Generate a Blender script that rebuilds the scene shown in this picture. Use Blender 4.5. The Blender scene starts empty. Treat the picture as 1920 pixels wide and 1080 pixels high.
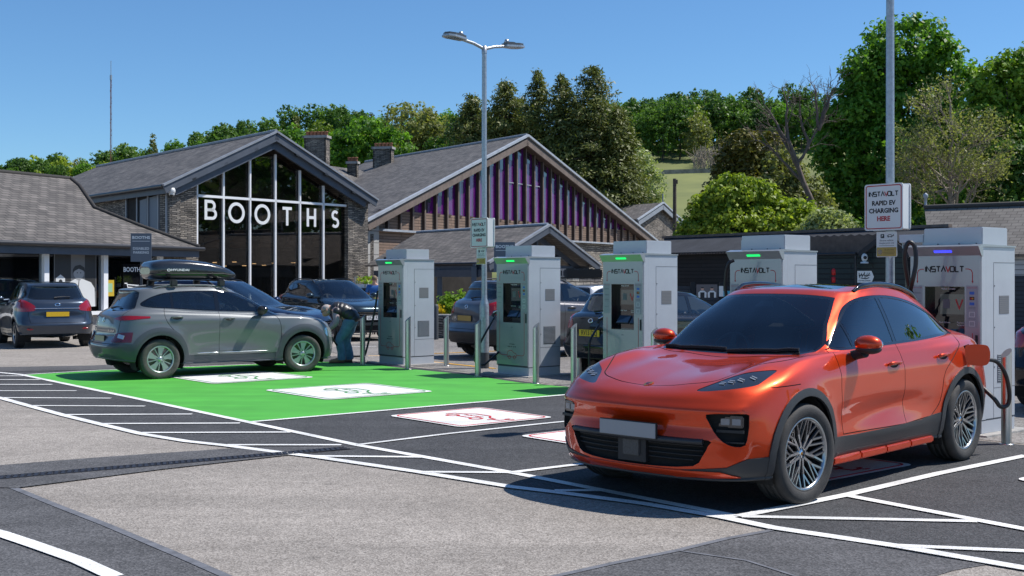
import bpy, bmesh, math, random
import numpy as np
from mathutils import Vector, Matrix, noise
from mathutils.bvhtree import BVHTree
random.seed(7)
R = math.radians
scene = bpy.context.scene
COL = scene.collection

# ------------------------------------------------------------------ camera, light, exposure
CH = 1.7            # camera height
FP = 2200.0         # focal length in pixels of a 1920 wide picture
HY = 520.0          # horizon row
cam_d = bpy.data.cameras.new('camera')
cam_d.sensor_width = 36.0
cam_d.lens = 36.0*FP/1920.0
cam_d.shift_y = -(540.0-HY)/1920.0
cam_d.clip_end = 3000.0
cam = bpy.data.objects.new('camera', cam_d)
cam.location = (0, 0, CH)
cam.rotation_euler = (R(90), 0, 0)
COL.objects.link(cam)
scene.camera = cam

SUN_EL = R(56)
SUN_H = Vector((0.975, 0.20))
SUN_H.normalize()
sun_dir = Vector((SUN_H.x*math.cos(SUN_EL), SUN_H.y*math.cos(SUN_EL), math.sin(SUN_EL)))
world = bpy.data.worlds.new('World')
scene.world = world
world.use_nodes = True
wn = world.node_tree
for n in list(wn.nodes): wn.nodes.remove(n)
wo = wn.nodes.new('ShaderNodeOutputWorld')
wb = wn.nodes.new('ShaderNodeBackground')
ws = wn.nodes.new('ShaderNodeTexSky')
ws.sky_type = 'NISHITA'
ws.sun_disc = False
ws.sun_elevation = SUN_EL
ws.sun_rotation = math.atan2(SUN_H.x, SUN_H.y)
ws.altitude = 100
ws.air_density = 1.0
ws.dust_density = 0.0
ws.ozone_density = 8.0
wb.inputs['Strength'].default_value = 0.105
wt = wn.nodes.new('ShaderNodeVectorMath'); wt.operation = 'MULTIPLY'; wt.inputs[1].default_value = (0.76, 0.93, 1.0)
wn.links.new(ws.outputs[0], wt.inputs[0]); wn.links.new(wt.outputs[0], wb.inputs[0])
wn.links.new(wb.outputs[0], wo.inputs[0])
sl = bpy.data.lights.new('sun', 'SUN')
sl.energy = 4.5
sl.angle = R(0.55)
sl.color = (1.0, 0.955, 0.90)
so = bpy.data.objects.new('sun', sl)
so.rotation_euler = sun_dir.to_track_quat('Z', 'Y').to_euler()
so.location = (20, 5, 30)
COL.objects.link(so)
scene.view_settings.view_transform = 'Standard'
scene.view_settings.look = 'None'
scene.view_settings.exposure = 0.32
scene.view_settings.gamma = 1.0

# ------------------------------------------------------------------ placing helpers
def G(px, py, z=0.0):
    """ground point seen at a pixel of the 1920x1080 photograph"""
    Y = FP*(CH-z)/(py-HY)
    return Vector(((px-960.0)/FP*Y, Y, z))
def P(px, py, Y):
    return Vector(((px-960.0)/FP*Y, Y, CH+(HY-py)/FP*Y))
def on_line(px, P0, d):
    """point on a vertical plane (through P0 along d) under pixel column px"""
    k = (px-960.0)/FP
    t = (k*P0[1]-P0[0])/(d[0]-k*d[1])
    return Vector((P0[0]+d[0]*t, P0[1]+d[1]*t, 0))
def on_plane(px, py, P0, d):
    v = on_line(px, P0, d)
    v.z = CH+(HY-py)/FP*v.y
    return v

# ------------------------------------------------------------------ materials
MATS = {}
def mat(name, col=(0.5, 0.5, 0.5), rough=0.6, metal=0.0, coat=0.0, spec=0.5, var=0.0, vscale=4.0,
        bump=0.0, bscale=40.0, emit=None, estr=0.0, flake=0.0, detail=4.0, coat_rough=0.03, stretch=None, hue=None):
    if name in MATS: return MATS[name]
    m = bpy.data.materials.new(name); m.use_nodes = True
    nt = m.node_tree; N = nt.nodes; L = nt.links
    b = N['Principled BSDF']
    b.inputs['Base Color'].default_value = (*col, 1)
    b.inputs['Roughness'].default_value = rough
    b.inputs['Metallic'].default_value = metal
    b.inputs['Coat Weight'].default_value = coat
    b.inputs['Coat Roughness'].default_value = coat_rough
    b.inputs['Specular IOR Level'].default_value = spec
    if emit:
        b.inputs['Emission Color'].default_value = (*emit, 1)
        b.inputs['Emission Strength'].default_value = estr
    tc = None
    if var > 0 or bump > 0:
        tc = N.new('ShaderNodeTexCoord')
        mp = N.new('ShaderNodeMapping')
        L.new(tc.outputs['Object'], mp.inputs[0])
        if stretch: mp.inputs['Scale'].default_value = stretch
    if var > 0:
        nz = N.new('ShaderNodeTexNoise'); nz.inputs['Scale'].default_value = vscale
        nz.inputs['Detail'].default_value = detail; nz.inputs['Roughness'].default_value = 0.65
        L.new(mp.outputs[0], nz.inputs['Vector'])
        rp = N.new('ShaderNodeValToRGB')
        rp.color_ramp.elements[0].position = 0.3; rp.color_ramp.elements[1].position = 0.7
        c0 = [max(0, c*(1-var)) for c in col]; c1 = [min(1, c*(1+var)) for c in col]
        if hue: c1 = [min(1, c1[i]*hue[i]) for i in range(3)]
        rp.color_ramp.elements[0].color = (*c0, 1); rp.color_ramp.elements[1].color = (*c1, 1)
        L.new(nz.outputs[0], rp.inputs[0]); L.new(rp.outputs[0], b.inputs['Base Color'])
    if bump > 0:
        n2 = N.new('ShaderNodeTexNoise'); n2.inputs['Scale'].default_value = bscale; n2.inputs['Detail'].default_value = 3
        L.new(mp.outputs[0], n2.inputs['Vector'])
        bp = N.new('ShaderNodeBump'); bp.inputs['Strength'].default_value = bump; bp.inputs['Distance'].default_value = 0.02
        L.new(n2.outputs[0], bp.inputs['Height']); L.new(bp.outputs[0], b.inputs['Normal'])
    MATS[name] = m
    return m

def mat_ground(name, base, spk_lo, spk_hi, scale=90, patch=0.12, pscale=0.6, rough=0.9, crack=0.0, streak=None):
    """aggregate surface: small stones, broad worn patches"""
    if name in MATS: return MATS[name]
    m = bpy.data.materials.new(name); m.use_nodes = True
    nt = m.node_tree; N = nt.nodes; L = nt.links; b = N['Principled BSDF']
    b.inputs['Roughness'].default_value = rough; b.inputs['Specular IOR Level'].default_value = 0.3
    g = N.new('ShaderNodeNewGeometry')
    v = N.new('ShaderNodeTexVoronoi'); v.inputs['Scale'].default_value = scale
    L.new(g.outputs['Position'], v.inputs['Vector'])
    r = N.new('ShaderNodeValToRGB'); e = r.color_ramp.elements
    e[0].position = 0.05; e[0].color = (*spk_lo, 1); e[1].position = 0.95; e[1].color = (*spk_hi, 1)
    mid = e.new(0.5); mid.color = (*base, 1)
    sp = N.new('ShaderNodeSeparateColor'); L.new(v.outputs['Color'], sp.inputs[0]); L.new(sp.outputs[0], r.inputs[0])
    nz = N.new('ShaderNodeTexNoise'); nz.inputs['Scale'].default_value = pscale; nz.inputs['Detail'].default_value = 8
    nz.inputs['Roughness'].default_value = 0.6
    L.new(g.outputs['Position'], nz.inputs['Vector'])
    mr = N.new('ShaderNodeMapRange'); mr.inputs[1].default_value = 0.3; mr.inputs[2].default_value = 0.7
    mr.inputs[3].default_value = 1-patch; mr.inputs[4].default_value = 1+patch
    L.new(nz.outputs[0], mr.inputs[0])
    n3 = N.new('ShaderNodeTexNoise'); n3.inputs['Scale'].default_value = 7.0; n3.inputs['Detail'].default_value = 6
    L.new(g.outputs['Position'], n3.inputs['Vector'])
    m3 = N.new('ShaderNodeMapRange'); m3.inputs[1].default_value = 0.3; m3.inputs[2].default_value = 0.7
    m3.inputs[3].default_value = 0.9; m3.inputs[4].default_value = 1.1
    L.new(n3.outputs[0], m3.inputs[0])
    mu = N.new('ShaderNodeMath'); mu.operation = 'MULTIPLY'
    L.new(mr.outputs[0], mu.inputs[0]); L.new(m3.outputs[0], mu.inputs[1])
    # sparse dark spots (oil, gum)
    v2 = N.new('ShaderNodeTexVoronoi'); v2.inputs['Scale'].default_value = 1.3; L.new(g.outputs['Position'], v2.inputs['Vector'])
    m4 = N.new('ShaderNodeMapRange'); m4.inputs[1].default_value = 0.03; m4.inputs[2].default_value = 0.09
    m4.inputs[3].default_value = 0.7; m4.inputs[4].default_value = 1.0
    L.new(v2.outputs['Distance'], m4.inputs[0])
    mu2 = N.new('ShaderNodeMath'); mu2.operation = 'MULTIPLY'
    L.new(mu.outputs[0], mu2.inputs[0]); L.new(m4.outputs[0], mu2.inputs[1])
    mp = N.new('ShaderNodeMapping'); mp.inputs['Rotation'].default_value = (0, 0, R(-40)); mp.inputs['Scale'].default_value = (.22, 1.9, 1)
    L.new(g.outputs['Position'], mp.inputs[0])
    n5 = N.new('ShaderNodeTexNoise'); n5.inputs['Scale'].default_value = 1.0; n5.inputs['Detail'].default_value = 5; L.new(mp.outputs[0], n5.inputs['Vector'])
    m5 = N.new('ShaderNodeMapRange'); m5.inputs[1].default_value = .35; m5.inputs[2].default_value = .65; m5.inputs[3].default_value = .90; m5.inputs[4].default_value = 1.07
    L.new(n5.outputs[0], m5.inputs[0]); mu3 = N.new('ShaderNodeMath'); mu3.operation = 'MULTIPLY'; L.new(mu2.outputs[0], mu3.inputs[0]); L.new(m5.outputs[0], mu3.inputs[1]); mu2 = mu3
    vm = N.new('ShaderNodeVectorMath'); vm.operation = 'SCALE'
    L.new(r.outputs[0], vm.inputs[0]); L.new(mu2.outputs[0], vm.inputs['Scale'])
    L.new(vm.outputs[0], b.inputs['Base Color'])
    bp = N.new('ShaderNodeBump'); bp.inputs['Strength'].default_value = 0.55; bp.inputs['Distance'].default_value = 0.006
    L.new(v.outputs['Distance'], bp.inputs['Height']); L.new(bp.outputs[0], b.inputs['Normal'])
    MATS[name] = m
    return m

def mat_paint(name, col, wear=0.35, under=(0.05, 0.05, 0.052), scale=60, thr=0.62, rough=0.7, vary=0.12):
    """road paint, worn through in specks"""
    if name in MATS: return MATS[name]
    m = bpy.data.materials.new(name); m.use_nodes = True
    nt = m.node_tree; N = nt.nodes; L = nt.links; b = N['Principled BSDF']
    b.inputs['Roughness'].default_value = rough
    g = N.new('ShaderNodeNewGeometry')
    nz = N.new('ShaderNodeTexNoise'); nz.inputs['Scale'].default_value = scale; nz.inputs['Detail'].default_value = 5
    nz.inputs['Roughness'].default_value = 0.7
    L.new(g.outputs['Position'], nz.inputs['Vector'])
    mr = N.new('ShaderNodeMapRange'); mr.inputs[1].default_value = thr; mr.inputs[2].default_value = thr+0.08
    mr.inputs[3].default_value = 0; mr.inputs[4].default_value = wear
    L.new(nz.outputs[0], mr.inputs[0])
    n2 = N.new('ShaderNodeTexNoise'); n2.inputs['Scale'].default_value = 1.7; n2.inputs['Detail'].default_value = 7
    L.new(g.outputs['Position'], n2.inputs['Vector'])
    m2 = N.new('ShaderNodeMapRange'); m2.inputs[1].default_value = 0.3; m2.inputs[2].default_value = 0.7
    m2.inputs[3].default_value = 1-vary; m2.inputs[4].default_value = 1+vary
    L.new(n2.outputs[0], m2.inputs[0])
    cc = N.new('ShaderNodeVectorMath'); cc.operation = 'SCALE'; cc.inputs[0].default_value = col
    mp = N.new('ShaderNodeMapping'); mp.inputs['Rotation'].default_value = (0, 0, R(-40)); mp.inputs['Scale'].default_value = (.3, 3.2, 1)
    L.new(g.outputs['Position'], mp.inputs[0])
    n5 = N.new('ShaderNodeTexNoise'); n5.inputs['Scale'].default_value = 1.0; n5.inputs['Detail'].default_value = 6; L.new(mp.outputs[0], n5.inputs['Vector'])
    m5 = N.new('ShaderNodeMapRange'); m5.inputs[1].default_value = .35; m5.inputs[2].default_value = .62; m5.inputs[3].default_value = .86; m5.inputs[4].default_value = 1.05
    L.new(n5.outputs[0], m5.inputs[0]); mu3 = N.new('ShaderNodeMath'); mu3.operation = 'MULTIPLY'; L.new(m2.outputs[0], mu3.inputs[0]); L.new(m5.outputs[0], mu3.inputs[1])
    L.new(mu3.outputs[0], cc.inputs['Scale'])
    mx = N.new('ShaderNodeMix'); mx.data_type = 'RGBA'
    L.new(mr.outputs[0], mx.inputs[0]); L.new(cc.outputs[0], mx.inputs[6]); mx.inputs[7].default_value = (*under, 1)
    L.new(mx.outputs[2], b.inputs['Base Color'])
    v = N.new('ShaderNodeTexVoronoi'); v.inputs['Scale'].default_value = 110; L.new(g.outputs['Position'], v.inputs['Vector'])
    bp = N.new('ShaderNodeBump'); bp.inputs['Strength'].default_value = 0.3; bp.inputs['Distance'].default_value = 0.004
    L.new(v.outputs['Distance'], bp.inputs['Height']); L.new(bp.outputs[0], b.inputs['Normal'])
    MATS[name] = m
    return m

def mat_brick(name, c1, c2, mortar, sx=1.0, bw=0.45, bh=0.25, msize=0.02, rough=0.85, bump=0.6, offset=0.5, uv=True, noisec=0.35, distort=0.0):
    """coursed units (slates, stone, boards) on UV coordinates in metres"""
    if name in MATS: return MATS[name]
    m = bpy.data.materials.new(name); m.use_nodes = True
    nt = m.node_tree; N = nt.nodes; L = nt.links; b = N['Principled BSDF']
    b.inputs['Roughness'].default_value = rough
    tc = N.new('ShaderNodeTexCoord')
    vec = tc.outputs['UV']
    if distort > 0:
        nd = N.new('ShaderNodeTexNoise'); nd.inputs['Scale'].default_value = 2.2; nd.inputs['Detail'].default_value = 3
        L.new(vec, nd.inputs['Vector'])
        ad = N.new('ShaderNodeMix'); ad.data_type = 'VECTOR'; ad.blend_type = 'MIX' if hasattr(ad, 'blend_type') else 'MIX'
        sb = N.new('ShaderNodeVectorMath'); sb.operation = 'SUBTRACT'; sb.inputs[1].default_value = (0.5, 0.5, 0.5)
        L.new(nd.outputs['Color'], sb.inputs[0])
        sc = N.new('ShaderNodeVectorMath'); sc.operation = 'SCALE'; sc.inputs['Scale'].default_value = distort
        L.new(sb.outputs[0], sc.inputs[0])
        a2 = N.new('ShaderNodeVectorMath'); a2.operation = 'ADD'
        L.new(vec, a2.inputs[0]); L.new(sc.outputs[0], a2.inputs[1]); vec = a2.outputs[0]
        N.remove(ad)
    br = N.new('ShaderNodeTexBrick'); br.offset = offset
    br.inputs['Color1'].default_value = (*c1, 1); br.inputs['Color2'].default_value = (*c2, 1)
    br.inputs['Mortar'].default_value = (*mortar, 1); br.inputs['Scale'].default_value = sx
    br.inputs['Mortar Size'].default_value = msize; br.inputs['Brick Width'].default_value = bw; br.inputs['Row Height'].default_value = bh
    br.inputs['Bias'].default_value = 0.0; br.inputs['Mortar Smooth'].default_value = 0.1
    L.new(vec, br.inputs['Vector'])
    nz = N.new('ShaderNodeTexNoise'); nz.inputs['Scale'].default_value = 1.1; nz.inputs['Detail'].default_value = 9
    nz.inputs['Roughness'].default_value = 0.7
    L.new(tc.outputs['UV'], nz.inputs['Vector'])
    mr = N.new('ShaderNodeMapRange'); mr.inputs[1].default_value = 0.25; mr.inputs[2].default_value = 0.75
    mr.inputs[3].default_value = 1-noisec; mr.inputs[4].default_value = 1+noisec
    L.new(nz.outputs[0], mr.inputs[0])
    vm = N.new('ShaderNodeVectorMath'); vm.operation = 'SCALE'
    L.new(br.outputs['Color'], vm.inputs[0]); L.new(mr.outputs[0], vm.inputs['Scale']); L.new(vm.outputs[0], b.inputs['Base Color'])
    bp = N.new('ShaderNodeBump'); bp.inputs['Strength'].default_value = bump; bp.inputs['Distance'].default_value = 0.03
    sp = N.new('ShaderNodeSeparateColor'); L.new(vm.outputs[0], sp.inputs[0])
    L.new(br.outputs['Fac'], bp.inputs['Height']); bp.invert = True
    L.new(bp.outputs[0], b.inputs['Normal'])
    MATS[name] = m
    return m

def mat_glass(name, tint=(0.06, 0.07, 0.08), trans=0.35, rough=0.0, refl=1.6):
    """thin pane: see-through tinted, fresnel mirror on top"""
    if name in MATS: return MATS[name]
    m = bpy.data.materials.new(name); m.use_nodes = True
    nt = m.node_tree; N = nt.nodes; L = nt.links
    for n in list(N): N.remove(n)
    o = N.new('ShaderNodeOutputMaterial'); t = N.new('ShaderNodeBsdfTransparent'); g = N.new('ShaderNodeBsdfGlossy')
    d = N.new('ShaderNodeBsdfDiffuse'); d.inputs[0].default_value = (0.012, 0.014, 0.015, 1)
    t.inputs[0].default_value = (*[c for c in tint], 1); g.inputs['Roughness'].default_value = rough
    g.inputs[0].default_value = (0.95, 0.97, 1, 1)
    f = N.new('ShaderNodeFresnel'); f.inputs[0].default_value = 1.52
    m1 = N.new('ShaderNodeMixShader'); m1.inputs[0].default_value = trans
    L.new(d.outputs[0], m1.inputs[1]); L.new(t.outputs[0], m1.inputs[2])
    m2 = N.new('ShaderNodeMixShader')
    ma = N.new('ShaderNodeMath'); ma.operation = 'MULTIPLY_ADD'; ma.inputs[1].default_value = refl; ma.inputs[2].default_value = 0.01; ma.use_clamp = True
    L.new(f.outputs[0], ma.inputs[0])
    L.new(ma.outputs[0], m2.inputs[0]); L.new(m1.outputs[0], m2.inputs[1]); L.new(g.outputs[0], m2.inputs[2])
    L.new(m2.outputs[0], o.inputs[0])
    MATS[name] = m
    return m

# ------------------------------------------------------------------ object helpers
def tag(o, label=None, cat=None, group=None, kind=None):
    if label: o['label'] = label
    if cat: o['category'] = cat
    if group: o['group'] = group
    if kind: o['kind'] = kind
    return o
def thing(name, label, cat, loc=(0, 0, 0), rz=0.0, group=None):
    o = bpy.data.objects.new(name, None); COL.objects.link(o)
    o.empty_display_size = 0.2
    o.location = loc; o.rotation_euler = (0, 0, rz)
    return tag(o, label, cat, group)
def copy_tree(o, parent=None, **kw):
    c = o.copy(); COL.objects.link(c); c.parent = parent
    for ch in list(o.children): copy_tree(ch, c)
    return c

class MB:
    """collects shapes (each with its own material) and links them as one mesh object"""
    def __init__(self, M=None):
        self.v = []; self.f = []; self.m = []; self.s = []; self.uv = {}; self.mats = []; self.M = M or Matrix.Identity(4); self.cur = 0
    def mat(self, m):
        if m not in self.mats: self.mats.append(m)
        self.cur = self.mats.index(m); return self
    def add(self, verts, faces, smooth=False, M=None, uvs=None):
        b = len(self.v); T = self.M @ M if M is not None else self.M
        self.v.extend(tuple(T @ Vector(v)) for v in verts)
        for k, f in enumerate(faces):
            if uvs is not None: self.uv[len(self.f)] = uvs[k]
            self.f.append(tuple(b+i for i in f)); self.m.append(self.cur); self.s.append(smooth)
        return self
    def box(self, x0, x1, y0, y1, z0, z1, M=None, ch=0.0):
        if ch <= 0:
            vs = [(x0,y0,z0),(x1,y0,z0),(x1,y1,z0),(x0,y1,z0),(x0,y0,z1),(x1,y0,z1),(x1,y1,z1),(x0,y1,z1)]
            return self.add(vs, [(0,3,2,1),(4,5,6,7),(0,1,5,4),(1,2,6,5),(2,3,7,6),(3,0,4,7)], M=M)
        bm = bmesh.new(); bmesh.ops.create_cube(bm, size=1)
        for v in bm.verts: v.co = Vector((x0+(v.co.x+.5)*(x1-x0), y0+(v.co.y+.5)*(y1-y0), z0+(v.co.z+.5)*(z1-z0)))
        bmesh.ops.bevel(bm, geom=bm.edges[:]+bm.verts[:], offset=ch, segments=2, affect='EDGES')
        self.bm(bm, M=M, smooth=False); return self
    def bm(self, bm, M=None, smooth=False):
        bm.verts.ensure_lookup_table(); bm.verts.index_update()
        self.add([v.co[:] for v in bm.verts], [[v.index for v in f.verts] for f in bm.faces], smooth, M); bm.free(); return self
    def prism(self, poly, d, M=None, z0=0.0):
        """polygon in xy, thickness d along z"""
        n = len(poly)
        vs = [(p[0], p[1], z0) for p in poly]+[(p[0], p[1], z0+d) for p in poly]
        fs = [tuple(range(n-1, -1, -1)), tuple(range(n, 2*n))]+[(i, (i+1) % n, (i+1) % n+n, i+n) for i in range(n)]
        return self.add(vs, fs, M=M)
    def slab(self, pts, th, n=None):
        """3d planar polygon with thickness th along -normal; uv in metres along first edge"""
        pts = [Vector(p) for p in pts]
        nn = Vector((0, 0, 0))
        for i in range(len(pts)): nn += pts[i].cross(pts[(i+1) % len(pts)])
        nn.normalize()
        if n is not None and nn.dot(Vector(n)) < 0: pts.reverse(); nn = -nn
        k = len(pts); e = Vector((0, 0, 1)).cross(nn)
        if e.length < 1e-3: e = Vector((1, 0, 0))
        e.normalize(); w = nn.cross(e)
        uv = [(p.dot(e), p.dot(w)) for p in pts]
        vs = pts+[p-nn*th for p in pts]
        fs = [tuple(range(k)), tuple(range(2*k-1, k-1, -1))]+[(i, i+k, (i+1) % k+k, (i+1) % k) for i in range(k)]
        uvs = [uv, uv[::-1]]
        for i in range(k):
            q = [vs[i], vs[i+k], vs[(i+1) % k+k], vs[(i+1) % k]]; fn = (q[1]-q[0]).cross(q[3]-q[0])
            if fn.length < 1e-9: uvs.append([(0, 0)]*4); continue
            fn.normalize(); e2 = Vector((0, 0, 1)).cross(fn)
            if e2.length < 1e-3: e2 = Vector((1, 0, 0))
            e2.normalize(); w2 = fn.cross(e2); uvs.append([(p.dot(e2), p.dot(w2)) for p in q])
        return self.add(vs, fs, uvs=uvs)
    def wall(self, a, b, z0, z1, th=0.3, top=None):
        """upright wall from a to b (outside on the right hand side walking a->b); top: list of (t,z)"""
        a = Vector((a[0], a[1], 0)); b = Vector((b[0], b[1], 0))
        pts = [Vector((a.x, a.y, z0)), Vector((b.x, b.y, z0))]
        if top: pts += [Vector((*(a+(b-a)*t).xy, z)) for t, z in sorted(top, reverse=True)]
        else: pts += [Vector((b.x, b.y, z1)), Vector((a.x, a.y, z1))]
        d = (b-a).normalized()
        return self.slab(pts, th, n=(d.y, -d.x, 0))
    def beam(self, a, b, w, h, up=(0, 0, 1)):
        """bar of width w (sideways) and height h (along up) from a to b"""
        a = Vector(a); b = Vector(b); d = (b-a).normalized(); u = Vector(up); s = d.cross(u)
        if s.length < 1e-4: u = Vector((0, 1, 0)); s = d.cross(u)
        s.normalize(); u = s.cross(d)
        vs = []
        for p in (a, b):
            for i, j in ((-1, -1), (1, -1), (1, 1), (-1, 1)): vs.append(p+s*(i*w/2)+u*(j*h/2))
        return self.add(vs, [(0, 1, 2, 3), (7, 6, 5, 4), (0, 4, 5, 1), (1, 5, 6, 2), (2, 6, 7, 3), (3, 7, 4, 0)])
    def tube(self, pts, r, n=10, cap=True, M=None, smooth=True, flat=None):
        pts = [Vector(p) for p in pts]; k = len(pts)
        rr = r if hasattr(r, '__len__') else [r]*k
        vs = []; prev = None
        for i, p in enumerate(pts):
            d = (pts[min(i+1, k-1)]-pts[max(i-1, 0)])
            if d.length < 1e-9: d = Vector((0, 0, 1))
            d.normalize()
            if prev is None:
                s = d.cross(Vector((0, 0, 1)))
                if s.length < 1e-3: s = d.cross(Vector((0, 1, 0)))
            else: s = prev-d*prev.dot(d)
            s.normalize(); prev = s; t = d.cross(s)
            for j in range(n):
                a = 2*math.pi*j/n
                vs.append(p+(s*math.cos(a)+t*math.sin(a)*(flat or 1.0))*rr[i])
        fs = [(i*n+j, i*n+(j+1) % n, (i+1)*n+(j+1) % n, (i+1)*n+j) for i in range(k-1) for j in range(n)]
        self.add(vs, fs, smooth, M)
        if cap:
            self.add(vs[:n], [tuple(range(n-1, -1, -1))], False, M); self.add(vs[-n:], [tuple(range(n))], False, M)
        return self
    def lathe(self, prof, n=24, M=None, smooth=True, arc=None):
        """profile [(r,z)] about z"""
        k = len(prof); vs = []
        for r, z in prof:
            for j in range(n):
                a = 2*math.pi*j/n; vs.append((r*math.cos(a), r*math.sin(a), z))
        fs = [(i*n+j, i*n+(j+1) % n, (i+1)*n+(j+1) % n, (i+1)*n+j) for i in range(k-1) for j in range(n)]
        self.add(vs, fs, smooth, M); return self
    def ball(self, c, r, M=None, n=12, sc=(1, 1, 1)):
        prof = [(math.sin(math.pi*i/n)*r+1e-5, -math.cos(math.pi*i/n)*r) for i in range(n+1)]
        T = Matrix.Translation(c) @ Matrix.Diagonal((*sc, 1))
        return self.lathe(prof, n*2, (M @ T) if M is not None else T)
    def text(self, s, size, M, ext=0.001, align='CENTER', sx=1.0, bold=0.0):
        cu = bpy.data.curves.new('t', 'FONT'); cu.body = s; cu.size = size; cu.align_x = align; cu.align_y = 'CENTER'
        cu.extrude = ext; cu.offset = bold; cu.resolution_u = 2
        ob = bpy.data.objects.new('t', cu)
        me = bpy.data.meshes.new_from_object(ob)
        T = M @ Matrix.Diagonal((sx, 1, 1, 1))
        self.add([v.co[:] for v in me.vertices], [tuple(p.vertices) for p in me.polygons], M=T)
        bpy.data.objects.remove(ob); bpy.data.curves.remove(cu); bpy.data.meshes.remove(me)
        return self
    def strokes(self, lines, w, M, d=0.002):
        """polylines in xy drawn as mitred bands of width w"""
        for ln in lines:
            cl = len(ln) > 2 and ln[0] == ln[-1]
            p = [Vector(q) for q in ln]
            if cl: p = p[:-1]
            n = len(p); Lf = []; Rt = []
            for i in range(n):
                a = p[(i-1) % n] if (cl or i > 0) else None; c = p[(i+1) % n] if (cl or i < n-1) else None
                d1 = (p[i]-a).normalized() if a is not None else None; d2 = (c-p[i]).normalized() if c is not None else None
                if d1 is None: d1 = d2
                if d2 is None: d2 = d1
                t = (d1+d2)
                if t.length < 1e-6: t = d1
                t.normalize(); nn = Vector((-t.y, t.x)); k = min(2.2, 1/max(0.2, abs(nn.dot(Vector((-d1.y, d1.x))))))
                Lf.append(p[i]+nn*w/2*k); Rt.append(p[i]-nn*w/2*k)
            for i in range(n if cl else n-1):
                j = (i+1) % n
                self.prism([Rt[i], Rt[j], Lf[j], Lf[i]], d, M)
        return self
    def build(self, name, m=None, parent=None, label=None, autosmooth=None, bevel=0.0):
        me = bpy.data.meshes.new(name)
        if m is not None and not self.mats: self.mats = [m]
        me.from_pydata(self.v, [], self.f)
        for k in self.mats: me.materials.append(k)
        me.polygons.foreach_set('material_index', self.m)
        me.polygons.foreach_set('use_smooth', self.s)
        if self.uv:
            ul = me.uv_layers.new(name='UVMap'); data = np.zeros(len(me.loops)*2)
            for p in me.polygons:
                u = self.uv.get(p.index)
                if u is None: continue
                for q, li in enumerate(p.loop_indices):
                    data[li*2] = u[q][0]; data[li*2+1] = u[q][1]
            ul.data.foreach_set('uv', data)
        me.update()
        o = bpy.data.objects.new(name, me); COL.objects.link(o)
        if parent: o.parent = parent
        if label: o['label'] = label
        if bevel > 0:
            md = o.modifiers.new('bevel', 'BEVEL'); md.width = bevel; md.segments = 2; md.limit_method = 'ANGLE'; md.angle_limit = R(50)
        return o
def frame(o, x, y, z=None):
    """matrix with local x, y axes and origin"""
    x = Vector(x).normalized(); y = Vector(y).normalized(); z = x.cross(y)
    M = Matrix((x, y, z)).transposed().to_4x4(); M.translation = Vector(o); return M
def crom(pts, n=6, closed=False):
    pts = [Vector(p) for p in pts]; k = len(pts); out = []
    for i in range(k if closed else k-1):
        if closed: a, b, c, d = pts[i-1], pts[i], pts[(i+1) % k], pts[(i+2) % k]
        else: b, c = pts[i], pts[i+1]; a = pts[i-1] if i > 0 else b*2-c; d = pts[i+2] if i+2 < k else c*2-b
        for j in range(n):
            t = j/n
            out.append(0.5*((2*b)+(c-a)*t+(2*a-5*b+4*c-d)*t*t+(3*b-a-3*c+d)*t**3))
    if not closed: out.append(pts[-1])
    return out

# ------------------------------------------------------------------ ground
RV = Vector((0.646, -0.763, 0))   # along the row of bays, towards the camera
BV = Vector((0.763, 0.646, 0))    # along a bay, towards the chargers
m_agg = mat_ground('aggregate_tarmac', (0.282, 0.255, 0.226), (0.185, 0.165, 0.145), (0.385, 0.352, 0.315), scale=90, patch=0.13)
m_asph = mat_ground('new_asphalt', (0.056, 0.057, 0.060), (0.034, 0.035, 0.037), (0.092, 0.093, 0.097), scale=95, patch=0.16, pscale=0.9)
m_asph2 = mat_ground('worn_asphalt', (0.092, 0.092, 0.095), (0.060, 0.060, 0.062), (0.135, 0.134, 0.138), scale=80, patch=0.2, pscale=1.1)
m_road = mat_ground('old_road', (0.20, 0.188, 0.176), (0.13, 0.12, 0.112), (0.28, 0.265, 0.25), scale=50, patch=0.25, pscale=0.5)
m_white = mat_paint('white_paint', (0.76, 0.76, 0.74), wear=0.6, thr=0.56)
m_green = mat_paint('green_paint', (0.070, 0.375, 0.040), wear=0.25, thr=0.66, under=(0.03, 0.2, 0.03), vary=0.10)
m_yellow = mat_paint('yellow_paint', (0.70, 0.36, 0.02), wear=0.7, thr=0.56)
m_redp = mat_paint('red_paint', (0.55, 0.03, 0.035), wear=0.5, thr=0.6)
m_greenp = mat_paint('green_symbol_paint', (0.04, 0.26, 0.06), wear=0.5, thr=0.6)

def sheet(name, polys, m, z, th=0.004):
    b = MB(); b.mat(m)
    for k_, pl in enumerate(polys):
        pts = [Vector((p[0], p[1], z+k_*.00006)) for p in pl]
        a = sum((pts[i].x*pts[(i+1) % len(pts)].y-pts[(i+1) % len(pts)].x*pts[i].y) for i in range(len(pts)))
        if a < 0: pts.reverse()
        b.add(pts, [tuple(range(len(pts)))])
    o = b.build(name); tag(o, kind='structure')
    bm = bmesh.new(); bm.from_mesh(o.data); bmesh.ops.triangulate(bm, faces=bm.faces); bm.to_mesh(o.data); bm.free()
    return o
GP = lambda L: [G(*p) for p in L]
def line(pts, w):
    """band polygon(s) along ground points"""
    out = []
    pts = [Vector((p[0], p[1])) for p in pts]
    n = len(pts); Lf = []; Rt = []
    for i in range(n):
        d = (pts[min(i+1, n-1)]-pts[max(i-1, 0)]).normalized(); q = Vector((-d.y, d.x))*w/2
        Lf.append(pts[i]+q); Rt.append(pts[i]-q)
    for i in range(n-1): out.append([Rt[i], Rt[i+1], Lf[i+1], Lf[i]])
    return out

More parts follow.
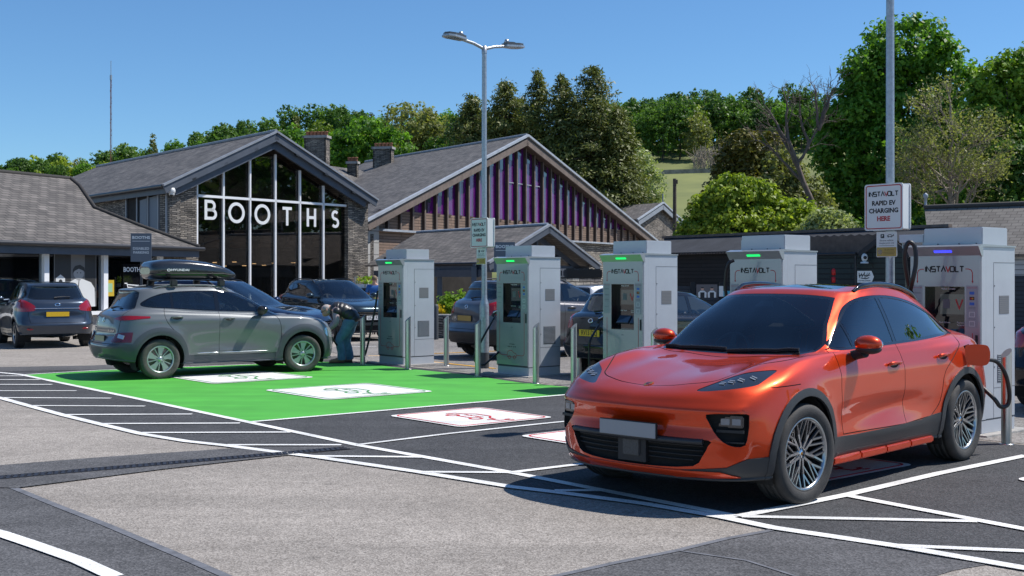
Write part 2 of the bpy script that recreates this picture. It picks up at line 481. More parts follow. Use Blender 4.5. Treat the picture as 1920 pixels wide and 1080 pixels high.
b = MB().mat(m_agg)
b.add([(-900, -60, 0), (900, -60, 0), (900, 900, 0), (-900, 900, 0)], [(0, 1, 2, 3)])
tag(b.build('ground'), kind='structure')
outer = [(-60,735),(0,747),(50,761),(120,780),(185,796),(265,815),(350,829),(425,837),(525,850),(590,858),(780,886),(960,915),(1060,927),(1210,947),(1355,972),(1450,992),(1685,1027),(1920,1068),(2150,1106)]
bay = GP(outer)+[G(2300, 1000), G(2300, 850), G(1920, 835), G(1500, 792), G(1320, 768), G(1150, 745), G(1050, 725), G(960, 712), G(860, 698), G(760, 687), G(680, 678), G(600, 676), G(170, 690), G(-60, 696)]
sheet('bay_asphalt', [bay], m_asph, 0.004)
sheet('asphalt_patch', [GP([(-80,1100),(-80,880),(0,905),(30,917),(100,946),(200,985),(265,1012),(330,1040),(385,1062),(430,1085)]),
      GP([(1446,996),(1360,1012),(1270,1034),(1150,1058),(1030,1085),(1740,1085),(1790,1070),(1850,1060),(1760,1046),(1600,1018)])], m_asph2, 0.004)
# asphalt behind the chargers and the far lane
sheet('service_road', [[G(2300,850),G(1920,833),G(1500,790),G(1320,766),G(1150,743),G(1050,723),G(960,710),G(860,696),G(760,685),G(680,676),
      G(600,655),G(700,640),G(1000,628),G(1400,628),G(2300,640)]], m_road, 0.0045)
sheet('tarmac_strip', [GP([(-60,690),(170,686),(640,668),(640,676),(600,677),(170,694),(-60,699)])], m_asph2, 0.008)
sheet('green_bay', [GP([(38,704),(467,793),(770,766.5),(1067,741),(1070,727),(973,718),(873,703),(763,692),(680,682),(600,679),(190,694)])], m_green, 0.008)
wl = []
def L2(pts, w=0.10): wl.extend(line(GP(pts), w))
L2([(-80,692),(38,703),(250,747),(467,793),(670,836),(960,888),(1170,929),(1385,971)], 0.10)
L2(outer, 0.11)
for a, b_ in (((-60,706),(45,706)),((-60,713),(75,713)),((-60,722),(98,722)),((-30,734),(143,734)),((5,747),(208,748)),((60,762),(272,763)),((120,779),(360,778)),
              ((185,796),(450,795)),((265,813),(545,812)),((425,836),(640,836)),((580,857),(797,859)),((790,887),(950,888)),((1040,922),(1140,922)),
              ((1390,971),(1830,980)),((1680,1026),(1960,1038))): L2([a, b_], 0.085)
L2([(467,793),(880,757),(1067,741)], 0.085)
L2([(38,704),(190,695),(600,679)], 0.07)
L2([(670,836),(840,815),(1018,796),(1180,780)], 0.07)
L2([(960,888),(1090,872),(1300,845)], 0.085)
L2([(1385,971),(1585,931),(1760,890),(1925,856)], 0.10)
L2([(1585,931),(1800,972),(2000,1010)], 0.10)
wl.extend(line(GP([(-40,992),(0,1003),(65,1025),(150,1055),(215,1085)]), 0.11))
# far parking lines
for a, b_ in (((640,652),(705,650)),((690,669),(790,668)),((560,640),(700,638)),((1120,668),(1220,665)),((1900,705),(1960,705))): L2([a, b_], 0.09)
sheet('white_line', wl, m_white, 0.0105)
yl = []
for a, b_ in (((690,668),(735,668)),((806,664),(930,659)),((806,679),(930,692)),((1000,668),(1110,668)),((1120,682),(1140,680))): yl.extend(line(GP([a, b_]), 0.10))
sheet('yellow_line', yl, m_yellow, 0.012)
# charger symbols painted on the bays
def ev_icon(M, s, b, w):
    car = [(-.62,-.12),(-.60,.08),(-.42,.12),(-.22,.30),(.22,.30),(.46,.10),(.64,.06),(.66,-.12)]
    b.strokes([[(p[0]*s, p[1]*s) for p in car]], w, M, 0.003)
    for cx in (-.36, .36):
        b.strokes([[(s*(cx+.12*math.cos(a*math.pi/5)), s*(-.16+.12*math.sin(a*math.pi/5))) for a in range(10)]+[(s*(cx+.12), s*-.16)]], w, M, 0.003)
    b.strokes([[(-.24*s, -.15*s), (.24*s, -.15*s)], [(.66*s, -.02*s), (.86*s, 0), (.86*s, .2*s)], [(.80*s, .2*s), (.92*s, .2*s)], [(.80*s, .3*s), (.80*s, .2*s)], [(.92*s, .3*s), (.92*s, .2*s)]], w, M, 0.003)
def panel(c, half, m, flip=1):
    rr = 0.13*half/0.9; pts = []
    for sx, sy, a0 in ((1, 1, 0), (-1, 1, 90), (-1, -1, 180), (1, -1, 270)):
        for k in range(5):
            a = R(a0+k*22.5); pts.append((sx*(half-rr)+rr*math.cos(a), sy*(half-rr)+rr*math.sin(a)))
    M = frame((c[0], c[1], 0.016), RV, BV)
    b = MB(); b.mat(m_white).add([(p[0], p[1], 0) for p in pts], [tuple(range(len(pts)))], M=M)
    M2 = frame((c[0], c[1], 0.017), RV, BV); q = 0.92
    b.mat(m); b.strokes([[(p[0]*q, p[1]*q) for p in pts+[pts[0]]]], 0.022, M2, 0.003)
    ev_icon(M2, half*0.88, b, 0.030)
    b.text('ELECTRIC', 0.10*half/0.9, M2 @ Matrix.Translation((0, half*0.06, 0)), ext=0.002)
    tag(b.build('bay_symbol'), kind='structure')
panel((-4.62, 19.9), 0.93, m_greenp); panel((-2.43, 17.45), 0.92, m_greenp)
panel((-0.5, 14.22), 0.72, m_redp); panel((1.08, 12.4), 0.72, m_redp); panel((2.62, 10.65), 0.72, m_redp); panel((5.2, 9.7), 0.72, m_redp)
# drainage channel
m_grate = mat('drain_iron', (0.035, 0.036, 0.045), rough=0.55, metal=0.4, bump=0.2)
sheet('drain_surround', [GP([(-80,880),(0,874),(200,858),(440,842),(640,838),(670,842),(530,856),(300,882),(30,917),(0,916),(-80,925)])], m_asph2, 0.0098)
b = MB().mat(m_grate)
a = G(-80, 905); c = G(650, 842); d = (c-a); n = int(d.length/0.055); dn = d.normalized(); sd = Vector((-dn.y, dn.x, 0))
for i in range(n):
    p = a+dn*(i*0.055)
    q = p+sd*0.062; o_ = p-sd*0.062
    b.beam((p.x-sd.x*.062, p.y-sd.y*.062, 0.010), (p.x-sd.x*.008, p.y-sd.y*.008, 0.010), 0.032, 0.012)
    b.beam((p.x+sd.x*.008+dn.x*.02, p.y+sd.y*.008+dn.y*.02, 0.010), (p.x+sd.x*.062+dn.x*.02, p.y+sd.y*.062+dn.y*.02, 0.010), 0.032, 0.012)
for o_ in (-0.07, 0, 0.07):
    b.beam((a.x+sd.x*o_, a.y+sd.y*o_, 0.009), (c.x+sd.x*o_, c.y+sd.y*o_, 0.009), 0.014, 0.016)
tag(b.build('drain_grating'), kind='structure')
# lighter kerb joint lines along the asphalt patches
m_joint = mat('sealed_joint', (0.13, 0.135, 0.15), rough=0.8, var=0.3, vscale=9)
sheet('tarmac_joint', line(GP([(0,905),(30,918),(100,947),(200,986),(330,1041),(430,1085)]), 0.06)+line(GP([(1446,996),(1360,1012),(1270,1034),(1150,1058),(1030,1085)]), 0.05)
      +line(GP([(1270,1034),(1400,1053),(1500,1085)]), 0.025), m_joint, 0.0075)
# ------------------------------------------------------------------ vehicles: body surface from a net of feature lines
m_black = mat('black_plastic', (0.018, 0.018, 0.020), rough=0.55, bump=0.15, bscale=300)
m_blackg = mat('gloss_black', (0.008, 0.008, 0.010), rough=0.08, coat=0.5)
m_gap = mat('panel_gap', (0.006, 0.006, 0.006), rough=0.9)
m_under = mat('underbody', (0.012, 0.012, 0.012), rough=0.9)
m_tyre = mat('tyre_rubber', (0.042, 0.040, 0.038), rough=0.75, var=0.25, vscale=14, bump=0.2, bscale=120)
m_tyre_d = mat('dusty_tyre_rubber', (0.07, 0.066, 0.06), rough=0.85, var=0.3, vscale=9, bump=0.2, bscale=120)
m_alloy = mat('alloy', (0.42, 0.43, 0.44), rough=0.28, metal=1.0)
m_alloy_d = mat('dark_alloy', (0.045, 0.045, 0.05), rough=0.3, metal=0.7, coat=0.4)
m_chrome = mat('chrome', (0.75, 0.76, 0.78), rough=0.12, metal=1.0)
m_redlamp = mat('red_lamp', (0.28, 0.004, 0.008), rough=0.12, coat=1.0)
m_redlampd = mat('dark_red_lamp', (0.12, 0.004, 0.006), rough=0.1, coat=1.0)
m_clearlamp = mat('clear_lamp', (0.52, 0.55, 0.57), rough=0.15, metal=0.6, coat=1.0)
m_lampd = mat('smoked_lamp', (0.022, 0.026, 0.034), rough=0.16, coat=1.0)
m_seat = mat('seat_leather', (0.045, 0.045, 0.047), rough=0.6)
m_seatl = mat('pale_trim', (0.25, 0.24, 0.22), rough=0.7)
m_plate_y = mat('yellow_plate', (0.75, 0.46, 0.02), rough=0.4)
m_plate_w = mat('white_plate', (0.72, 0.72, 0.70), rough=0.4)
m_ink = mat('black_ink', (0.01, 0.01, 0.01), rough=0.6)
m_gl_d = mat_glass('dark_window_glass', (0.42, 0.46, 0.47), trans=0.75)
m_gl_w = mat_glass('windscreen_glass', (0.74, 0.80, 0.79), trans=0.88, refl=1.3)
m_mirror = mat('mirror_glass', (0.8, 0.82, 0.85), rough=0.02, metal=1.0)

def cr1(a, n):
    """catmull-rom along axis 0 of array a, n steps per span"""
    k = len(a); out = []
    for i in range(k-1):
        b, c = a[i], a[i+1]; p = a[i-1] if i > 0 else 2*b-c; d = a[i+2] if i+2 < k else 2*c-b
        for j in range(n):
            t = j/n
            out.append(0.5*(2*b+(c-p)*t+(2*p-5*b+4*c-d)*t*t+(3*b-p-3*c+d)*t**3))
    out.append(a[-1]); return np.array(out)

class Body:
    def __init__(self, net, nu=8, nv=6, disp=None):
        A = np.array(net, float)                    # rows x 13 x 3
        S = cr1(A, nv)                              # along rows
        S = np.transpose(cr1(np.transpose(S, (1, 0, 2)), nu), (1, 0, 2))
        S[:, 0, 1] = 0; S[:, -1, 1] = 0; S[0, :, 1] = 0; S[-1, :, 1] = 0
        S[:, :, 1] = np.maximum(S[:, :, 1], 0)
        if disp: S = disp(S)
        nr, nc, _ = S.shape
        bm = bmesh.new(); g = {}
        for s in (1, -1):
            vv = [[bm.verts.new((S[i, j, 0], s*S[i, j, 1], S[i, j, 2])) for j in range(nc)] for i in range(nr)]
            for i in range(nr-1):
                for j in range(nc-1):
                    q = [vv[i][j], vv[i][j+1], vv[i+1][j+1], vv[i+1][j]]
                    if s == 1: q.reverse()
                    try: bm.faces.new(q)
                    except ValueError: pass
        bmesh.ops.remove_doubles(bm, verts=bm.verts, dist=0.0008)
        bmesh.ops.dissolve_degenerate(bm, edges=bm.edges, dist=0.0005)
        bmesh.ops.recalc_face_normals(bm, faces=bm.faces)
        c = max(bm.faces, key=lambda f: f.calc_center_median().z)
        if c.normal.z < 0:
            for f in bm.faces: f.normal_flip()
        bm.normal_update()
        self.bm = bm; self.lay = bm.faces.layers.int.new('rid'); self.names = ['body']
        self.tree = BVHTree.FromBMesh(bm)
    def uvw(self, co, axis):
        return {'y': (co.x, co.z), 'x': (co.y, co.z), 'z': (co.x, co.y)}[axis]
    def cut(self, poly, axis, pred):
        bm = self.bm; n = len(poly)
        us = [p[0] for p in poly]; vs = [p[1] for p in poly]
        u0, u1, v0, v1 = min(us)-.02, max(us)+.02, min(vs)-.02, max(vs)+.02
        cand = []
        ia, ib = {'y': (0, 2), 'x': (1, 2), 'z': (0, 1)}[axis]; g0, g1, h0, h1 = u0-.2, u1+.2, v0-.2, v1+.2
        def bb(f):
            a = []; c = []
            for v in f.verts: q = v.co; a.append(q[ia]); c.append(q[ib])
            return (f, min(a), max(a), min(c), max(c))
        for f in bm.faces:
            co = f.loops[0].vert.co
            if not (g0 < co[ia] < g1 and h0 < co[ib] < h1): continue
            t = bb(f)
            if t[2] < u0 or t[1] > u1 or t[4] < v0 or t[3] > v1: continue
            if pred(f.calc_center_median(), f.normal): cand.append(t)
        for i in range(n):
            a = poly[i]; b = poly[(i+1) % n]
            if (a[0]-b[0])**2+(a[1]-b[1])**2 < 1e-8: continue
            eu0, eu1 = min(a[0], b[0])-.001, max(a[0], b[0])+.001; ev0, ev1 = min(a[1], b[1])-.001, max(a[1], b[1])+.001
            sub = [t for t in cand if not (t[2] < eu0 or t[1] > eu1 or t[4] < ev0 or t[3] > ev1)]
            if not sub: continue
            du, dv = b[0]-a[0], b[1]-a[1]
            # keep only faces the edge's line really crosses
            sub = [t for t in sub if not (all((x-a[0])*dv-(y-a[1])*du > 1e-7 for x in t[1:3] for y in t[3:5]) or all((x-a[0])*dv-(y-a[1])*du < -1e-7 for x in t[1:3] for y in t[3:5]))]
            if not sub: continue
            sf = set(t[0] for t in sub); cand = [t for t in cand if t[0] not in sf]
            if axis == 'y': co = (a[0], 0, a[1]); no = (-dv, 0, du)
            elif axis == 'x': co = (0, a[0], a[1]); no = (0, -dv, du)
            else: co = (a[0], a[1], 0); no = (-dv, du, 0)
            ge = set(sf)
            for f in sf: ge.update(f.edges); ge.update(f.verts)
            r = bmesh.ops.bisect_plane(bm, geom=list(ge), dist=1e-4, plane_co=co, plane_no=Vector(no).normalized())
            nf = set(f for f in r['geom'] if isinstance(f, bmesh.types.BMFace)); nf.update(f for f in sf if f.is_valid)
            cand.extend(bb(f) for f in nf)
        return [t[0] for t in cand if t[0].is_valid]
    @staticmethod
    def inside(p, poly):
        x, y = p; c = False; n = len(poly)
        for i in range(n):
            x1, y1 = poly[i]; x2, y2 = poly[(i+1) % n]
            if (y1 > y) != (y2 > y) and x < (x2-x1)*(y-y1)/(y2-y1)+x1: c = not c
        return c
    def mark(self, name, poly, axis, pred, only=None):
        if name not in self.names: self.names.append(name)
        rid = self.names.index(name); lay = self.lay
        oid = None if only is None else [self.names.index(o) for o in only if o in self.names]
        for f in self.cut(poly, axis, pred):
            if oid is not None and f[lay] not in oid: continue
            c = f.calc_center_median()
            if self.inside(self.uvw(c, axis), poly) and pred(c, f.normal): f[lay] = rid
    def delete(self, name):
        rid = self.names.index(name)
        bmesh.ops.delete(self.bm, geom=[f for f in self.bm.faces if f[self.lay] == rid], context='FACES')
    def finish(self):
        self.bm.normal_update(); bm = self.bm
        # weld the little cracks' shading: normals from the original smooth surface
        self.vn = {v.index: v.normal.copy() for v in (bm.verts.ensure_lookup_table() or bm.verts.index_update() or bm.verts)}
        self.reg = {}
        for f in bm.faces: self.reg.setdefault(f[self.lay], []).append(f)
    def extract(self, name, objname, m, parent, off=0.0, side=None, label=None, skirt=None, fore=None):
        """faces of a region as a mesh of their own; off moves them along the normal with a skirt back to the body"""
        if name not in self.names: return None
        fs = self.reg.get(self.names.index(name), [])
        if side is not None: fs = [f for f in fs if f.calc_center_median().y*side > 0]
        if fore is not None: fs = [f for f in fs if f.calc_center_median().x*fore > 0]
        if not fs: return None
        idx = {}; V = []; Nn = []; F = []
        for f in fs:
            t = []
            for v in f.verts:
                if v.index not in idx:
                    idx[v.index] = len(V); n = self.vn[v.index]; V.append(v.co+n*off); Nn.append(n)
                t.append(idx[v.index])
            F.append(t)
        nmain = len(F)
        if off != 0.0 or skirt:
            es = {}
            for f in fs:
                for l in f.loops:
                    k = (min(l.vert.index, l.link_loop_next.vert.index), max(l.vert.index, l.link_loop_next.vert.index))
                    es.setdefault(k, []).append((l.vert, l.link_loop_next.vert))
            dep = skirt if skirt else 0.0
            for k, e in es.items():
                if len(e) != 1: continue
                a, b = e[0]; na, nb = self.vn[a.index], self.vn[b.index]
                b0 = len(V)
                V += [a.co+na*off, b.co+nb*off, b.co-nb*dep, a.co-na*dep]
                fn = (V[b0+1]-V[b0]).cross(V[b0+3]-V[b0])
                if off < -dep: pass
                fn = fn.normalized() if fn.length > 1e-9 else Vector((0, 0, 1))
                Nn += [fn]*4
                F.append([b0+1, b0, b0+3, b0+2])
                for q in range(4): Nn[b0+q] = -fn
        me = bpy.data.meshes.new(objname); me.from_pydata([tuple(v) for v in V], [], F); me.materials.append(m)
        me.polygons.foreach_set('use_smooth', [True]*len(F)); me.update()
        me.normals_split_custom_set_from_vertices([tuple(n) for n in Nn])
        o = bpy.data.objects.new(objname, me); COL.objects.link(o); o.parent = parent
        if label: o['label'] = label
        return o
    def ray(self, o, d):
        h = self.tree.ray_cast(Vector(o), Vector(d).normalized())
        return (h[0], h[1]) if h[0] is not None else (Vector(o), -Vector(d).normalized())
    def side(self, x, z, s=1): return self.ray((x, s*3, z), (0, -s, 0))
    def front(self, y, z, s=1): return self.ray((s*5, y, z), (-s, 0, 0))
    def top(self, x, y): return self.ray((x, y, 4), (0, 0, -1))

def circ(cx, cz, r, n=36): return [(cx+r*math.cos(2*math.pi*i/n), cz+r*math.sin(2*math.pi*i/n)) for i in range(n)]
def sm(pts, n=4, closed=True): return [(v.x, v.y) for v in crom([(p[0], p[1], 0) for p in pts], n, closed)]
def grow(poly, d):
    """offset a closed polygon outwards by d"""
    n = len(poly); a = sum(poly[i][0]*poly[(i+1) % n][1]-poly[(i+1) % n][0]*poly[i][1] for i in range(n)); s = 1 if a > 0 else -1
    out = []
    for i in range(n):
        p = Vector(poly[i]); t1 = (p-Vector(poly[i-1])); t2 = (Vector(poly[(i+1) % n])-p)
        if t1.length < 1e-9 or t2.length < 1e-9: out.append(tuple(p)); continue
        t1.normalize(); t2.normalize()
        n1 = Vector((t1.y, -t1.x))*s; n2 = Vector((t2.y, -t2.x))*s; nn = n1+n2
        if nn.length < 1e-4: nn = n1
        nn.normalize(); out.append(tuple(p+nn*d/max(0.5, nn.dot(n1))))
    return out
def mir(poly): return [(-p[0], p[1]) for p in poly]
SIDE = lambda c, n: abs(n.y) > 0.25 and abs(c.y) > 0.35
FRONT = lambda c, n: n.x > 0.1
REAR = lambda c, n: n.x < -0.12

def make_wheel(parent, x, y, r, kind, steer=0.0, w=0.235, rr=None, tm=None, m1=None, m2=None, low=False):
    s = 1 if y > 0 else -1
    root = bpy.data.objects.new('wheel', None); COL.objects.link(root); root.parent = parent
    root.location = (x, y, r); root.rotation_euler = (0, 0, steer)
    T = Matrix.Rotation(-R(90)*s, 4, 'X')      # local z -> outward
    rr = rr or r*0.70; h = w/2
    b = MB(T)
    prof = [(rr-.012, -h*.8), (rr+.004, -h*.92), (r*.86, -h*1.03), (r*.955, -h*.97), (r*.99, -h*.80), (r, -h*.66), (r, -h*.42), (r-.008, -h*.41), (r-.008, -h*.35), (r, -h*.34), (r, -h*.05), (r-.008, -h*.04), (r-.008, h*.04), (r, h*.05),
            (r, h*.34), (r-.008, h*.35), (r-.008, h*.41), (r, h*.42), (r, h*.66), (r*.99, h*.80), (r*.955, h*.97), (r*.90, h*1.03), (r*.84, h*1.035), (rr+.02, h*.98), (rr+.006, h*.92), (rr-.012, h*.8)]
    b.lathe(prof, 28 if low else 64); b.build('tyre', tm or m_tyre, root)
    b = MB(T); b.mat(m2 or m_alloy_d)
    b.lathe([(rr-.012, -h*.8), (rr-.03, -h*.6), (rr-.035, h*.3), (rr-.02, h*.75)], 48)
    b.lathe([(0.001, -h*.2), (rr-.03, -h*.2)], 24)
    b.mat(m_chrome).lathe([(0.04, -h*.1), (rr*.62, -h*.1), (rr*.62, -h*.05), (.04, -h*.05)], 32)
    b.mat(m1 or m_alloy).lathe([(rr-.022, h*.72), (rr-.018, h*.86), (rr+.002, h*.92), (rr+.008, h*.86), (rr-.012, h*.78)], 56)
    zt = h*.78
    if kind == 'mesh':
        b.lathe([(.001, zt*.72), (.052, zt*.72), (.062, zt*.5), (.062, 0)], 24)
        nn = 5
        for i in range(nn):
            a = 2*math.pi*i/nn+.2
            def pt(rad, ang, z): return (rad*math.cos(ang), rad*math.sin(ang), z)
            for sg in (-1, 1):
                mid = pt(rr*.58, a+sg*.20, zt*.74)
                for col, wd, dz, hh in ((m1 or m_alloy, 1.0, 0.0, .014), (m2 or m_alloy_d, 1.9, -.014, .022)):
                    b.mat(col)
                    b.beam(pt(.04, a+sg*.42, zt*.70+dz), mid[:2]+(mid[2]+dz,), .019*wd, hh)
                    b.beam(mid[:2]+(mid[2]+dz,), pt(rr-.010, a+sg*.10, zt+dz), .014*wd, hh)
                    b.beam(mid[:2]+(mid[2]+dz,), pt(rr-.010, a+sg*.40, zt+dz), .014*wd, hh)
                    b.beam(pt(rr*.36, a+sg*.28, zt*.72+dz), pt(rr-.010, a+sg*.585, zt+dz), .011*wd, hh)
            b.mat(m_blackg).ball((.036*math.cos(a), .036*math.sin(a), zt*.70), .007, n=5)
        b.mat(m_chrome).lathe([(.001, zt*.76), (.026, zt*.755), (.03, zt*.7)], 20)
        b.mat(mat('badge_gold', (.45, .22, .05), rough=.3, metal=.8)).lathe([(.001, zt*.775), (.014, zt*.765), (.015, zt*.75)], 12)
    elif kind == 'aero':
        g = m2 or m_alloy_d
        b.mat(m_blackg).lathe([(.001, zt*.55), (rr-.02, zt*.62)], 40)
        for i in range(5):
            a = 2*math.pi*i/5+.35
            def q(rad, ang, z=zt*.86): return (rad*math.cos(a+ang), rad*math.sin(a+ang), z)
            b.mat(m1 or m_alloy)
            o = [q(.045, -.6), q(.05, .65), q(rr*.55, .52), q(rr*.90, .50), q(rr*.97, .38), q(rr*.97, -.42), q(rr*.55, -.36)]
            b.add(o+[(p[0], p[1], zt*.6) for p in o], [tuple(range(7))]+[(k, k+7, (k+1) % 7+7, (k+1) % 7) for k in range(7)])
            b.mat(m_alloy_d)
            o = [q(rr*.30, .35, zt*.89), q(rr*.55, .40, zt*.885), q(rr*.93, .41, zt*.885), q(rr*.93, .16, zt*.885), q(rr*.55, .20, zt*.885)]
            b.add(o, [tuple(range(5))])
            b.mat(m_blackg).ball(q(.055, 0, zt*.9), .009, n=5)
        b.mat(m1 or m_alloy).lathe([(.001, zt*1.0), (.03, zt*.99), (.042, zt*.88)], 20)
    else:
        ns = 5 if kind == 'five' else 10
        for i in range(ns):
            a = 2*math.pi*i/ns
            wd = .05 if kind == 'five' else .026
            b.beam((.03*math.cos(a), .03*math.sin(a), zt*.7), ((rr-.008)*math.cos(a), (rr-.008)*math.sin(a), zt*.9), wd, .02)
        b.lathe([(.001, zt*.85), (.05, zt*.84), (.06, zt*.6)], 16)
    b.build('rim', None, root)
    return root

def dorow(*p): return [list(q) for q in p]
# ---- the orange coupe-like SUV
net_coupe = [
 dorow((1.2,0,.25),(1.2,0,.25),(1.2,0,.25),(1.2,0,.25),(1.2,0,.25),(.75,0,.25),(0,0,.25),(-.75,0,.25),(-1.4,0,.25),(-1.5,0,.25),(-1.5,0,.25),(-1.5,0,.25),(-1.5,0,.25)),
 dorow((2.20,0,.235),(2.16,.42,.235),(2.01,.70,.235),(1.80,.80,.24),(1.446,.82,.25),(.75,.80,.25),(0,.80,.25),(-.75,.80,.25),(-1.446,.82,.26),(-1.95,.78,.28),(-2.17,.66,.30),(-2.26,.38,.30),(-2.28,0,.30)),
 dorow((2.315,0,.262),(2.275,.43,.262),(2.12,.75,.262),(1.88,.895,.27),(1.446,.92,.28),(.75,.885,.285),(0,.885,.285),(-.75,.89,.29),(-1.446,.92,.30),(-2.02,.87,.32),(-2.27,.70,.34),(-2.37,.4,.34),(-2.39,0,.34)),
 dorow((2.335,0,.36),(2.30,.43,.36),(2.155,.775,.36),(1.90,.93,.37),(1.446,.955,.39),(.75,.915,.40),(0,.915,.40),(-.75,.92,.41),(-1.446,.955,.42),(-2.04,.90,.44),(-2.31,.73,.46),(-2.405,.4,.46),(-2.425,0,.46)),
 dorow((2.34,0,.50),(2.305,.43,.50),(2.17,.785,.50),(1.92,.94,.52),(1.446,.965,.56),(.75,.925,.56),(0,.92,.56),(-.75,.93,.57),(-1.446,.968,.58),(-2.05,.92,.60),(-2.30,.75,.62),(-2.40,.4,.62),(-2.42,0,.62)),
 dorow((2.345,0,.66),(2.31,.43,.665),(2.17,.785,.67),(1.92,.938,.68),(1.446,.965,.73),(.75,.938,.74),(0,.932,.74),(-.75,.942,.75),(-1.446,.968,.78),(-2.03,.91,.80),(-2.27,.74,.82),(-2.36,.4,.83),(-2.38,0,.83)),
 dorow((2.335,0,.765),(2.295,.42,.775),(2.14,.77,.79),(1.88,.925,.82),(1.446,.952,.88),(.75,.928,.89),(0,.920,.90),(-.75,.932,.91),(-1.446,.958,.94),(-2.00,.885,.96),(-2.25,.70,.97),(-2.34,.38,.98),(-2.36,0,.98)),
 dorow((2.25,0,.845),(2.21,.41,.86),(2.04,.735,.885),(1.79,.89,.925),(1.43,.92,.985),(.75,.90,1.01),(0,.893,1.02),(-.75,.905,1.035),(-1.446,.925,1.065),(-1.98,.84,1.085),(-2.22,.65,1.09),(-2.32,.35,1.09),(-2.34,0,1.09)),
 dorow((1.98,0,.925),(1.94,.40,.945),(1.80,.68,.985),(1.60,.835,1.015),(1.32,.865,1.055),(.82,.868,1.072),(0,.868,1.075),(-.75,.875,1.09),(-1.43,.865,1.12),(-1.93,.76,1.145),(-2.15,.57,1.15),(-2.24,.31,1.145),(-2.26,0,1.145)),
 dorow((1.55,0,.995),(1.52,.40,1.01),(1.42,.65,1.05),(1.27,.79,1.075),(1.08,.825,1.092),(.70,.848,1.10),(0,.856,1.105),(-.75,.855,1.12),(-1.38,.825,1.155),(-1.83,.70,1.18),(-2.02,.53,1.185),(-2.11,.3,1.18),(-2.13,0,1.18)),
 dorow((1.10,0,1.055),(1.07,.40,1.065),(.99,.65,1.085),(.88,.755,1.10),(.76,.795,1.115),(.52,.828,1.128),(-.02,.838,1.135),(-.75,.835,1.15),(-1.32,.79,1.18),(-1.68,.67,1.22),(-1.84,.51,1.23),(-1.92,.29,1.235),(-1.94,0,1.235)),
 dorow((.70,0,1.315),(.67,.37,1.315),(.60,.59,1.315),(.50,.675,1.32),(.40,.71,1.33),(.22,.735,1.34),(-.12,.745,1.35),(-.75,.74,1.355),(-1.22,.70,1.35),(-1.50,.60,1.355),(-1.64,.46,1.36),(-1.71,.27,1.365),(-1.73,0,1.365)),
 dorow((.30,0,1.535),(.28,.33,1.53),(.21,.515,1.515),(.12,.585,1.505),(.03,.61,1.515),(-.10,.625,1.53),(-.35,.635,1.545),(-.80,.62,1.535),(-1.12,.585,1.50),(-1.34,.51,1.475),(-1.44,.40,1.475),(-1.50,.24,1.48),(-1.52,0,1.485)),
 dorow((.16,0,1.575),(.14,.27,1.572),(.08,.42,1.562),(.0,.49,1.56),(-.08,.515,1.568),(-.18,.53,1.58),(-.4,.535,1.59),(-.78,.52,1.58),(-1.04,.48,1.548),(-1.22,.41,1.522),(-1.30,.31,1.52),(-1.35,.18,1.525),(-1.37,0,1.53)),
 dorow((-.1,0,1.605),(-.1,0,1.605),(-.12,0,1.606),(-.16,0,1.607),(-.22,0,1.609),(-.3,0,1.61),(-.45,0,1.61),(-.7,0,1.60),(-.86,0,1.59),(-.96,0,1.58),(-1.0,0,1.575),(-1.02,0,1.573),(-1.04,0,1.57)),
]
for r_, dz_ in ((11, .016), (12, .03), (13, .032), (14, .032)):
    for q_ in net_coupe[r_]: q_[2] += dz_
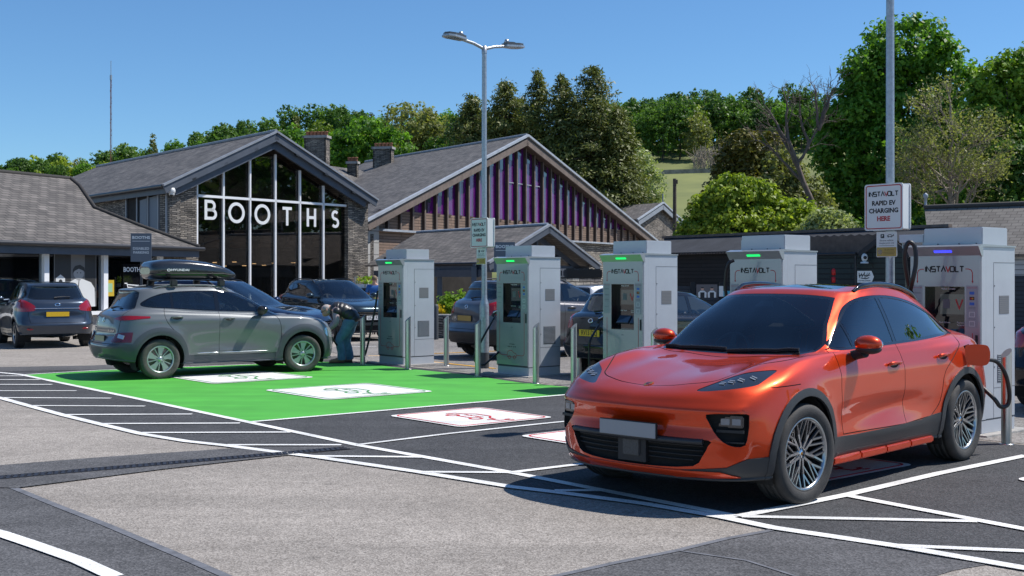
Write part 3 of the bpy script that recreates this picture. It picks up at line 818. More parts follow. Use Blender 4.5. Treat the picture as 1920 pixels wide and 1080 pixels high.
# ---- compact crossover with upright tail
net_cross = [
 dorow((1.1,0,.22),(1.1,0,.22),(1.1,0,.22),(1.1,0,.22),(1.1,0,.22),(.7,0,.22),(0,0,.22),(-.7,0,.22),(-1.2,0,.22),(-1.3,0,.22),(-1.3,0,.22),(-1.3,0,.22),(-1.3,0,.22)),
 dorow((1.98,0,.23),(1.95,.40,.23),(1.83,.64,.23),(1.65,.74,.23),(1.3,.76,.24),(.7,.74,.235),(0,.74,.235),(-.7,.74,.235),(-1.3,.76,.26),(-1.68,.72,.30),(-1.86,.60,.32),(-1.93,.35,.33),(-1.95,0,.33)),
 dorow((2.07,0,.26),(2.04,.40,.26),(1.90,.68,.26),(1.70,.82,.26),(1.3,.85,.27),(.7,.815,.265),(0,.815,.265),(-.7,.815,.265),(-1.3,.85,.30),(-1.72,.81,.34),(-1.94,.66,.36),(-2.01,.38,.365),(-2.03,0,.365)),
 dorow((2.10,0,.38),(2.07,.40,.38),(1.93,.70,.38),(1.73,.855,.38),(1.3,.885,.40),(.7,.835,.38),(0,.835,.38),(-.7,.84,.38),(-1.3,.885,.42),(-1.74,.85,.46),(-1.98,.70,.48),(-2.06,.4,.485),(-2.08,0,.485)),
 dorow((2.11,0,.52),(2.08,.40,.52),(1.94,.705,.52),(1.74,.865,.53),(1.3,.895,.56),(.7,.858,.56),(0,.858,.56),(-.7,.862,.56),(-1.3,.895,.58),(-1.74,.86,.60),(-1.97,.71,.60),(-2.045,.4,.60),(-2.06,0,.60)),
 dorow((2.10,0,.66),(2.07,.40,.66),(1.93,.70,.66),(1.73,.86,.68),(1.3,.89,.73),(.7,.872,.73),(0,.87,.74),(-.7,.875,.75),(-1.3,.892,.77),(-1.71,.85,.77),(-1.93,.69,.76),(-2.0,.38,.76),(-2.015,0,.76)),
 dorow((2.075,0,.78),(2.04,.40,.785),(1.89,.69,.80),(1.69,.845,.83),(1.3,.875,.88),(.7,.87,.89),(0,.87,.91),(-.7,.872,.93),(-1.3,.88,.94),(-1.69,.835,.93),(-1.90,.68,.92),(-1.975,.38,.92),(-1.99,0,.92)),
 dorow((1.99,0,.875),(1.95,.39,.885),(1.79,.655,.905),(1.60,.80,.935),(1.27,.835,.975),(.7,.838,.99),(0,.845,1.015),(-.7,.85,1.045),(-1.3,.848,1.07),(-1.66,.80,1.07),(-1.86,.66,1.06),(-1.94,.37,1.05),(-1.955,0,1.05)),
 dorow((1.72,0,.945),(1.69,.38,.955),(1.56,.62,.975),(1.40,.755,.995),(1.15,.795,1.015),(.72,.805,1.03),(0,.818,1.06),(-.7,.82,1.09),(-1.28,.812,1.12),(-1.62,.755,1.13),(-1.81,.62,1.12),(-1.885,.35,1.11),(-1.90,0,1.11)),
 dorow((1.35,0,.995),(1.33,.38,1.005),(1.24,.61,1.02),(1.12,.73,1.03),(.95,.765,1.04),(.62,.782,1.048),(0,.795,1.075),(-.7,.797,1.105),(-1.25,.785,1.14),(-1.56,.725,1.16),(-1.75,.60,1.155),(-1.825,.34,1.15),(-1.84,0,1.15)),
 dorow((.97,0,1.04),(.94,.38,1.048),(.86,.62,1.06),(.75,.715,1.07),(.65,.745,1.072),(.45,.765,1.075),(-.05,.778,1.10),(-.7,.778,1.13),(-1.2,.76,1.165),(-1.50,.70,1.19),(-1.69,.58,1.19),(-1.765,.33,1.19),(-1.78,0,1.19)),
 dorow((.56,0,1.28),(.53,.36,1.28),(.46,.57,1.28),(.37,.65,1.285),(.28,.68,1.29),(.12,.70,1.295),(-.15,.71,1.30),(-.7,.71,1.315),(-1.16,.69,1.325),(-1.44,.64,1.34),(-1.61,.53,1.345),(-1.67,.31,1.35),(-1.685,0,1.35)),
 dorow((.16,0,1.49),(.14,.33,1.485),(.07,.51,1.472),(-.01,.58,1.462),(-.08,.605,1.468),(-.18,.62,1.48),(-.4,.63,1.492),(-.78,.63,1.494),(-1.14,.61,1.484),(-1.38,.57,1.475),(-1.55,.47,1.475),(-1.61,.28,1.48),(-1.63,0,1.482)),
 dorow((.05,0,1.525),(.03,.27,1.522),(-.03,.42,1.512),(-.1,.49,1.508),(-.17,.52,1.515),(-.26,.535,1.525),(-.45,.54,1.535),(-.8,.54,1.537),(-1.1,.52,1.525),(-1.30,.47,1.515),(-1.44,.38,1.513),(-1.5,.22,1.515),(-1.52,0,1.518)),
 dorow((-.2,0,1.55),(-.2,0,1.55),(-.22,0,1.551),(-.26,0,1.552),(-.32,0,1.555),(-.4,0,1.558),(-.55,0,1.56),(-.8,0,1.56),(-.96,0,1.553),(-1.06,0,1.548),(-1.10,0,1.545),(-1.12,0,1.543),(-1.14,0,1.54)),
]
def gauss(a, c, s): return np.exp(-((a-c)/s)**2)
def flares(S, ax, r, amt):
    for cx in ax:
        d = np.sqrt((S[:, :, 0]-cx)**2+(S[:, :, 2]-.37)**2)
        m = gauss(d, r+.03, .09)*(S[:, :, 1] > .6)*(S[:, :, 2] < 1.0)
        S[:, :, 1] += amt*m
    return S
def disp_coupe(S):
    x, y, z = S[:, :, 0].copy(), S[:, :, 1].copy(), S[:, :, 2].copy()
    S = flares(S, (1.446, -1.446), .42, .022)
    door = (y > .7)*gauss(x, -.05, .95)**2
    S[:, :, 1] -= .030*gauss(z, .60, .10)*(np.abs(x) < 1.2)*door
    S[:, :, 1] += .012*gauss(z, .44, .05)*door
    S[:, :, 1] += .010*gauss(z, .93, .07)*(y > .7)
    zc = .47+np.clip(.78-x, 0, 1.7)*.135
    S[:, :, 1] += .020*(1/(1+np.exp((z-zc)/.012)))*(y > .7)*gauss(x, -.10, .72)**2*np.clip((z-.30)/.1, 0, 1)
    # front: lip above a hollow channel
    f = (x > 1.75)*np.clip((x-1.75)/.3, 0, 1)
    S[:, :, 0] += .022*gauss(z, .74, .035)*f*(y < .85)
    S[:, :, 0] -= .045*gauss(z, .625, .05)*f*gauss(y, 0, .62)**1
    S[:, :, 0] += .015*gauss(z, .52, .03)*f*gauss(y, 0, .8)
    # wings stand proud of the bonnet
    h = (x > .9)*(x < 2.15)*(z > .85)
    S[:, :, 2] += .030*gauss(y, .70, .095)*h*gauss(x, 1.6, .55)
    S[:, :, 2] += .010*gauss(y, .36, .10)*h*gauss(x, 1.5, .6)
    S[:, :, 2] -= .006*gauss(y, .0, .2)*h
    # tail spoiler lip
    return S
def disp_cross(S):
    x, y, z = S[:, :, 0].copy(), S[:, :, 1].copy(), S[:, :, 2].copy()
    S = flares(S, (1.3, -1.3), .40, .022)
    door = (y > .6)*gauss(x, -.05, .9)**2
    S[:, :, 1] -= .022*gauss(z, .60, .12)*door
    S[:, :, 1] += .012*gauss(z, .42, .05)*door
    S[:, :, 1] += .012*gauss(z, .98, .045)*(y > .6)
    r = (x < -1.6)
    S[:, :, 0] -= .03*gauss(z, .56, .05)*r*(y < .8)
    S[:, :, 0] += .02*gauss(z, .75, .07)*r*(y < .6)
    S[:, :, 0] -= .035*gauss(z, 1.49, .03)*(x < -1.3)*(y < .6)
    h = (x > .9)*(x < 2.0)*(z > .8)
    S[:, :, 2] += .015*gauss(y, .62, .1)*h*gauss(x, 1.4, .5)
    return S
def remap(net, L0, L, W0, W, H0, H, wb0=None, wb=None, zs=None):
    A = np.array(net, float)
    A[:, :, 0] *= L/L0; A[:, :, 1] *= W/W0
    z = A[:, :, 2]; A[:, :, 2] = .25+(z-.25)*(H-.25)/(H0-.25)
    return A
# ------------------------------------------------------------------ the orange SUV
def mat_carpaint(name, col, metal=0.55, rough=0.28, flake=0.06):
    if name in MATS: return MATS[name]
    m = bpy.data.materials.new(name); m.use_nodes = True
    nt = m.node_tree; N = nt.nodes; L = nt.links; b = N['Principled BSDF']
    b.inputs['Base Color'].default_value = (*col, 1); b.inputs['Metallic'].default_value = metal
    b.inputs['Roughness'].default_value = rough; b.inputs['Specular IOR Level'].default_value = .15; b.inputs['Coat Weight'].default_value = 1.0; b.inputs['Coat Roughness'].default_value = 0.02
    tc = N.new('ShaderNodeTexCoord')
    v = N.new('ShaderNodeTexNoise'); v.inputs['Scale'].default_value = 900; v.inputs['Detail'].default_value = 1
    L.new(tc.outputs['Object'], v.inputs['Vector'])
    bp = N.new('ShaderNodeBump'); bp.inputs['Strength'].default_value = flake; bp.inputs['Distance'].default_value = 0.002
    L.new(v.outputs[0], bp.inputs['Height']); L.new(bp.outputs[0], b.inputs['Normal'])
    # road film: slightly dustier towards patches
    n = N.new('ShaderNodeTexNoise'); n.inputs['Scale'].default_value = 3.5; n.inputs['Detail'].default_value = 8
    L.new(tc.outputs['Object'], n.inputs['Vector'])
    mr = N.new('ShaderNodeMapRange'); mr.inputs[1].default_value = .4; mr.inputs[2].default_value = .75
    mr.inputs[3].default_value = 0.02; mr.inputs[4].default_value = 0.07
    L.new(n.outputs[0], mr.inputs[0]); L.new(mr.outputs[0], b.inputs['Coat Roughness'])
    MATS[name] = m; return m

def decal_tube(B, pts, m, r, name, parent, proj='side', s=1, off=0.0, n=8, ext=None):
    """a bead that follows the body: pts in (x,z) side view or (y,z) front view"""
    out = []
    for p in pts:
        q, nn = (B.side(p[0], p[1], s) if proj == 'side' else B.front(p[0], p[1], s) if proj == 'front' else B.top(p[0], p[1]))
        out.append(q+nn*off)
    b = MB().mat(m); b.tube(out, r, n=n); return b.build(name, None, parent)

def handle(B, x, z, s, m, parent, L=.2):
    q, nn = B.side(x, z, s)
    b = MB()
    b.mat(m)
    pts = [q+Vector((-L/2, 0, 0))+nn*.004, q+Vector((-L*.38, 0, .004))+nn*.028, q+Vector((0, 0, .006))+nn*.036, q+Vector((L*.38, 0, .004))+nn*.028, q+Vector((L/2, 0, 0))+nn*.004]
    b.tube(crom(pts, 4), [.010]+[.0145]*15+[.010], n=10)
    b.mat(m_gap)
    ring = [(.115*math.cos(a*R(20))*L/.2, .030*math.sin(a*R(20))) for a in range(18)]
    vs = [tuple(B.side(x+p[0]*.62, z+p[1]*.85-.004, s)[0]+nn*.0025) for p in ring]
    b.add(vs, [tuple(range(18))])
    return b.build('handle', None, parent)

def seats(parent, W=.7, x1=.05, x2=-.85, z=.55, m=None):
    b = MB().mat(m or m_seat)
    for s in (1, -1):
        b.box(x1-.30, x1+.22, s*.36-.25, s*.36+.25, z-.1, z+.08, ch=.05)
        M = Matrix.Translation((x1-.28, s*.36, z+.05)) @ Matrix.Rotation(R(-14), 4, 'Y')
        b.box(-.06, .07, -.24, .24, 0, .58, M=M, ch=.05); b.box(-.05, .05, -.12, .12, .62, .80, M=M, ch=.04)
    M = Matrix.Translation((x2-.28, 0, z+.05)) @ Matrix.Rotation(R(-18), 4, 'Y')
    b.box(x2-.3, x2+.2, -.60, .60, z-.1, z+.08, ch=.05); b.box(-.06, .07, -.60, .60, 0, .52, M=M, ch=.05)
    for y in (-.36, .36): b.box(-.04, .05, y-.12, y+.12, .53, .68, M=M, ch=.04)
    b.build('seats', None, parent)
def dash(parent, x=.75, z=1.0, W=.68, s=-1, m=None):
    b = MB().mat(m or m_seat)
    b.box(x-.2, x+.25, -W, W, z-.35, z-.02, ch=.06); b.box(x-.24, x-.05, s*.36-.2, s*.36+.2, z-.1, z+.05, ch=.04)
    b.build('dashboard', None, parent)
    b = MB().mat(m_black); M = Matrix.Translation((x-.36, s*.36, z-.03)) @ Matrix.Rotation(R(68), 4, 'Y')
    b.tube([M @ Vector((.185*math.cos(a*R(15)), .185*math.sin(a*R(15)), 0)) for a in range(25)], .015, n=8)
    b.beam(M @ Vector((-.18, 0, 0)), M @ Vector((.18, 0, 0)), .05, .02); b.beam(M @ Vector((0, -.18, 0)), M @ Vector((0, .18, 0)), .05, .02)
    b.build('steering_wheel', None, parent)

def wiper(parent, pts, m=None):
    b = MB().mat(m_black)
    b.tube(pts, .009, n=6); b.tube([Vector(p)+Vector((0, 0, -.012)) for p in pts], .006, n=5)
    b.build('wiper', None, parent)

def wells(parent, axs, r, y1, name='wheel_well'):
    for ax in axs:
        for s in (1, -1):
            b = MB().mat(m_under); M = Matrix.Translation((ax[0], 0, ax[1])) @ Matrix.Rotation(R(-90)*s, 4, 'X')
            k = 28; vs = []
            for rr_, d in ((r+.012, y1), (r+.012, .55), (.02, .55)):
                for j in range(k+1):
                    a = R(-25)+R(230)*j/k; vs.append((rr_*math.cos(a), -rr_*math.sin(a)*1, d))
            fs = [(i*(k+1)+j, i*(k+1)+j+1, (i+1)*(k+1)+j+1, (i+1)*(k+1)+j) for i in range(2) for j in range(k)]
            b.add(vs, fs, smooth=True, M=Matrix.Translation((ax[0], 0, ax[1])) @ Matrix(((1,0,0,0),(0,0,s,0),(0,-1,0,0),(0,0,0,1))))
            b.build(name, None, parent)

def coupe_suv():
    o = m_or = mat_carpaint('orange_paint', (0.61, 0.047, 0.004), metal=.52, rough=.34)
    root = thing('parked_car', 'glossy orange sloping-roof SUV on charge in the foreground, blank grey front plate', 'car')
    B = Body(net_coupe, nu=9, nv=6, disp=disp_coupe)
    # side glass
    dlo = sm([(.73,1.140),(.62,1.205),(.44,1.33),(.26,1.432),(.05,1.497),(-.24,1.522),(-.60,1.511),(-.95,1.458),(-1.22,1.378),(-1.46,1.284),(-1.62,1.212),(-1.58,1.192),(-1.2,1.177),(-.7,1.158),(0,1.142),(.4,1.136)], 3)
    B.mark('window_surround', grow(dlo, .022), 'y', SIDE)
    inner = dlo
    def clip(poly, x0, x1, n=1):
        out = []
        k = len(poly)
        def cl(P_, x, keep):
            r = []
            for i in range(len(P_)):
                a, b = P_[i], P_[(i+1) % len(P_)]; ia = (a[0] > x) == keep; ib = (b[0] > x) == keep
                if ia: r.append(a)
                if ia != ib: t = (x-a[0])/(b[0]-a[0]); r.append((x, a[1]+t*(b[1]-a[1])))
            return r
        q = cl(poly, x0, True); return cl(q, x1, False)
    B.mark('front_window', clip(inner, -.255, .435), 'y', SIDE)
    B.mark('quarter_window', clip(inner, .465, 1.0), 'y', SIDE)
    B.mark('rear_window_side', clip(inner, -2, -.315), 'y', SIDE)
    # windscreen and tailgate glass
    FS = lambda c, n: n.x > 0.1 and c.z > 1.0 and c.x < 1.3
    ws_o = sm([(-.735,1.108),(-.40,1.078),(0,1.068),(.40,1.078),(.735,1.108),(.665,1.31),(.565,1.495),(.52,1.532),(.30,1.553),(0,1.558),(-.30,1.553),(-.52,1.532),(-.565,1.495),(-.665,1.31)], 3)
    B.mark('windscreen_surround', ws_o, 'x', FS, only=['body'])
    ws_i = grow(ws_o, -.020)
    B.mark('windscreen', ws_i, 'x', FS, only=['windscreen_surround'])
    RS = lambda c, n: n.x < -0.1 and c.z > 1.1 and c.x < -1.3
    B.mark('rear_screen', sm([(-.50,1.25),(0,1.255),(.50,1.25),(.47,1.36),(.40,1.455),(0,1.465),(-.40,1.455),(-.47,1.36)], 3), 'x', RS, only=['body'])
    # sun roof
    B.mark('roof_glass', sm([(.10,.40),(.12,0),(.10,-.40),(-.3,-.44),(-.95,-.42),(-1.0,0),(-.95,.42),(-.3,.44)], 3), 'z', lambda c, n: n.z > .5 and c.z > 1.4, only=['body'])
    # wheel arches
    AR, AX = .435, ((1.446, .378), (-1.446, .378))
    for ax in AX:
        A1 = circ(ax[0], ax[1], AR+.058, 48); A0 = circ(ax[0], ax[1], AR, 48)
        B.mark('arch_trim', A1, 'y', lambda c, n: abs(c.y) > .62 and abs(n.y) > .1, only=['body'])
    # lower cladding
    B.mark('sill', [(1.05,.20),(1.05,.455),(.6,.44),(-.6,.455),(-1.05,.50),(-1.05,.20)], 'y', lambda c, n: abs(c.y) > .6, only=['body'])
    B.mark('sill_strip', [(.92,.262),(.90,.325),(-.86,.325),(-.90,.262)], 'y', lambda c, n: abs(c.y) > .6, only=['sill'])
    B.mark('arch_trim', [(1.92,.20),(1.90,.37),(1.80,.40),(1.80,.20)], 'y', lambda c, n: abs(c.y) > .6, only=['body'])
    # bumper lower lip front
    FB = lambda c, n: c.x > 1.6 and n.x > -.2
    B.mark('front_lip', [(-1.0,.2),(-1.0,.415),(-.86,.40),(-.74,.335),(-.4,.30),(.4,.30),(.74,.335),(.86,.40),(1.0,.415),(1.0,.2)], 'x', FB, only=['body'])
    B.mark('skid_strip', [(-.80,.272),(-.70,.305),(-.3,.302),(.3,.302),(.70,.305),(.80,.272),(.6,.262),(.3,.250),(-.3,.250),(-.6,.262)], 'x', FB, only=['front_lip', 'body'])
    FF = lambda c, n: c.x > 1.7 and n.x > .15
    gr = sm([(-.64,.530),(-.35,.540),(0,.543),(.35,.540),(.64,.530),(.635,.49),(.585,.40),(.52,.335),(.25,.312),(0,.308),(-.25,.312),(-.52,.335),(-.585,.40),(-.635,.49)], 2)
    B.mark('grille', gr, 'x', FF, only=['body', 'front_lip'])
    for s in (1, -1):
        ik = [(.625,.715),(.76,.724),(.855,.722),(.870,.69),(.868,.58),(.855,.50),(.80,.488),(.735,.52),(.665,.595),(.632,.66)]
        ik = sm([(s*a, c) for a, c in ik], 2)
        B.mark('corner_intake', ik, 'x', FF, only=['body'])
        hl = [(.480,.874),(.52,.905),(.60,.955),(.70,.995),(.79,1.010),(.835,1.008),(.845,.985),(.842,.935),(.825,.912),(.74,.892),(.62,.876),(.53,.868)]
        hl = sm([(s*a, c) for a, c in hl], 3)
        B.mark('headlight', hl, 'x', lambda c, n: c.x > 1.4 and c.z > .8, only=['body'])
    # bonnet shut line
    bp_ = sm([(2.145,0),(2.125,.25),(2.06,.43),(1.985,.53),(1.90,.575),(1.72,.66),(1.55,.745),(1.35,.79),(1.15,.795),(.98,.775),(1.05,.62),(1.10,.3),(1.12,0)], 3, False)
    bonn = bp_+[(x, -y) for x, y in bp_[::-1]][1:-1]
    TOPP = lambda c, n: n.z > .15 and c.z > .7
    B.mark('panel_gap', grow(bonn, .0055), 'z', TOPP, only=['body'])
    B.mark('bonnet', grow(bonn, -.004), 'z', TOPP, only=['panel_gap'])
    # doors
    fd = sm([(.80,1.12),(.835,1.00),(.845,.80),(.825,.60),(.79,.46)], 3, False)+[(-.285,.45)]+[(-.285,.9),(-.275,1.15),(-.285,1.42),(.05,1.42),(.40,1.28),(.62,1.165)]
    rd = [(-.285,.45)]+sm([(-.80,.47),(-.93,.56),(-.985,.68),(-1.02,.80),(-1.10,.90),(-1.30,1.01),(-1.50,1.11),(-1.60,1.205)], 3, False)+[(-1.45,1.245),(-1.15,1.34),(-.8,1.42),(-.285,1.42),(-.275,1.15),(-.285,.9)]
    for nm, pl in (('front_door', fd), ('rear_door', rd)):
        B.mark('panel_gap', grow(pl, .0045), 'y', SIDE, only=['body'])
        B.mark(nm, grow(pl, -.0035), 'y', SIDE, only=['body', 'panel_gap'])
    # bumper seam to wing, bumper split
    for s in (1, -1):
        B.mark('panel_gap', [(1.84,.893),(1.52,.902),(1.52,.909),(1.84,.900)], 'y', lambda c, n: abs(c.y) > .7, only=['body'])
    # charging flap opening on the left rear wing
    fl = sm([(-1.40,.975),(-1.36,1.045),(-1.50,1.055),(-1.64,1.05),(-1.67,1.0),(-1.63,.93),(-1.50,.92)], 2)
    LEFT = lambda c, n: c.y > .6
    B.mark('charge_recess', [(-1.52,.92),(-1.52,1.06),(-1.68,1.07),(-1.72,1.0),(-1.70,.92)], 'y', LEFT, only=['body'])
    B.mark('tail_light', [(-.80,1.02),(-.80,1.07),(.80,1.07),(.80,1.02)], 'x', lambda c, n: c.x < -1.9, only=['body'])
    for ax in AX:
        B.mark('cutout', circ(ax[0], ax[1], AR, 48), 'y', lambda c, n: abs(c.y) > .58)
    B.delete('cutout')
    B.finish()
    B.extract('body', 'body', o, root)
    B.extract('bonnet', 'bonnet', o, root)
    B.extract('panel_gap', 'panel_gap', m_gap, root, off=-.004)
    B.extract('window_surround', 'window_surround', m_blackg, root, off=-.002, skirt=.004)
    B.extract('windscreen_surround', 'windscreen_surround', m_blackg, root, off=-.001, skirt=.003)
    B.extract('windscreen', 'windscreen', m_gl_w, root, off=0)
    B.extract('rear_screen', 'rear_window', m_gl_d, root, off=0)
    B.extract('roof_glass', 'sunroof', m_blackg, root)
    cl = mat('grey_cladding', (0.032, 0.034, 0.037), rough=0.5, bump=.1, bscale=250)
    for sd in (1, -1):
        for fo in (1, -1): B.extract('arch_trim', 'arch_trim', cl, root, off=.012, skirt=.01, side=sd, fore=fo)
        B.extract('sill', 'sill', cl, root, off=.006, skirt=.01, side=sd)
        B.extract('sill_strip', 'sill_lip', cl, root, off=.008, skirt=.01, side=sd)
        b = MB().mat(o)
        for t in range(4): b.box(.93-.455*(t+1)+.003, .93-.455*t, sd*.892-.028, sd*.892+.028, .228, .290, ch=.012)
        b.build('sill_strip', None, root)
    B.extract('front_lip', 'front_lip', cl, root, off=.008, skirt=.01)
    B.extract('skid_strip', 'skid_strip', o, root, off=.018, skirt=.012)
    B.extract('tail_light', 'tail_light', m_redlampd, root, off=.01, skirt=.01)
    g = B.extract('grille', 'grille', m_gap, root, off=-.05)
    for s in (1, -1):
        it = B.extract('corner_intake', 'corner_intake', m_gap, root, off=-.045, side=s)
        hl_ = B.extract('headlight', 'headlight', m_lampd, root, off=-.003, side=s, skirt=.004)
        q, nn = B.front(s*.755, .66)
        b = MB(); b.mat(m_lampd)
        M = frame(q+Vector((-.040, 0, 0)), Vector((-.35*s*s, 1, 0)) if s > 0 else Vector((.35, 1, 0)), (0, 0, 1))
        b.box(-.095, .095, -.04, .045, -.02, .0, M=M, ch=.008)
        b.mat(mat('dim_lens', (.20, .22, .25), rough=.2, coat=1)).box(-.07, -.005, -.02, .025, -.0, .004, M=M, ch=.0015).box(.012, .075, -.02, .025, 0, .004, M=M, ch=.0015)
        b.mat(m_black).box(-.10, .10, -.075, -.055, -.01, .018, M=M)
        b.box(-.04, .10, -.15, -.14, -.01, .012, M=M)
        b.build('fog_light', None, it)
        # lamp inserts: four little lenses under the smoked cover
        b = MB()
        for t in range(4):
            yy = .61+.056*t; zz = .922+.013*t
            q, nn = B.front(s*yy, zz)
            t1 = Vector((0, 1, 0))-nn*nn.y; t1.normalize(); M = frame(q+nn*.0015, t1, nn.cross(t1))
            b.mat(mat('dim_lens', (.20, .22, .25), rough=.2, coat=1)).box(-.022, .022, -.018, -.004, -.001, .002, M=M)
            b.box(-.022, .022, .008, .020, -.001, .002, M=M)
        b.build('lamp_lens', None, hl_)
        B.extract('front_window', 'front_window', mat_glass('front_side_glass', (.68, .76, .74), .85), root, off=-.004, side=s)
        B.extract('quarter_window', 'quarter_window', m_gl_d, root, off=-.004, side=s)
        B.extract('rear_window_side', 'rear_side_window', mat_glass('tinted_glass', (.12, .13, .14), .6), root, off=-.004, side=s)
        for nm, hx, hz in (('front_door', -.10, .965), ('rear_door', -1.03, .99)):
            d = B.extract(nm, nm, o, root, side=s)
            handle(B, hx, hz, s, o, d, .205)
        # chrome line under the glass
        # mirror
        q, nn = B.side(.50, 1.085, s)
        b = MB(); b.mat(m_black); c = Vector((.53, s*1.005, 1.15))
        b.tube([q+Vector((.03, -s*.03, -.03)), q+Vector((.02, s*.035, -.01)), c+Vector((.01, -s*.03, -.045))], [.045, .040, .052], n=12)
        b.ball(c+Vector((0, 0, -.026)), 1, n=10, sc=(.080, .108, .042))
        mr = b.build('mirror', None, root)
        b = MB(); b.mat(o); b.ball(c+Vector((.006, 0, .018)), 1, n=14, sc=(.084, .114, .068)); b.build('mirror_cap', None, mr)
        b = MB(); b.mat(m_mirror); b.ball(c+Vector((-.060, 0, .012)), 1, n=10, sc=(.034, .096, .056)); b.build('mirror_glass', None, mr)
        # roof rail
        pts = []
        for t in range(13):
            u = t/12; x = -.02-1.25*u
            yy = .605-.03*max(0, (u-.6)/.4)-.02*max(0, (.15-u)/.15)
            h = B.top(x, yy)[0].z; lift = .034*min(1, min(u, 1-u)/.10)**.6
            pts.append((x, s*yy, h+lift-.006))
        b = MB().mat(m_blackg); b.tube(crom(pts, 2), .016, n=8, flat=1.3); b.build('roof_rail', None, root)
    # grille slats, sensor, plate, badge, wipers
    b = MB().mat(m_black)
    for zz in (.375, .41, .445, .48):
        for s in (1, -1):
            k = [(.14+.44*t/6)*s for t in range(7)]
            b.tube([B.front(y, zz)[0]+Vector((-.035, 0, 0)) for y in k if abs(y) < .68-(.52-zz)*.9], .006, n=5)
    b.box(2.20, 2.32, -.13, .13, .325, .525)
    b.build('slats', None, g)
    b = MB().mat(mat('sensor_panel', (.06, .06, .062), rough=.45, var=.3, vscale=60)); b.box(2.315, 2.335, -.078, .078, .37, .49, ch=.006); b.build('radar_sensor', None, root)
    b = MB().mat(cl)
    pts = [B.front(y/20*.60, .515)[0] for y in range(-20, 21)]
    b.tube([p+Vector((.0, 0, 0)) for p in pts], .028, n=8, flat=.8); b.build('grille_frame', None, root)
    b = MB().mat(m_black)
    b.box(2.355, 2.375, -.268, .268, .512, .632, ch=.005)
    b.mat(mat('blank_plate', (.30, .31, .325), rough=.45)).box(2.3755, 2.381, -.262, .262, .518, .626, ch=.002)
    b.build('number_plate', None, root)
    q, nn = B.front(0, .885); t1 = Vector((0, 1, 0)); M = frame(q+nn*.002, t1, nn.cross(t1).normalized())
    b = MB().mat(mat('badge_gold', (.45, .22, .05), rough=.3, metal=.8))
    sh = [(-.030,.036),(0,.042),(.030,.036),(.032,0),(.02,-.030),(0,-.044),(-.02,-.030),(-.032,0)]
    b.prism(sh, .004, M); b.mat(m_redlamp).prism([(p[0]*.45-.012, p[1]*.4+.014) for p in sh], .0055, M).prism([(p[0]*.45+.012, p[1]*.4-.014) for p in sh], .0055, M)
    b.mat(m_black).prism([(p[0]*.4, p[1]*.4) for p in sh], .007, M)
    b.build('badge', None, root)
    for y0, y1 in ((.66, .02), (.0, -.62)):
        pts = []
        for t in range(8):
            u = t/7; y = y0+(y1-y0)*u; z = 1.085+.018*math.sin(u*2.2)
            q, nn = B.front(-y, z+ (.012 if abs(y) > .5 else 0)); pts.append(q+nn*.016)
        wiper(root, pts)
    b = MB().mat(mat('camera_housing', (.08, .085, .09), rough=.4)); q, nn = B.front(0, 1.47)
    b.prism([(-.09, -.04), (.09, -.04), (.06, .035), (-.06, .035)], .02, frame(q+Vector((-.05, 0, -.012)), (0, 1, 0), (-.8, 0, .6))); b.build('rear_view_mirror', None, root)
    seats(root, x1=.02, x2=-.95, z=.62); dash(root, x=.78, z=1.06, W=.72, s=-1)
    b = MB().mat(m_under); b.box(-1.0, 1.0, -.86, .86, .26, .30); b.box(-1.9, -1.0, -.55, .55, .30, .9); b.box(1.0, 1.75, -.55, .55, .28, .7)
    b.build('floor_pan', None, root)
    wells(root, AX, AR, .93)
    for ax in AX:
        for s in (1, -1):
            make_wheel(root, ax[0], s*.855, .378, 'mesh', steer=R(-4) if ax[0] > 0 else 0, w=.26, rr=.272)
    # open charging flap, hinged at its front edge, and the plug
    R_ = B.extract('charge_recess', 'charge_recess', m_gap, root, off=-.04)
    return root, B

MAC_POS = Vector((1.535, 9.98, 0)); MAC_POS = (Vector((2.13, 8.84, 0))+Vector((4.126, 10.94, 0)))/2
MAC_H = Vector((-1.996, -2.10, 0)).normalized()
MAC_POS -= Vector((-MAC_H.y, MAC_H.x, 0))*.87
car_o, Bc = coupe_suv()
car_o.location = MAC_POS; car_o.rotation_euler = (0, 0, math.atan2(MAC_H.y, MAC_H.x))
# flap
q, nn = Bc.side(-1.47, .99, 1)
fb = MB().mat(MATS['orange_paint'])
M = frame(q+Vector((0, .01, 0)), Vector((-.28, 1, 0)), (0, 0, 1))
flp = [(.0, -.075), (.03, -.10), (.15, -.105), (.20, -.08), (.215, 0), (.20, .07), (.15, .09), (.03, .085), (0, .06)]
fb.prism([tuple(p) for p in [(v.x, v.y) for v in crom([(a, b_, 0) for a, b_ in flp], 3, True)]], .012, M)
fb.build('charge_flap', None, car_o)
# ------------------------------------------------------------------ upright cars
def clip_poly(poly, x0, x1):
    def cl(P_, x, keep):
        r = []
        for i in range(len(P_)):
            a, b = P_[i], P_[(i+1) % len(P_)]; ia = (a[0] > x) == keep; ib = (b[0] > x) == keep
            if ia: r.append(a)
            if ia != ib: t = (x-a[0])/(b[0]-a[0]); r.append((x, a[1]+t*(b[1]-a[1])))
        return r
    return cl(cl(poly, x0, True), x1, False)

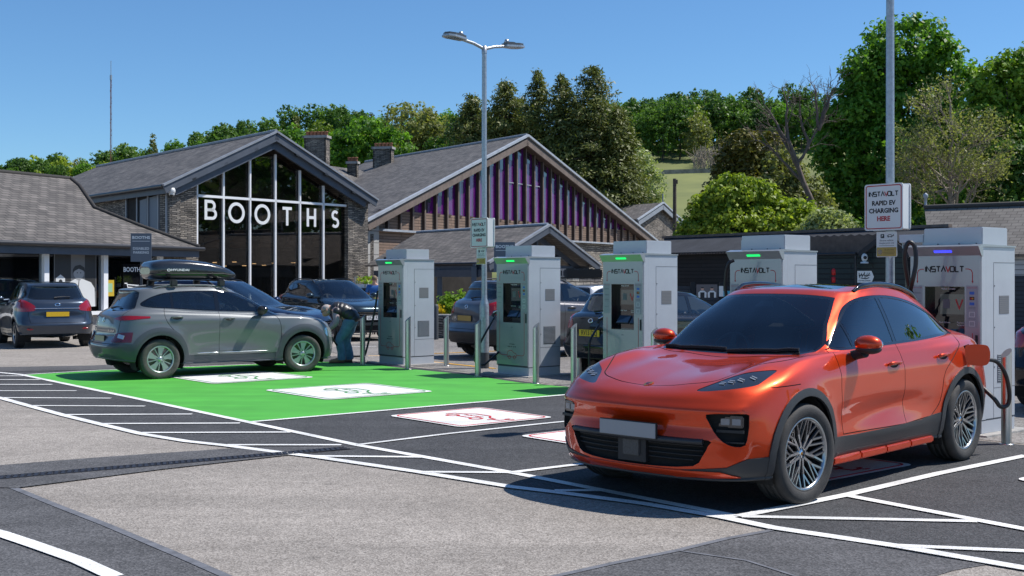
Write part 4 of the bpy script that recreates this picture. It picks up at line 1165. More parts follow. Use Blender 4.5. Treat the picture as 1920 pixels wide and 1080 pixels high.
def upright_car(label, paint, L=4.18, W=1.80, H=1.56, clad=None, pos=(0, 0), head=(1, 0), wheel='five', wr=.34, kona=False, rails=True,
                plate=None, plate_text=None, plate_f=None, lampstyle='cross', group=None, glass=None, low=False, name='parked_car', steer=0, chrome_bar=None, roof_m=None, grille_m=None, front_plate=True, tall_lamp=None):
    kx, ky = L/4.19, W/1.79
    kz = lambda z: .25+(z-.25)*(H-.25)/1.31
    net = remap(net_cross, 4.19, L, 1.79, W, 1.56, H)
    root = thing(name, label, 'car', (pos[0], pos[1], 0), math.atan2(head[1], head[0]), group)
    B = Body(net, nu=6 if low else 8, nv=4 if low else 6, disp=disp_cross if abs(L-4.19) < .3 else disp_cross)
    X = lambda pl: [(a*kx, kz(c)) for a, c in pl]       # side view
    Yf = lambda pl: [(a*ky, kz(c)) for a, c in pl]      # front view
    cl = clad or mat('grey_cladding', (0.032, 0.034, 0.037), rough=0.5, bump=.1, bscale=250)
    gl = glass or m_gl_d
    dlo = sm(X([(.64,1.115),(.52,1.195),(.34,1.305),(.17,1.392),(-.02,1.434),(-.30,1.452),(-.75,1.450),(-1.12,1.425),(-1.34,1.368),(-1.50,1.290),(-1.545,1.238),(-1.40,1.208),(-1.1,1.190),(-.5,1.148),(.1,1.122),(.45,1.112)]), 3)
    B.mark('window_surround', grow(dlo, .018), 'y', SIDE)
    B.mark('front_window', clip_poly(dlo, -.235*kx, .45*kx), 'y', SIDE)
    B.mark('quarter_front', clip_poly(dlo, .475*kx, 1.0), 'y', SIDE)
    B.mark('rear_side_window', clip_poly(dlo, -1.03*kx, -.31*kx), 'y', SIDE)
    B.mark('quarter_window', clip_poly(dlo, -2, -1.075*kx), 'y', SIDE)
    FS = lambda c, n: n.x > 0.1 and c.z > kz(.98) and c.x < 1.3*kx
    ws = sm(Yf([(-.70,1.085),(-.38,1.058),(0,1.050),(.38,1.058),(.70,1.085),(.635,1.27),(.55,1.435),(.49,1.462),(.28,1.482),(0,1.487),(-.28,1.482),(-.49,1.462),(-.55,1.435),(-.635,1.27)]), 3)
    B.mark('windscreen_surround', ws, 'x', FS, only=['body'])
    B.mark('windscreen', grow(ws, -.018), 'x', FS, only=['windscreen_surround'])
    RS = lambda c, n: n.x < -0.12 and c.z > kz(1.0) and c.x < -1.3*kx
    rw = sm(Yf([(-.60,1.15),(-.3,1.135),(0,1.13),(.3,1.135),(.60,1.15),(.585,1.28),(.53,1.42),(.45,1.452),(0,1.458),(-.45,1.452),(-.53,1.42),(-.585,1.28)]), 3)
    B.mark('rear_screen', rw, 'x', RS, only=['body'])
    AR = .405 if abs(wr-.34) < .02 else wr+.065
    AX = ((1.3*kx, wr), (-1.3*kx, wr))
    SO = lambda c, n: abs(c.y) > .55*ky
    if clad is not None or kona:
        for ax in AX: B.mark('arch_trim', circ(ax[0], ax[1], AR+(.125 if kona else .06), 44), 'y', lambda c, n: abs(c.y) > .6*ky and abs(n.y) > .1 and c.z < kz(.93), only=['body'])
        B.mark('sill', X([(1.0,.2),(1.0,.36),(-1.0,.38),(-1.0,.2)]), 'y', SO, only=['body'])
        B.mark('front_lip', [(-1.1,.1),(-1.1,kz(.40)),(1.1,kz(.40)),(1.1,.1)], 'x', lambda c, n: c.x > 1.5*kx and n.x > -.3, only=['body'])
        B.mark('rear_bumper', [(-1.1,.1)]+[(-1.1*ky,kz(.60)),(-.62*ky,kz(.60)),(-.5*ky,kz(.545)),(.5*ky,kz(.545)),(.62*ky,kz(.60)),(1.1*ky,kz(.60)),(1.1,.1)], 'x', lambda c, n: c.x < -1.62*kx, only=['body', 'arch_trim'])
    FF = lambda c, n: c.x > 1.5*kx and n.x > .12
    RR = lambda c, n: c.x < -1.45*kx
    B.mark('grille', sm(Yf([(-.55,.74),(0,.75),(.55,.74),(.50,.60),(.40,.50),(0,.49),(-.40,.50),(-.50,.60)]), 2), 'x', FF, only=['body', 'front_lip'])
    B.mark('lower_grille', sm(Yf([(-.60,.40),(0,.41),(.60,.40),(.50,.29),(0,.28),(-.50,.29)]), 2), 'x', FF, only=['body', 'front_lip'])
    for s in (1, -1):
        if kona:
            hl = [(.50,.875),(.62,.895),(.76,.925),(.83,.94),(.835,.925),(.74,.895),(.60,.865)]
            tl = [(.47,1.015),(.60,1.045),(.70,1.062),(.80,1.060),(.86,1.045),(.86,1.02),(.80,.995),(.68,.985),(.55,.995)]
            t2 = [(.58,.63),(.60,.74),(.68,.775),(.82,.79),(.90,.77),(.90,.64),(.80,.625)]
            B.mark('lower_lamp', sm(Yf([(s*a, c) for a, c in t2]), 2), 'x', lambda c, n: c.x < -1.76*kx, only=['body', 'arch_trim', 'rear_bumper'])
            B.mark('fog_light', sm(Yf([(s*a, c) for a, c in [(.66,.62),(.68,.75),(.80,.79),(.86,.76),(.86,.64),(.76,.60)]]), 2), 'x', FF, only=['body', 'arch_trim', 'front_lip'])
        else:
            hl = [(.52,.78),(.56,.86),(.70,.905),(.80,.93),(.84,.92),(.84,.85),(.76,.80),(.62,.77)]
            tl = tall_lamp or [(.50,.90),(.52,1.00),(.66,1.09),(.76,1.14),(.84,1.13),(.90,1.02),(.90,.90),(.80,.86),(.62,.87)]
        B.mark('headlight', sm(Yf([(s*a, c) for a, c in hl]), 2), 'x', lambda c, n: c.x > 1.25*kx, only=['body'])
        B.mark('tail_light', sm(Yf([(s*a, c) for a, c in tl]), 2), 'x', RR, only=['body'])
    if not low or True:
        bp_ = sm([(1.985*kx,0),(1.95*kx,.38*ky),(1.80*kx,.62*ky),(1.60*kx,.75*ky),(1.2*kx,.755*ky),(.90*kx,.72*ky),(.96*kx,.4*ky),(.985*kx,0)], 2, False)
        bonn = bp_+[(x, -y) for x, y in bp_[::-1]][1:-1]
        TP = lambda c, n: n.z > .15 and c.z > kz(.7)
        B.mark('panel_gap', grow(bonn, .006), 'z', TP, only=['body'])
        B.mark('bonnet', grow(bonn, -.003), 'z', TP, only=['panel_gap'])
        fd = X(sm([(.66,1.09),(.80,1.00),(.86,.85),(.86,.62),(.80,.37)], 3, False)+[(-.27,.37),(-.27,.9),(-.26,1.12),(-.26,1.38),(.0,1.37),(.38,1.22),(.58,1.13)])
        rd = X([(-.27,.37)]+sm([(-.82,.38),(-.86,.55),(-.96,.72),(-1.10,.84),(-1.2,.98),(-1.22,1.10),(-1.18,1.20)], 3, False)+[(-1.06,1.30),(-1.05,1.38),(-.27,1.38),(-.26,1.12),(-.27,.9)])
        for nm, pl in (('front_door', fd), ('rear_door', rd)):
            B.mark('panel_gap', grow(pl, .005), 'y', SIDE, only=['body'])
            B.mark(nm, grow(pl, -.003), 'y', SIDE, only=['body', 'panel_gap', 'sill', 'arch_trim'])
        tg = sm(Yf([(-.62,.60),(.62,.60),(.66,.80),(.66,1.0),(.64,1.14),(.52,1.44),(.44,1.475),(-.44,1.475),(-.52,1.44),(-.64,1.14),(-.66,1.0),(-.66,.80)]), 1)
        B.mark('panel_gap', grow(tg, .005), 'x', lambda c, n: n.x < -.15 and c.x < -1.3*kx, only=['body'])
        B.mark('tailgate', grow(tg, -.004), 'x', lambda c, n: n.x < -.15 and c.x < -1.3*kx, only=['panel_gap', 'body'])
    for ax in AX: B.mark('cutout', circ(ax[0], ax[1], AR, 44), 'y', lambda c, n: abs(c.y) > .52*ky)
    B.delete('cutout'); B.finish()
    p = paint
    B.extract('body', 'body', p, root); B.extract('bonnet', 'bonnet', p, root)
    tgo = B.extract('tailgate', 'tailgate', p, root)
    B.extract('panel_gap', 'panel_gap', m_gap, root, off=-.003)
    B.extract('window_surround', 'window_surround', m_blackg, root, off=-.002, skirt=.004)
    B.extract('windscreen_surround', 'windscreen_surround', m_blackg, root, off=-.001, skirt=.003)
    B.extract('windscreen', 'windscreen', m_gl_w, root)
    B.extract('rear_screen', 'rear_window', mat_glass('rear_glass', (.10, .11, .12), .4), root, off=-.004)
    for sd in (1, -1):
        for fo in (1, -1): B.extract('arch_trim', 'arch_trim', cl, root, off=.016, skirt=.014, side=sd, fore=fo)
        B.extract('sill', 'sill', cl, root, off=.006, skirt=.01, side=sd)
    B.extract('front_lip', 'front_lip', cl, root, off=.004, skirt=.01)
    B.extract('rear_bumper', 'rear_bumper', cl, root, off=.018, skirt=.02)
    gr = B.extract('grille', 'grille', grille_m or m_gap, root, off=-.03)
    B.extract('lower_grille', 'lower_grille', m_gap, root, off=-.03)
    if not kona:
        b = MB().mat(m_black)
        for zz in (.53, .58, .63, .68, .72): b.tube([B.front(y*ky, kz(zz))[0]+Vector((-.012, 0, 0)) for y in (-.44, -.3, -.15, 0, .15, .3, .44)], .009, n=5)
        b.build('slats', None, gr)
    for s in (1, -1):
        B.extract('headlight', 'headlight', m_clearlamp if not kona else m_lampd, root, side=s, off=-.002, skirt=.004)
        B.extract('tail_light', 'tail_light', m_redlamp, root, side=s, off=.006, skirt=.012)
        if kona:
            lo = B.extract('lower_lamp', 'lower_tail_lamp', m_redlampd, root, side=s, off=.020, skirt=.012)
            q, nn = B.ray((-3, s*.745, kz(.715)), (1, 0, 0)); t1 = Vector((0, 1, 0))-nn*nn.y; t1.normalize(); M = frame(q+nn*.021, t1, nn.cross(t1))
            b = MB().mat(m_clearlamp); b.box(-.06, .06, -.035, .03, -.01, .006, M=M, ch=.003); b.build('reversing_lamp', None, lo)
            B.extract('fog_light', 'fog_light', m_clearlamp, root, side=s, off=.004, skirt=.01)
        B.extract('front_window', 'front_window', glass or mat_glass('front_side_glass', (.68, .76, .74), .85), root, off=-.004, side=s)
        B.extract('quarter_front', 'quarter_window', gl, root, off=-.003, side=s)
        B.extract('rear_side_window', 'rear_side_window', gl, root, off=-.004, side=s)
        B.extract('quarter_window', 'quarter_window', gl, root, off=-.004, side=s)
        for nm, hx, hz in (('front_door', -.10, .985), ('rear_door', -1.02, 1.02)):
            d = B.extract(nm, nm, p, root, side=s)
            if d: handle(B, hx*kx, kz(hz), s, p, d, .2)
        if kona:
            for x0, x1 in ((-.68, -.28), (-.26, .62)):
                pts = [B.side(x0+(x1-x0)*t/6, kz(.415), s)[0]+Vector((0, s*.008, 0)) for t in range(7)]
                b = MB().mat(m_chrome); b.tube(pts, [.004]+[.018]*5+[.006], n=6, flat=.5); b.build('door_moulding', None, root)
        q, nn = B.side(.52*kx, kz(1.115), s)
        b = MB().mat(m_black if kona else p); c = Vector((.47*kx, s*(W/2+.075), kz(1.13)))
        b.tube([q+Vector((.03, -s*.02, -.02)), c+Vector((.01, -s*.02, -.045))], [.045, .04], n=10)
        b.ball(c, 1, n=10, sc=(.085, .115, .078)); mo = b.build('mirror', None, root)
        if kona:
            b = MB().mat(m_blackg); b.ball(c+Vector((.012, 0, .012)), 1, n=10, sc=(.080, .116, .070)); b.build('mirror_cap', None, mo)
        if rails:
            pts = []
            for t in range(11):
                u = t/10; x = (.0-1.35*u)*kx
                yy = (.585-.05*max(0, (u-.7)/.3))*ky
                h = B.top(x, yy)[0].z; lift = .04*min(1, min(u, 1-u)/.12)**.6
                pts.append((x, s*yy, h+lift-.008))
            b = MB().mat(m_black if not kona else p); b.tube(crom(pts, 2), .015, n=7); b.build('roof_rail', None, root)
    # plates
    def plate_at(front, m, text):
        q, nn = (B.front(0, kz(.60)) if front else B.ray((-4, 0, kz(.80 if not kona else .665)), (1, 0, 0)))
        nn = Vector((1 if front else -1, 0, 0)); t1 = Vector((0, 1 if front else -1, 0)); M = frame(q+nn*(.012), t1, (0, 0, 1))
        b = MB().mat(m_black).box(-.265, .265, -.06, .06, -.03, .0, M=M).mat(m).box(-.26, .26, -.055, .055, .0005, .004, M=M)
        if text: b.mat(m_ink).text(text, .115, M @ Matrix.Translation((0, 0, .0045)), ext=.0005, sx=.85, bold=.002)
        b.build('number_plate', None, root)
    if plate: plate_at(False, plate, plate_text)
    if plate_f: plate_at(True, m_plate_w, plate_f)
    # badge, rear wiper
    q, nn = B.ray((-4, 0, kz(1.02 if not kona else .985)), (1, 0, 0)); t1 = Vector((0, -1, 0)); M = frame(q+nn*.004, t1, nn.cross(t1).normalized()*1)
    b = MB().mat(m_chrome)
    b.lathe([(.030, 0), (.045, .004), (.048, 0)], 20, M=M @ Matrix.Diagonal((1.35, .85, 1, 1)))
    if not low: b.box(-.04, .04, -.006, .006, 0, .005, M=M @ Matrix.Rotation(R(55), 4, 'Z'))
    b.build('badge', None, tgo or root)
    q, nn = B.ray((-4, .05, kz(1.16)), (1, 0, 0)); q2, n2 = B.ray((-4, -.32, kz(1.19)), (1, 0, 0))
    b = MB().mat(m_black); b.tube([q+nn*.02, (q+q2)/2+nn*.03, q2+n2*.016], [.022, .012, .008], n=6); b.build('rear_wiper', None, root)
    if chrome_bar:
        b = MB().mat(m_chrome); b.tube([B.ray((-4, y*ky, kz(.935)), (1, 0, 0))[0]+Vector((-.006, 0, 0)) for y in (-.52, -.3, 0, .3, .52)], .012, n=6); b.build('tailgate_strip', None, root)
        for s in (1, -1):
            b = MB().mat(m_redlamp); q, nn = B.ray((-4, s*.62*ky, kz(.46)), (1, 0, 0)); b.ball(q, 1, n=6, sc=(.02, .10, .025)); b.build('reflector', None, root)
    seats(root, x1=.0, x2=-.80*kx, z=.60*H/1.56); dash(root, x=.62*kx, z=kz(1.03), W=.66, s=-1)
    b = MB().mat(m_under); b.box(-.88*kx, .88*kx, -.80*ky, .80*ky, .24, .30); b.box(-1.75*kx, -.88*kx, -.52, .52, .30, .8); b.box(.88*kx, 1.6*kx, -.52, .52, .28, .65)
    b.build('floor_pan', None, root)
    wells(root, AX, AR, W/2-.04)
    for ax in AX:
        for s in (1, -1):
            make_wheel(root, ax[0], s*(W/2-.115), wr, wheel, steer=steer if ax[0] > 0 else 0, w=.215, rr=wr*.67, tm=m_tyre_d if kona else None, low=low, m1=mat('satin_alloy', (.42, .45, .45), rough=.35, metal=.8) if kona else None)
    root.location = (pos[0], pos[1], 0)
    return root, B

p_grey = mat_carpaint('warm_grey_paint', (0.140, 0.150, 0.158), metal=.22, rough=.38)
p_clad = mat_carpaint('blue_grey_cladding', (0.072, 0.080, 0.094), metal=.10, rough=.5); p_clad.node_tree.nodes['Principled BSDF'].inputs['Coat Weight'].default_value = .35
kh = (Vector((-3.775, 21.1, 0))-Vector((-5.90, 19.6, 0))).normalized()
kr = (Vector((-3.775, 21.1, 0))+Vector((-5.90, 19.6, 0)))/2
kl = Vector((-kh.y, kh.x, 0))
kpos = kr+kl*.80
kona, Bk = upright_car('grey crossover with a black roof box on its roof, parked on the green bay', p_grey, kona=True, clad=p_clad, pos=kpos, head=kh, wheel='aero', wr=.335,
     plate=mat('beige_plate', (.36, .33, .19), rough=.5), steer=R(-9), name='parked_car')
# ------------------------------------------------------------------ rapid chargers
m_cab = mat('grey_cabinet', (0.46, 0.49, 0.53), rough=0.38, metal=.15, coat=.3, var=.05, vscale=2)
m_cabf = mat('cabinet_front', (0.33, 0.345, 0.365), rough=0.28, metal=.35, coat=.5)
m_cabk = mat('cabinet_seam', (0.12, 0.125, 0.135), rough=0.6)
m_vent = mat('vent_mesh', (0.19, 0.195, 0.20), rough=0.7)
m_scr = mat('black_screen', (0.012, 0.014, 0.017), rough=0.07, coat=1.0)
m_lcd = mat('screen_face', (0.035, 0.042, 0.045), rough=0.12, coat=1.0, emit=(.5, .6, .62), estr=.03)
m_red = mat('red_ink', (0.42, 0.02, 0.025), rough=0.5)
m_ledg = mat('green_led', (0.02, .35, .08), rough=.4, emit=(0.01, 0.85, 0.16), estr=1.1)
m_ledb = mat('blue_led', (0.03, .05, .5), rough=.4, emit=(0.06, 0.07, 1.0), estr=1.1)
m_cable = mat('cable_rubber', (0.012, 0.012, 0.013), rough=0.45)
m_steel = mat('brushed_steel', (0.55, 0.55, 0.54), rough=0.3, metal=1.0, bump=.05, bscale=60)
m_galv = mat('galvanised_steel', (0.40, 0.42, 0.44), rough=0.42, metal=.75, var=.18, vscale=22)
m_conc = mat('concrete', (0.34, 0.33, 0.31), rough=.9, var=.18, vscale=8, bump=.3)
m_wht = mat('white_board', (0.66, 0.67, 0.66), rough=.35, coat=.2)
GL = {'I': (.0, [[(0,0),(0,1)]]), 'N': (1, [[(0,0),(0,1),(1,0),(1,1)]]), 'S': (1, [[(1,1),(0,1),(0,.5),(1,.5),(1,0),(0,0)]]), 'T': (1, [[(0,1),(1,1)],[(.5,1),(.5,0)]]),
      'A': (1.15, [[(0,0),(.55,1),(1.1,0)]]), 'V': (1.1, [[(0,1),(.55,0),(1.1,1)]]), 'O': (1.05, [[(.15,0),(0,.18),(0,.82),(.15,1),(.9,1),(1.05,.82),(1.05,.18),(.9,0),(.15,0)]]), 'L': (.85, [[(0,1),(0,0),(.85,0)]])}
def logo(b, M, width, h, ink, red, d=.002):
    word = 'INSTAVOLT'; gap = .30; tot = sum(GL[c][0] for c in word)+gap*(len(word)-1)-.55
    k = width/tot; x = -width/2
    for i, c in enumerate(word):
        w, st = GL[c]
        b.mat(red if c == 'V' else ink)
        b.strokes([[(x+p[0]*k, (p[1]-.5)*h) for p in l] for l in st], h*.25, M, d)
        x += (w+gap)*k
        if c in 'AV': x -= .275*k
CW, CD = .83, .75
def make_charger(label, led, extras=True):
    root = thing('rapid_charger', label, 'EV charger', group='rapid chargers in a row')
    hw, hd = CW/2, CD/2
    b = MB().mat(m_cab)
    b.box(-hw, hw, -hd+.105, hd, .17, 2.03, ch=.006); b.box(-hw, -hw+.006, -hd+.004, -hd+.11, .17, 2.03).box(hw-.006, hw, -hd+.004, -hd+.11, .17, 2.03); b.mat(m_cabk).box(-hw+.006, hw-.006, -hd+.02, hd-.006, .15, .18)
    b.mat(m_cab).box(-hw+.003, hw-.003, -hd+.018, hd-.003, 0.02, .16, ch=.004)
    b.build('cabinet', None, root)
    M = frame((0, -hd+.010, 0), (1, 0, 0), (0, 0, 1))      # front face, z towards the viewer
    x0, x1, z0, z1 = -.235, .235, .92, 1.60
    b = MB().mat(m_cabf)
    for a in ((-hw+.004, x0, .19, 1.935), (x1, hw-.004, .19, 1.935), (x0, x1, .19, z0), (x0, x1, z1, 1.935)): b.box(a[0], a[1], a[2], a[3], -.09, .018, M=M)
    b.build('front_panel', None, root)
    b = MB().mat(m_red)
    Mf = M @ Matrix.Translation((0, 0, .0185))
    cur = lambda s, zt, zb, xi: [(s*xi, zt), (s*(hw-.135), zt), (s*(hw-.105), zt-.012), (s*(hw-.09), zt-.04), (s*(hw-.09), zb)]
    for s in (1, -1):
        b.strokes([cur(s, 1.79, 1.66, .245)], .009, Mf, .001)
        b.strokes([[(s*(hw-.09), 1.10), (s*(hw-.09), .40), (s*(hw-.105), .372), (s*(hw-.135), .36), (s*.12, .36)]], .008, Mf, .001)
        b.prism([(s*(hw-.09)-.012, 1.66), (s*(hw-.09)+.012, 1.66), (s*(hw-.09), 1.635)], .001, Mf)
    b.strokes([[(-.12,.36),(-.115,.41),(-.06,.44),(.0,.44),(.06,.40),(.115,.385),(.12,.33),(-.12,.33),(-.12,.36)]], .008, Mf, .001)
    for cx in (-.065, .07): b.strokes([[(cx+.03*math.cos(a*R(45)), .325+.03*math.sin(a*R(45))) for a in range(8)]+[(cx+.03, .325)]], .008, Mf, .001)
    b.build('outline', None, root)
    b = MB(); logo(b, Mf @ Matrix.Translation((0, 1.79, 0)), .45, .056, m_ink, m_red, .001); b.build('logo', None, root)
    b = MB().mat(m_ink).text('24/7 helpline', .028, Mf @ Matrix.Translation((0, .55, 0)), ext=.0004)
    b.text('0808 281 44 44', .034, Mf @ Matrix.Translation((0, .505, 0)), ext=.0004)
    b.mat(m_cabk).text('400V', .024, Mf @ Matrix.Translation((0, .84, 0)), ext=.0004)
    b.build('helpline', None, root)
    # side strips with notices
    b = MB().mat(mat('notice_strip', (.30, .31, .325), rough=.4))
    Mn = M @ Matrix.Translation((0, 0, .0185))
    b.box(-.395, -.265, 1.16, 1.61, 0, .0012, M=Mn)
    Mo = Mn @ Matrix.Translation((0, 0, .0014))
    b.mat(m_red).text('HOW TO USE', .019, Mo @ Matrix.Translation((-.33, 1.585, 0)), ext=.0003); b.mat(m_cabk)
    for zz in (1.37, 1.36, 1.53, 1.52, 1.44, 1.43, 1.34, 1.26): b.box(-.375, -.285, zz, zz+.004, 0, .0006, M=Mo)
    b.build('notice_strip', None, root); b = MB().mat(MATS['notice_strip']).box(.255, .385, 1.16, 1.61, 0, .0012, M=Mn)
    b.mat(m_red).text('HOW TO PAY', .019, Mo @ Matrix.Translation((.32, 1.585, 0)), ext=.0003)
    b.mat(mat('blue_ink', (.04, .14, .5), rough=.5)).box(.293, .347, 1.515, 1.545, 0, .001, M=Mo).box(.293, .347, 1.40, 1.43, 0, .001, M=Mo)
    b.mat(m_ink).box(.293, .347, 1.455, 1.49, 0, .001, M=Mo)
    b.mat(m_red).lathe([(.001, .0013), (.011, .0013)], 10, M=Mo @ Matrix.Translation((.312, 1.4725, 0)))
    b.mat(m_yellow).lathe([(.001, .0015), (.010, .0015)], 10, M=Mo @ Matrix.Translation((.328, 1.4725, 0)))
    b.mat(m_wht)
    for zz in (1.30, 1.20): b.strokes([[(.29,zz-.025),(.29,zz+.025),(.35,zz+.025),(.35,zz-.025),(.29,zz-.025)]], .005, Mo, .0006)
    b.mat(m_cabk)
    for zz in (1.375, 1.36, 1.25): b.box(.28, .36, zz, zz+.004, 0, .0006, M=Mo)
    b.build('notice_strip', None, root)
    # recessed screen bay
    b = MB().mat(m_scr)
    b.box(x0, x1, z0, z1, -.09, -.085, M=M); b.box(x0-.0, x0+.006, z0, z1, -.09, .016, M=M); b.box(x1-.006, x1, z0, z1, -.09, .016, M=M)
    b.box(x0, x1, z1-.006, z1, -.09, .016, M=M); b.box(x0, x1, z0, z0+.006, -.09, .016, M=M)
    b.box(x0+.12, x1-.01, 1.27, 1.54, -.07, -.05, M=M, ch=.005)
    b.mat(m_lcd).box(x0+.15, x1-.04, 1.295, 1.515, -.048, -.044, M=M)
    b.mat(m_red); Mv = M @ Matrix.Translation((.14, 1.41, -.0435)); b.strokes([[(-.04,.05),(0,-.05),(.04,.05)]], .018, Mv, .001)
    b.mat(m_cabk).box(-.05, .03, 1.36, 1.46, -.0438, -.043, M=M)
    Mt = M @ Matrix.Translation((0, 1.08, -.04)) @ Matrix.Rotation(R(-38), 4, 'X')
    b.mat(m_scr).box(-.16, .10, -.075, .075, -.03, -.004, M=Mt, ch=.004)
    b.mat(mat('touch_screen', (.03, .05, .09), rough=.06, coat=1)).box(-.145, .085, -.062, .062, -.003, .0, M=Mt)
    b.mat(m_scr).box(.125, .215, -.08, .08, -.03, .004, M=Mt, ch=.005)
    b.mat(m_wht)
    for t, x, z, sz in (('Video Screen', .04, 1.575, .03), ('Start Screen', -.03, 1.205, .026), ('Payment', .155, 1.205, .024), ('Terminal', .155, 1.178, .024)):
        b.text(t, sz, M @ Matrix.Translation((x, z, -.083+(.04 if z < 1.3 else .09))), ext=.0004)
    b.build('screen_bay', None, root)
    # canopy
    b = MB().mat(m_cabf)
    pr = [(-hd+.03, 1.925), (-hd-.006, 1.932), (-hd-.075, 2.035), (-hd+.02, 2.058), (hd, 2.045), (hd, 2.03), (-hd+.03, 2.03)]
    n = len(pr)
    for xa, xb in ((-hw-.012, hw+.012),):
        vs = [(xa, p[0], p[1]) for p in pr]+[(xb, p[0], p[1]) for p in pr]
        b.add(vs[:n], [tuple(range(n))]).add(vs[n:], [tuple(range(n-1, -1, -1))])
        b.add(vs, [(i, i+n, (i+1) % n+n, (i+1) % n) for i in range(n)])
    cn = b.build('canopy', None, root)
    th = math.atan2(.069, .103)
    b = MB().mat(led); Mc = Matrix.Translation((0, -hd-.043, 1.982)) @ Matrix.Rotation(th, 4, 'X')
    b.box(-.105, .105, -.006, .001, -.014, .014, M=Mc, ch=.002); b.build('status_light', None, cn)
    b = MB().mat(m_cab)
    b.box(-hw+.10, hw-.04, -hd+.11, hd-.09, 2.045, 2.245, ch=.008); b.box(-hw+.05, -hw+.10, -hd+.16, -hd+.3, 2.05, 2.19, ch=.005)
    b.mat(m_cabk)
    for xx in (-.15, .1, .3): b.box(xx, xx+.014, -hd+.104, -hd+.112, 2.06, 2.074)
    b.build('roof_housing', None, root)
    # right flank: door outline, mesh, louvres
    Ms = frame((hw+.0005, 0, 0), (0, 1, 0), (0, 0, 1))
    b = MB().mat(m_cabk)
    b.strokes([[(-.10,.50),(-.10,1.86),(hd,1.86)],[(hd,.50),(-.10,.50)]], .005, Ms, .0012)
    b.strokes([[(-hd+.014,.17),(-hd+.014,1.93)],[(-.10,.165),(-.10,.50)]], .004, Ms, .0012)
    for zz in (.72, 1.15, 1.6): b.box(-.088, -.075, zz, zz+.014, 0, .003, M=Ms)
    b.build('flank_seam', None, root)
    b = MB().mat(m_vent).box(.02, .235, 1.30, 1.50, 0, .0025, M=Ms)
    b.mat(m_cabk)
    for i in range(9): b.box(.02, .235, 1.308+i*.0215, 1.312+i*.0215, .0025, .0035, M=Ms)
    b.build('vent', None, root)
    b = MB().mat(m_vent).box(-.02, .255, .55, .86, 0, .0015, M=Ms)
    b.mat(m_cabk)
    for i in range(15): b.box(-.015, .25, .560+i*.02, .571+i*.02, .0015, .003, M=Ms)
    b.mat(m_cab)
    for i in range(15): b.box(-.015, .25, .571+i*.02, .576+i*.02, .0015, .007, M=Ms)
    b.build('louvre', None, root)
    b = MB().mat(m_black).box(hw-.055, hw-.03, .92, 1.08, .018, .03, M=M, ch=.003); b.build('lock', None, root)
    b = MB().mat(m_conc).box(-hw-.12, hw+.12, -hd-.10, hd+.15, -.02, .022, ch=.006).box(-hw-.3, -hw-.14, -hd-.08, -hd+.05, -.02, .03); b.build('plinth', None, root)
    # holsters on the far flank
    b = MB().mat(m_black); b.box(-hw-.07, -hw, -hd+.08, -hd+.22, .98, 1.14, ch=.01); b.mat(m_cab).box(-hw-.10, -hw, -hd+.06, -hd+.24, 1.14, 1.17, ch=.01)
    b.build('holster', None, root)
    return root
corners = [(755, 22.5), (990, 19.9), (1206, 17.2), (1466, 14.85), (1839, 12.55)]
clab = ['farthest charger, green light, beside the man in the padded vest', 'charger with green light just right of the lamp post with a sign', 'middle charger with green light, left of the orange car bonnet',
        'charger with green light whose lower half hides behind the orange car windscreen', 'nearest charger with a blue light, cable plugged into the orange car']
rz = math.atan2(RV.y, RV.x)
off = RV*(CW/2)-BV*(CD/2)
ch0 = make_charger(clab[0], m_ledg); CPOS = []
for i, (px, Y) in enumerate(corners):
    c = Vector(((px-960)/FP*Y, Y, 0))-off
    CPOS.append(c)
    o = ch0 if i == 0 else copy_tree(ch0)
    o.location = c; o.rotation_euler = (0, 0, rz); o['label'] = clab[i]
    if i == 4:
        for ch in o.children:
            for g in ch.children:
                if g.name.startswith('status_light'):
                    g.data = g.data.copy(); g.data.materials.clear(); g.data.materials.append(m_ledb)
def cpt(i, x, y, z): return CPOS[i]+RV*x+BV*y+Vector((0, 0, z))

def cable(pts, label, name='charging_cable', r=.019, plug=None):
    b = MB().mat(m_cable); b.tube(crom(pts, 8), r, n=10)
    if plug: 
        d = (plug[1]-plug[0]).normalized(); b.tube([plug[0], plug[0]+d*.08, plug[0]+d*.09, plug[1]], [.034, .036, .030, .022], n=12)
    o = b.build(name); return tag(o, label, 'cable')
hw, hd = CW/2, CD/2
# nearest charger: arm, hanging loop and the lead into the car
b = MB().mat(m_cab); b.beam(cpt(4, -hw+.05, -hd+.2, 2.14), cpt(4, -hw-.20, -hd+.12, 2.14), .10, .09)
b.mat(m_galv); b.tube([cpt(4, -hw-.17, -hd+.12, 2.10), cpt(4, -hw-.17, -hd+.12, 2.03)], .008, n=6)
tag(b.build('cable_arm'), 'grey arm at the top left of the charger with the blue light', 'cable arm')
Mw = Matrix.Translation(MAC_POS) @ Matrix.Rotation(math.atan2(MAC_H.y, MAC_H.x), 4, 'Z')
mc = lambda x, y, z: Mw @ Vector((x, y, z))
cable([P(1716, 700, 12.9), P(1724, 620, 12.9), P(1716, 575, 12.85), P(1703, 530, 12.8), P(1696, 480, 12.75), P(1703, 455, 12.72), P(1715, 463, 12.7), P(1717, 495, 12.68), P(1710, 530, 12.7), P(1703, 565, 12.9), P(1700, 620, 13.1)],
      'black cable hanging in a loop from the arm of the nearest charger', r=.024)
pr = mc(-1.60, .93, .99)
pe = mc(-1.74, 1.05, .93)
cable([pe, mc(-1.87, 1.10, .90), mc(-2.02, 1.12, .78), mc(-2.12, 1.12, .60), mc(-2.14, 1.10, .48), mc(-2.06, 1.06, .46), mc(-1.98, 1.02, .55), mc(-2.02, .80, .72), mc(-2.2, .6, .8), cpt(4, -hw-.02, -hd+.15, .8)],
      'black charging lead plugged into the rear wing of the orange car', r=.020, plug=(mc(-1.58, .92, 1.0), pe))
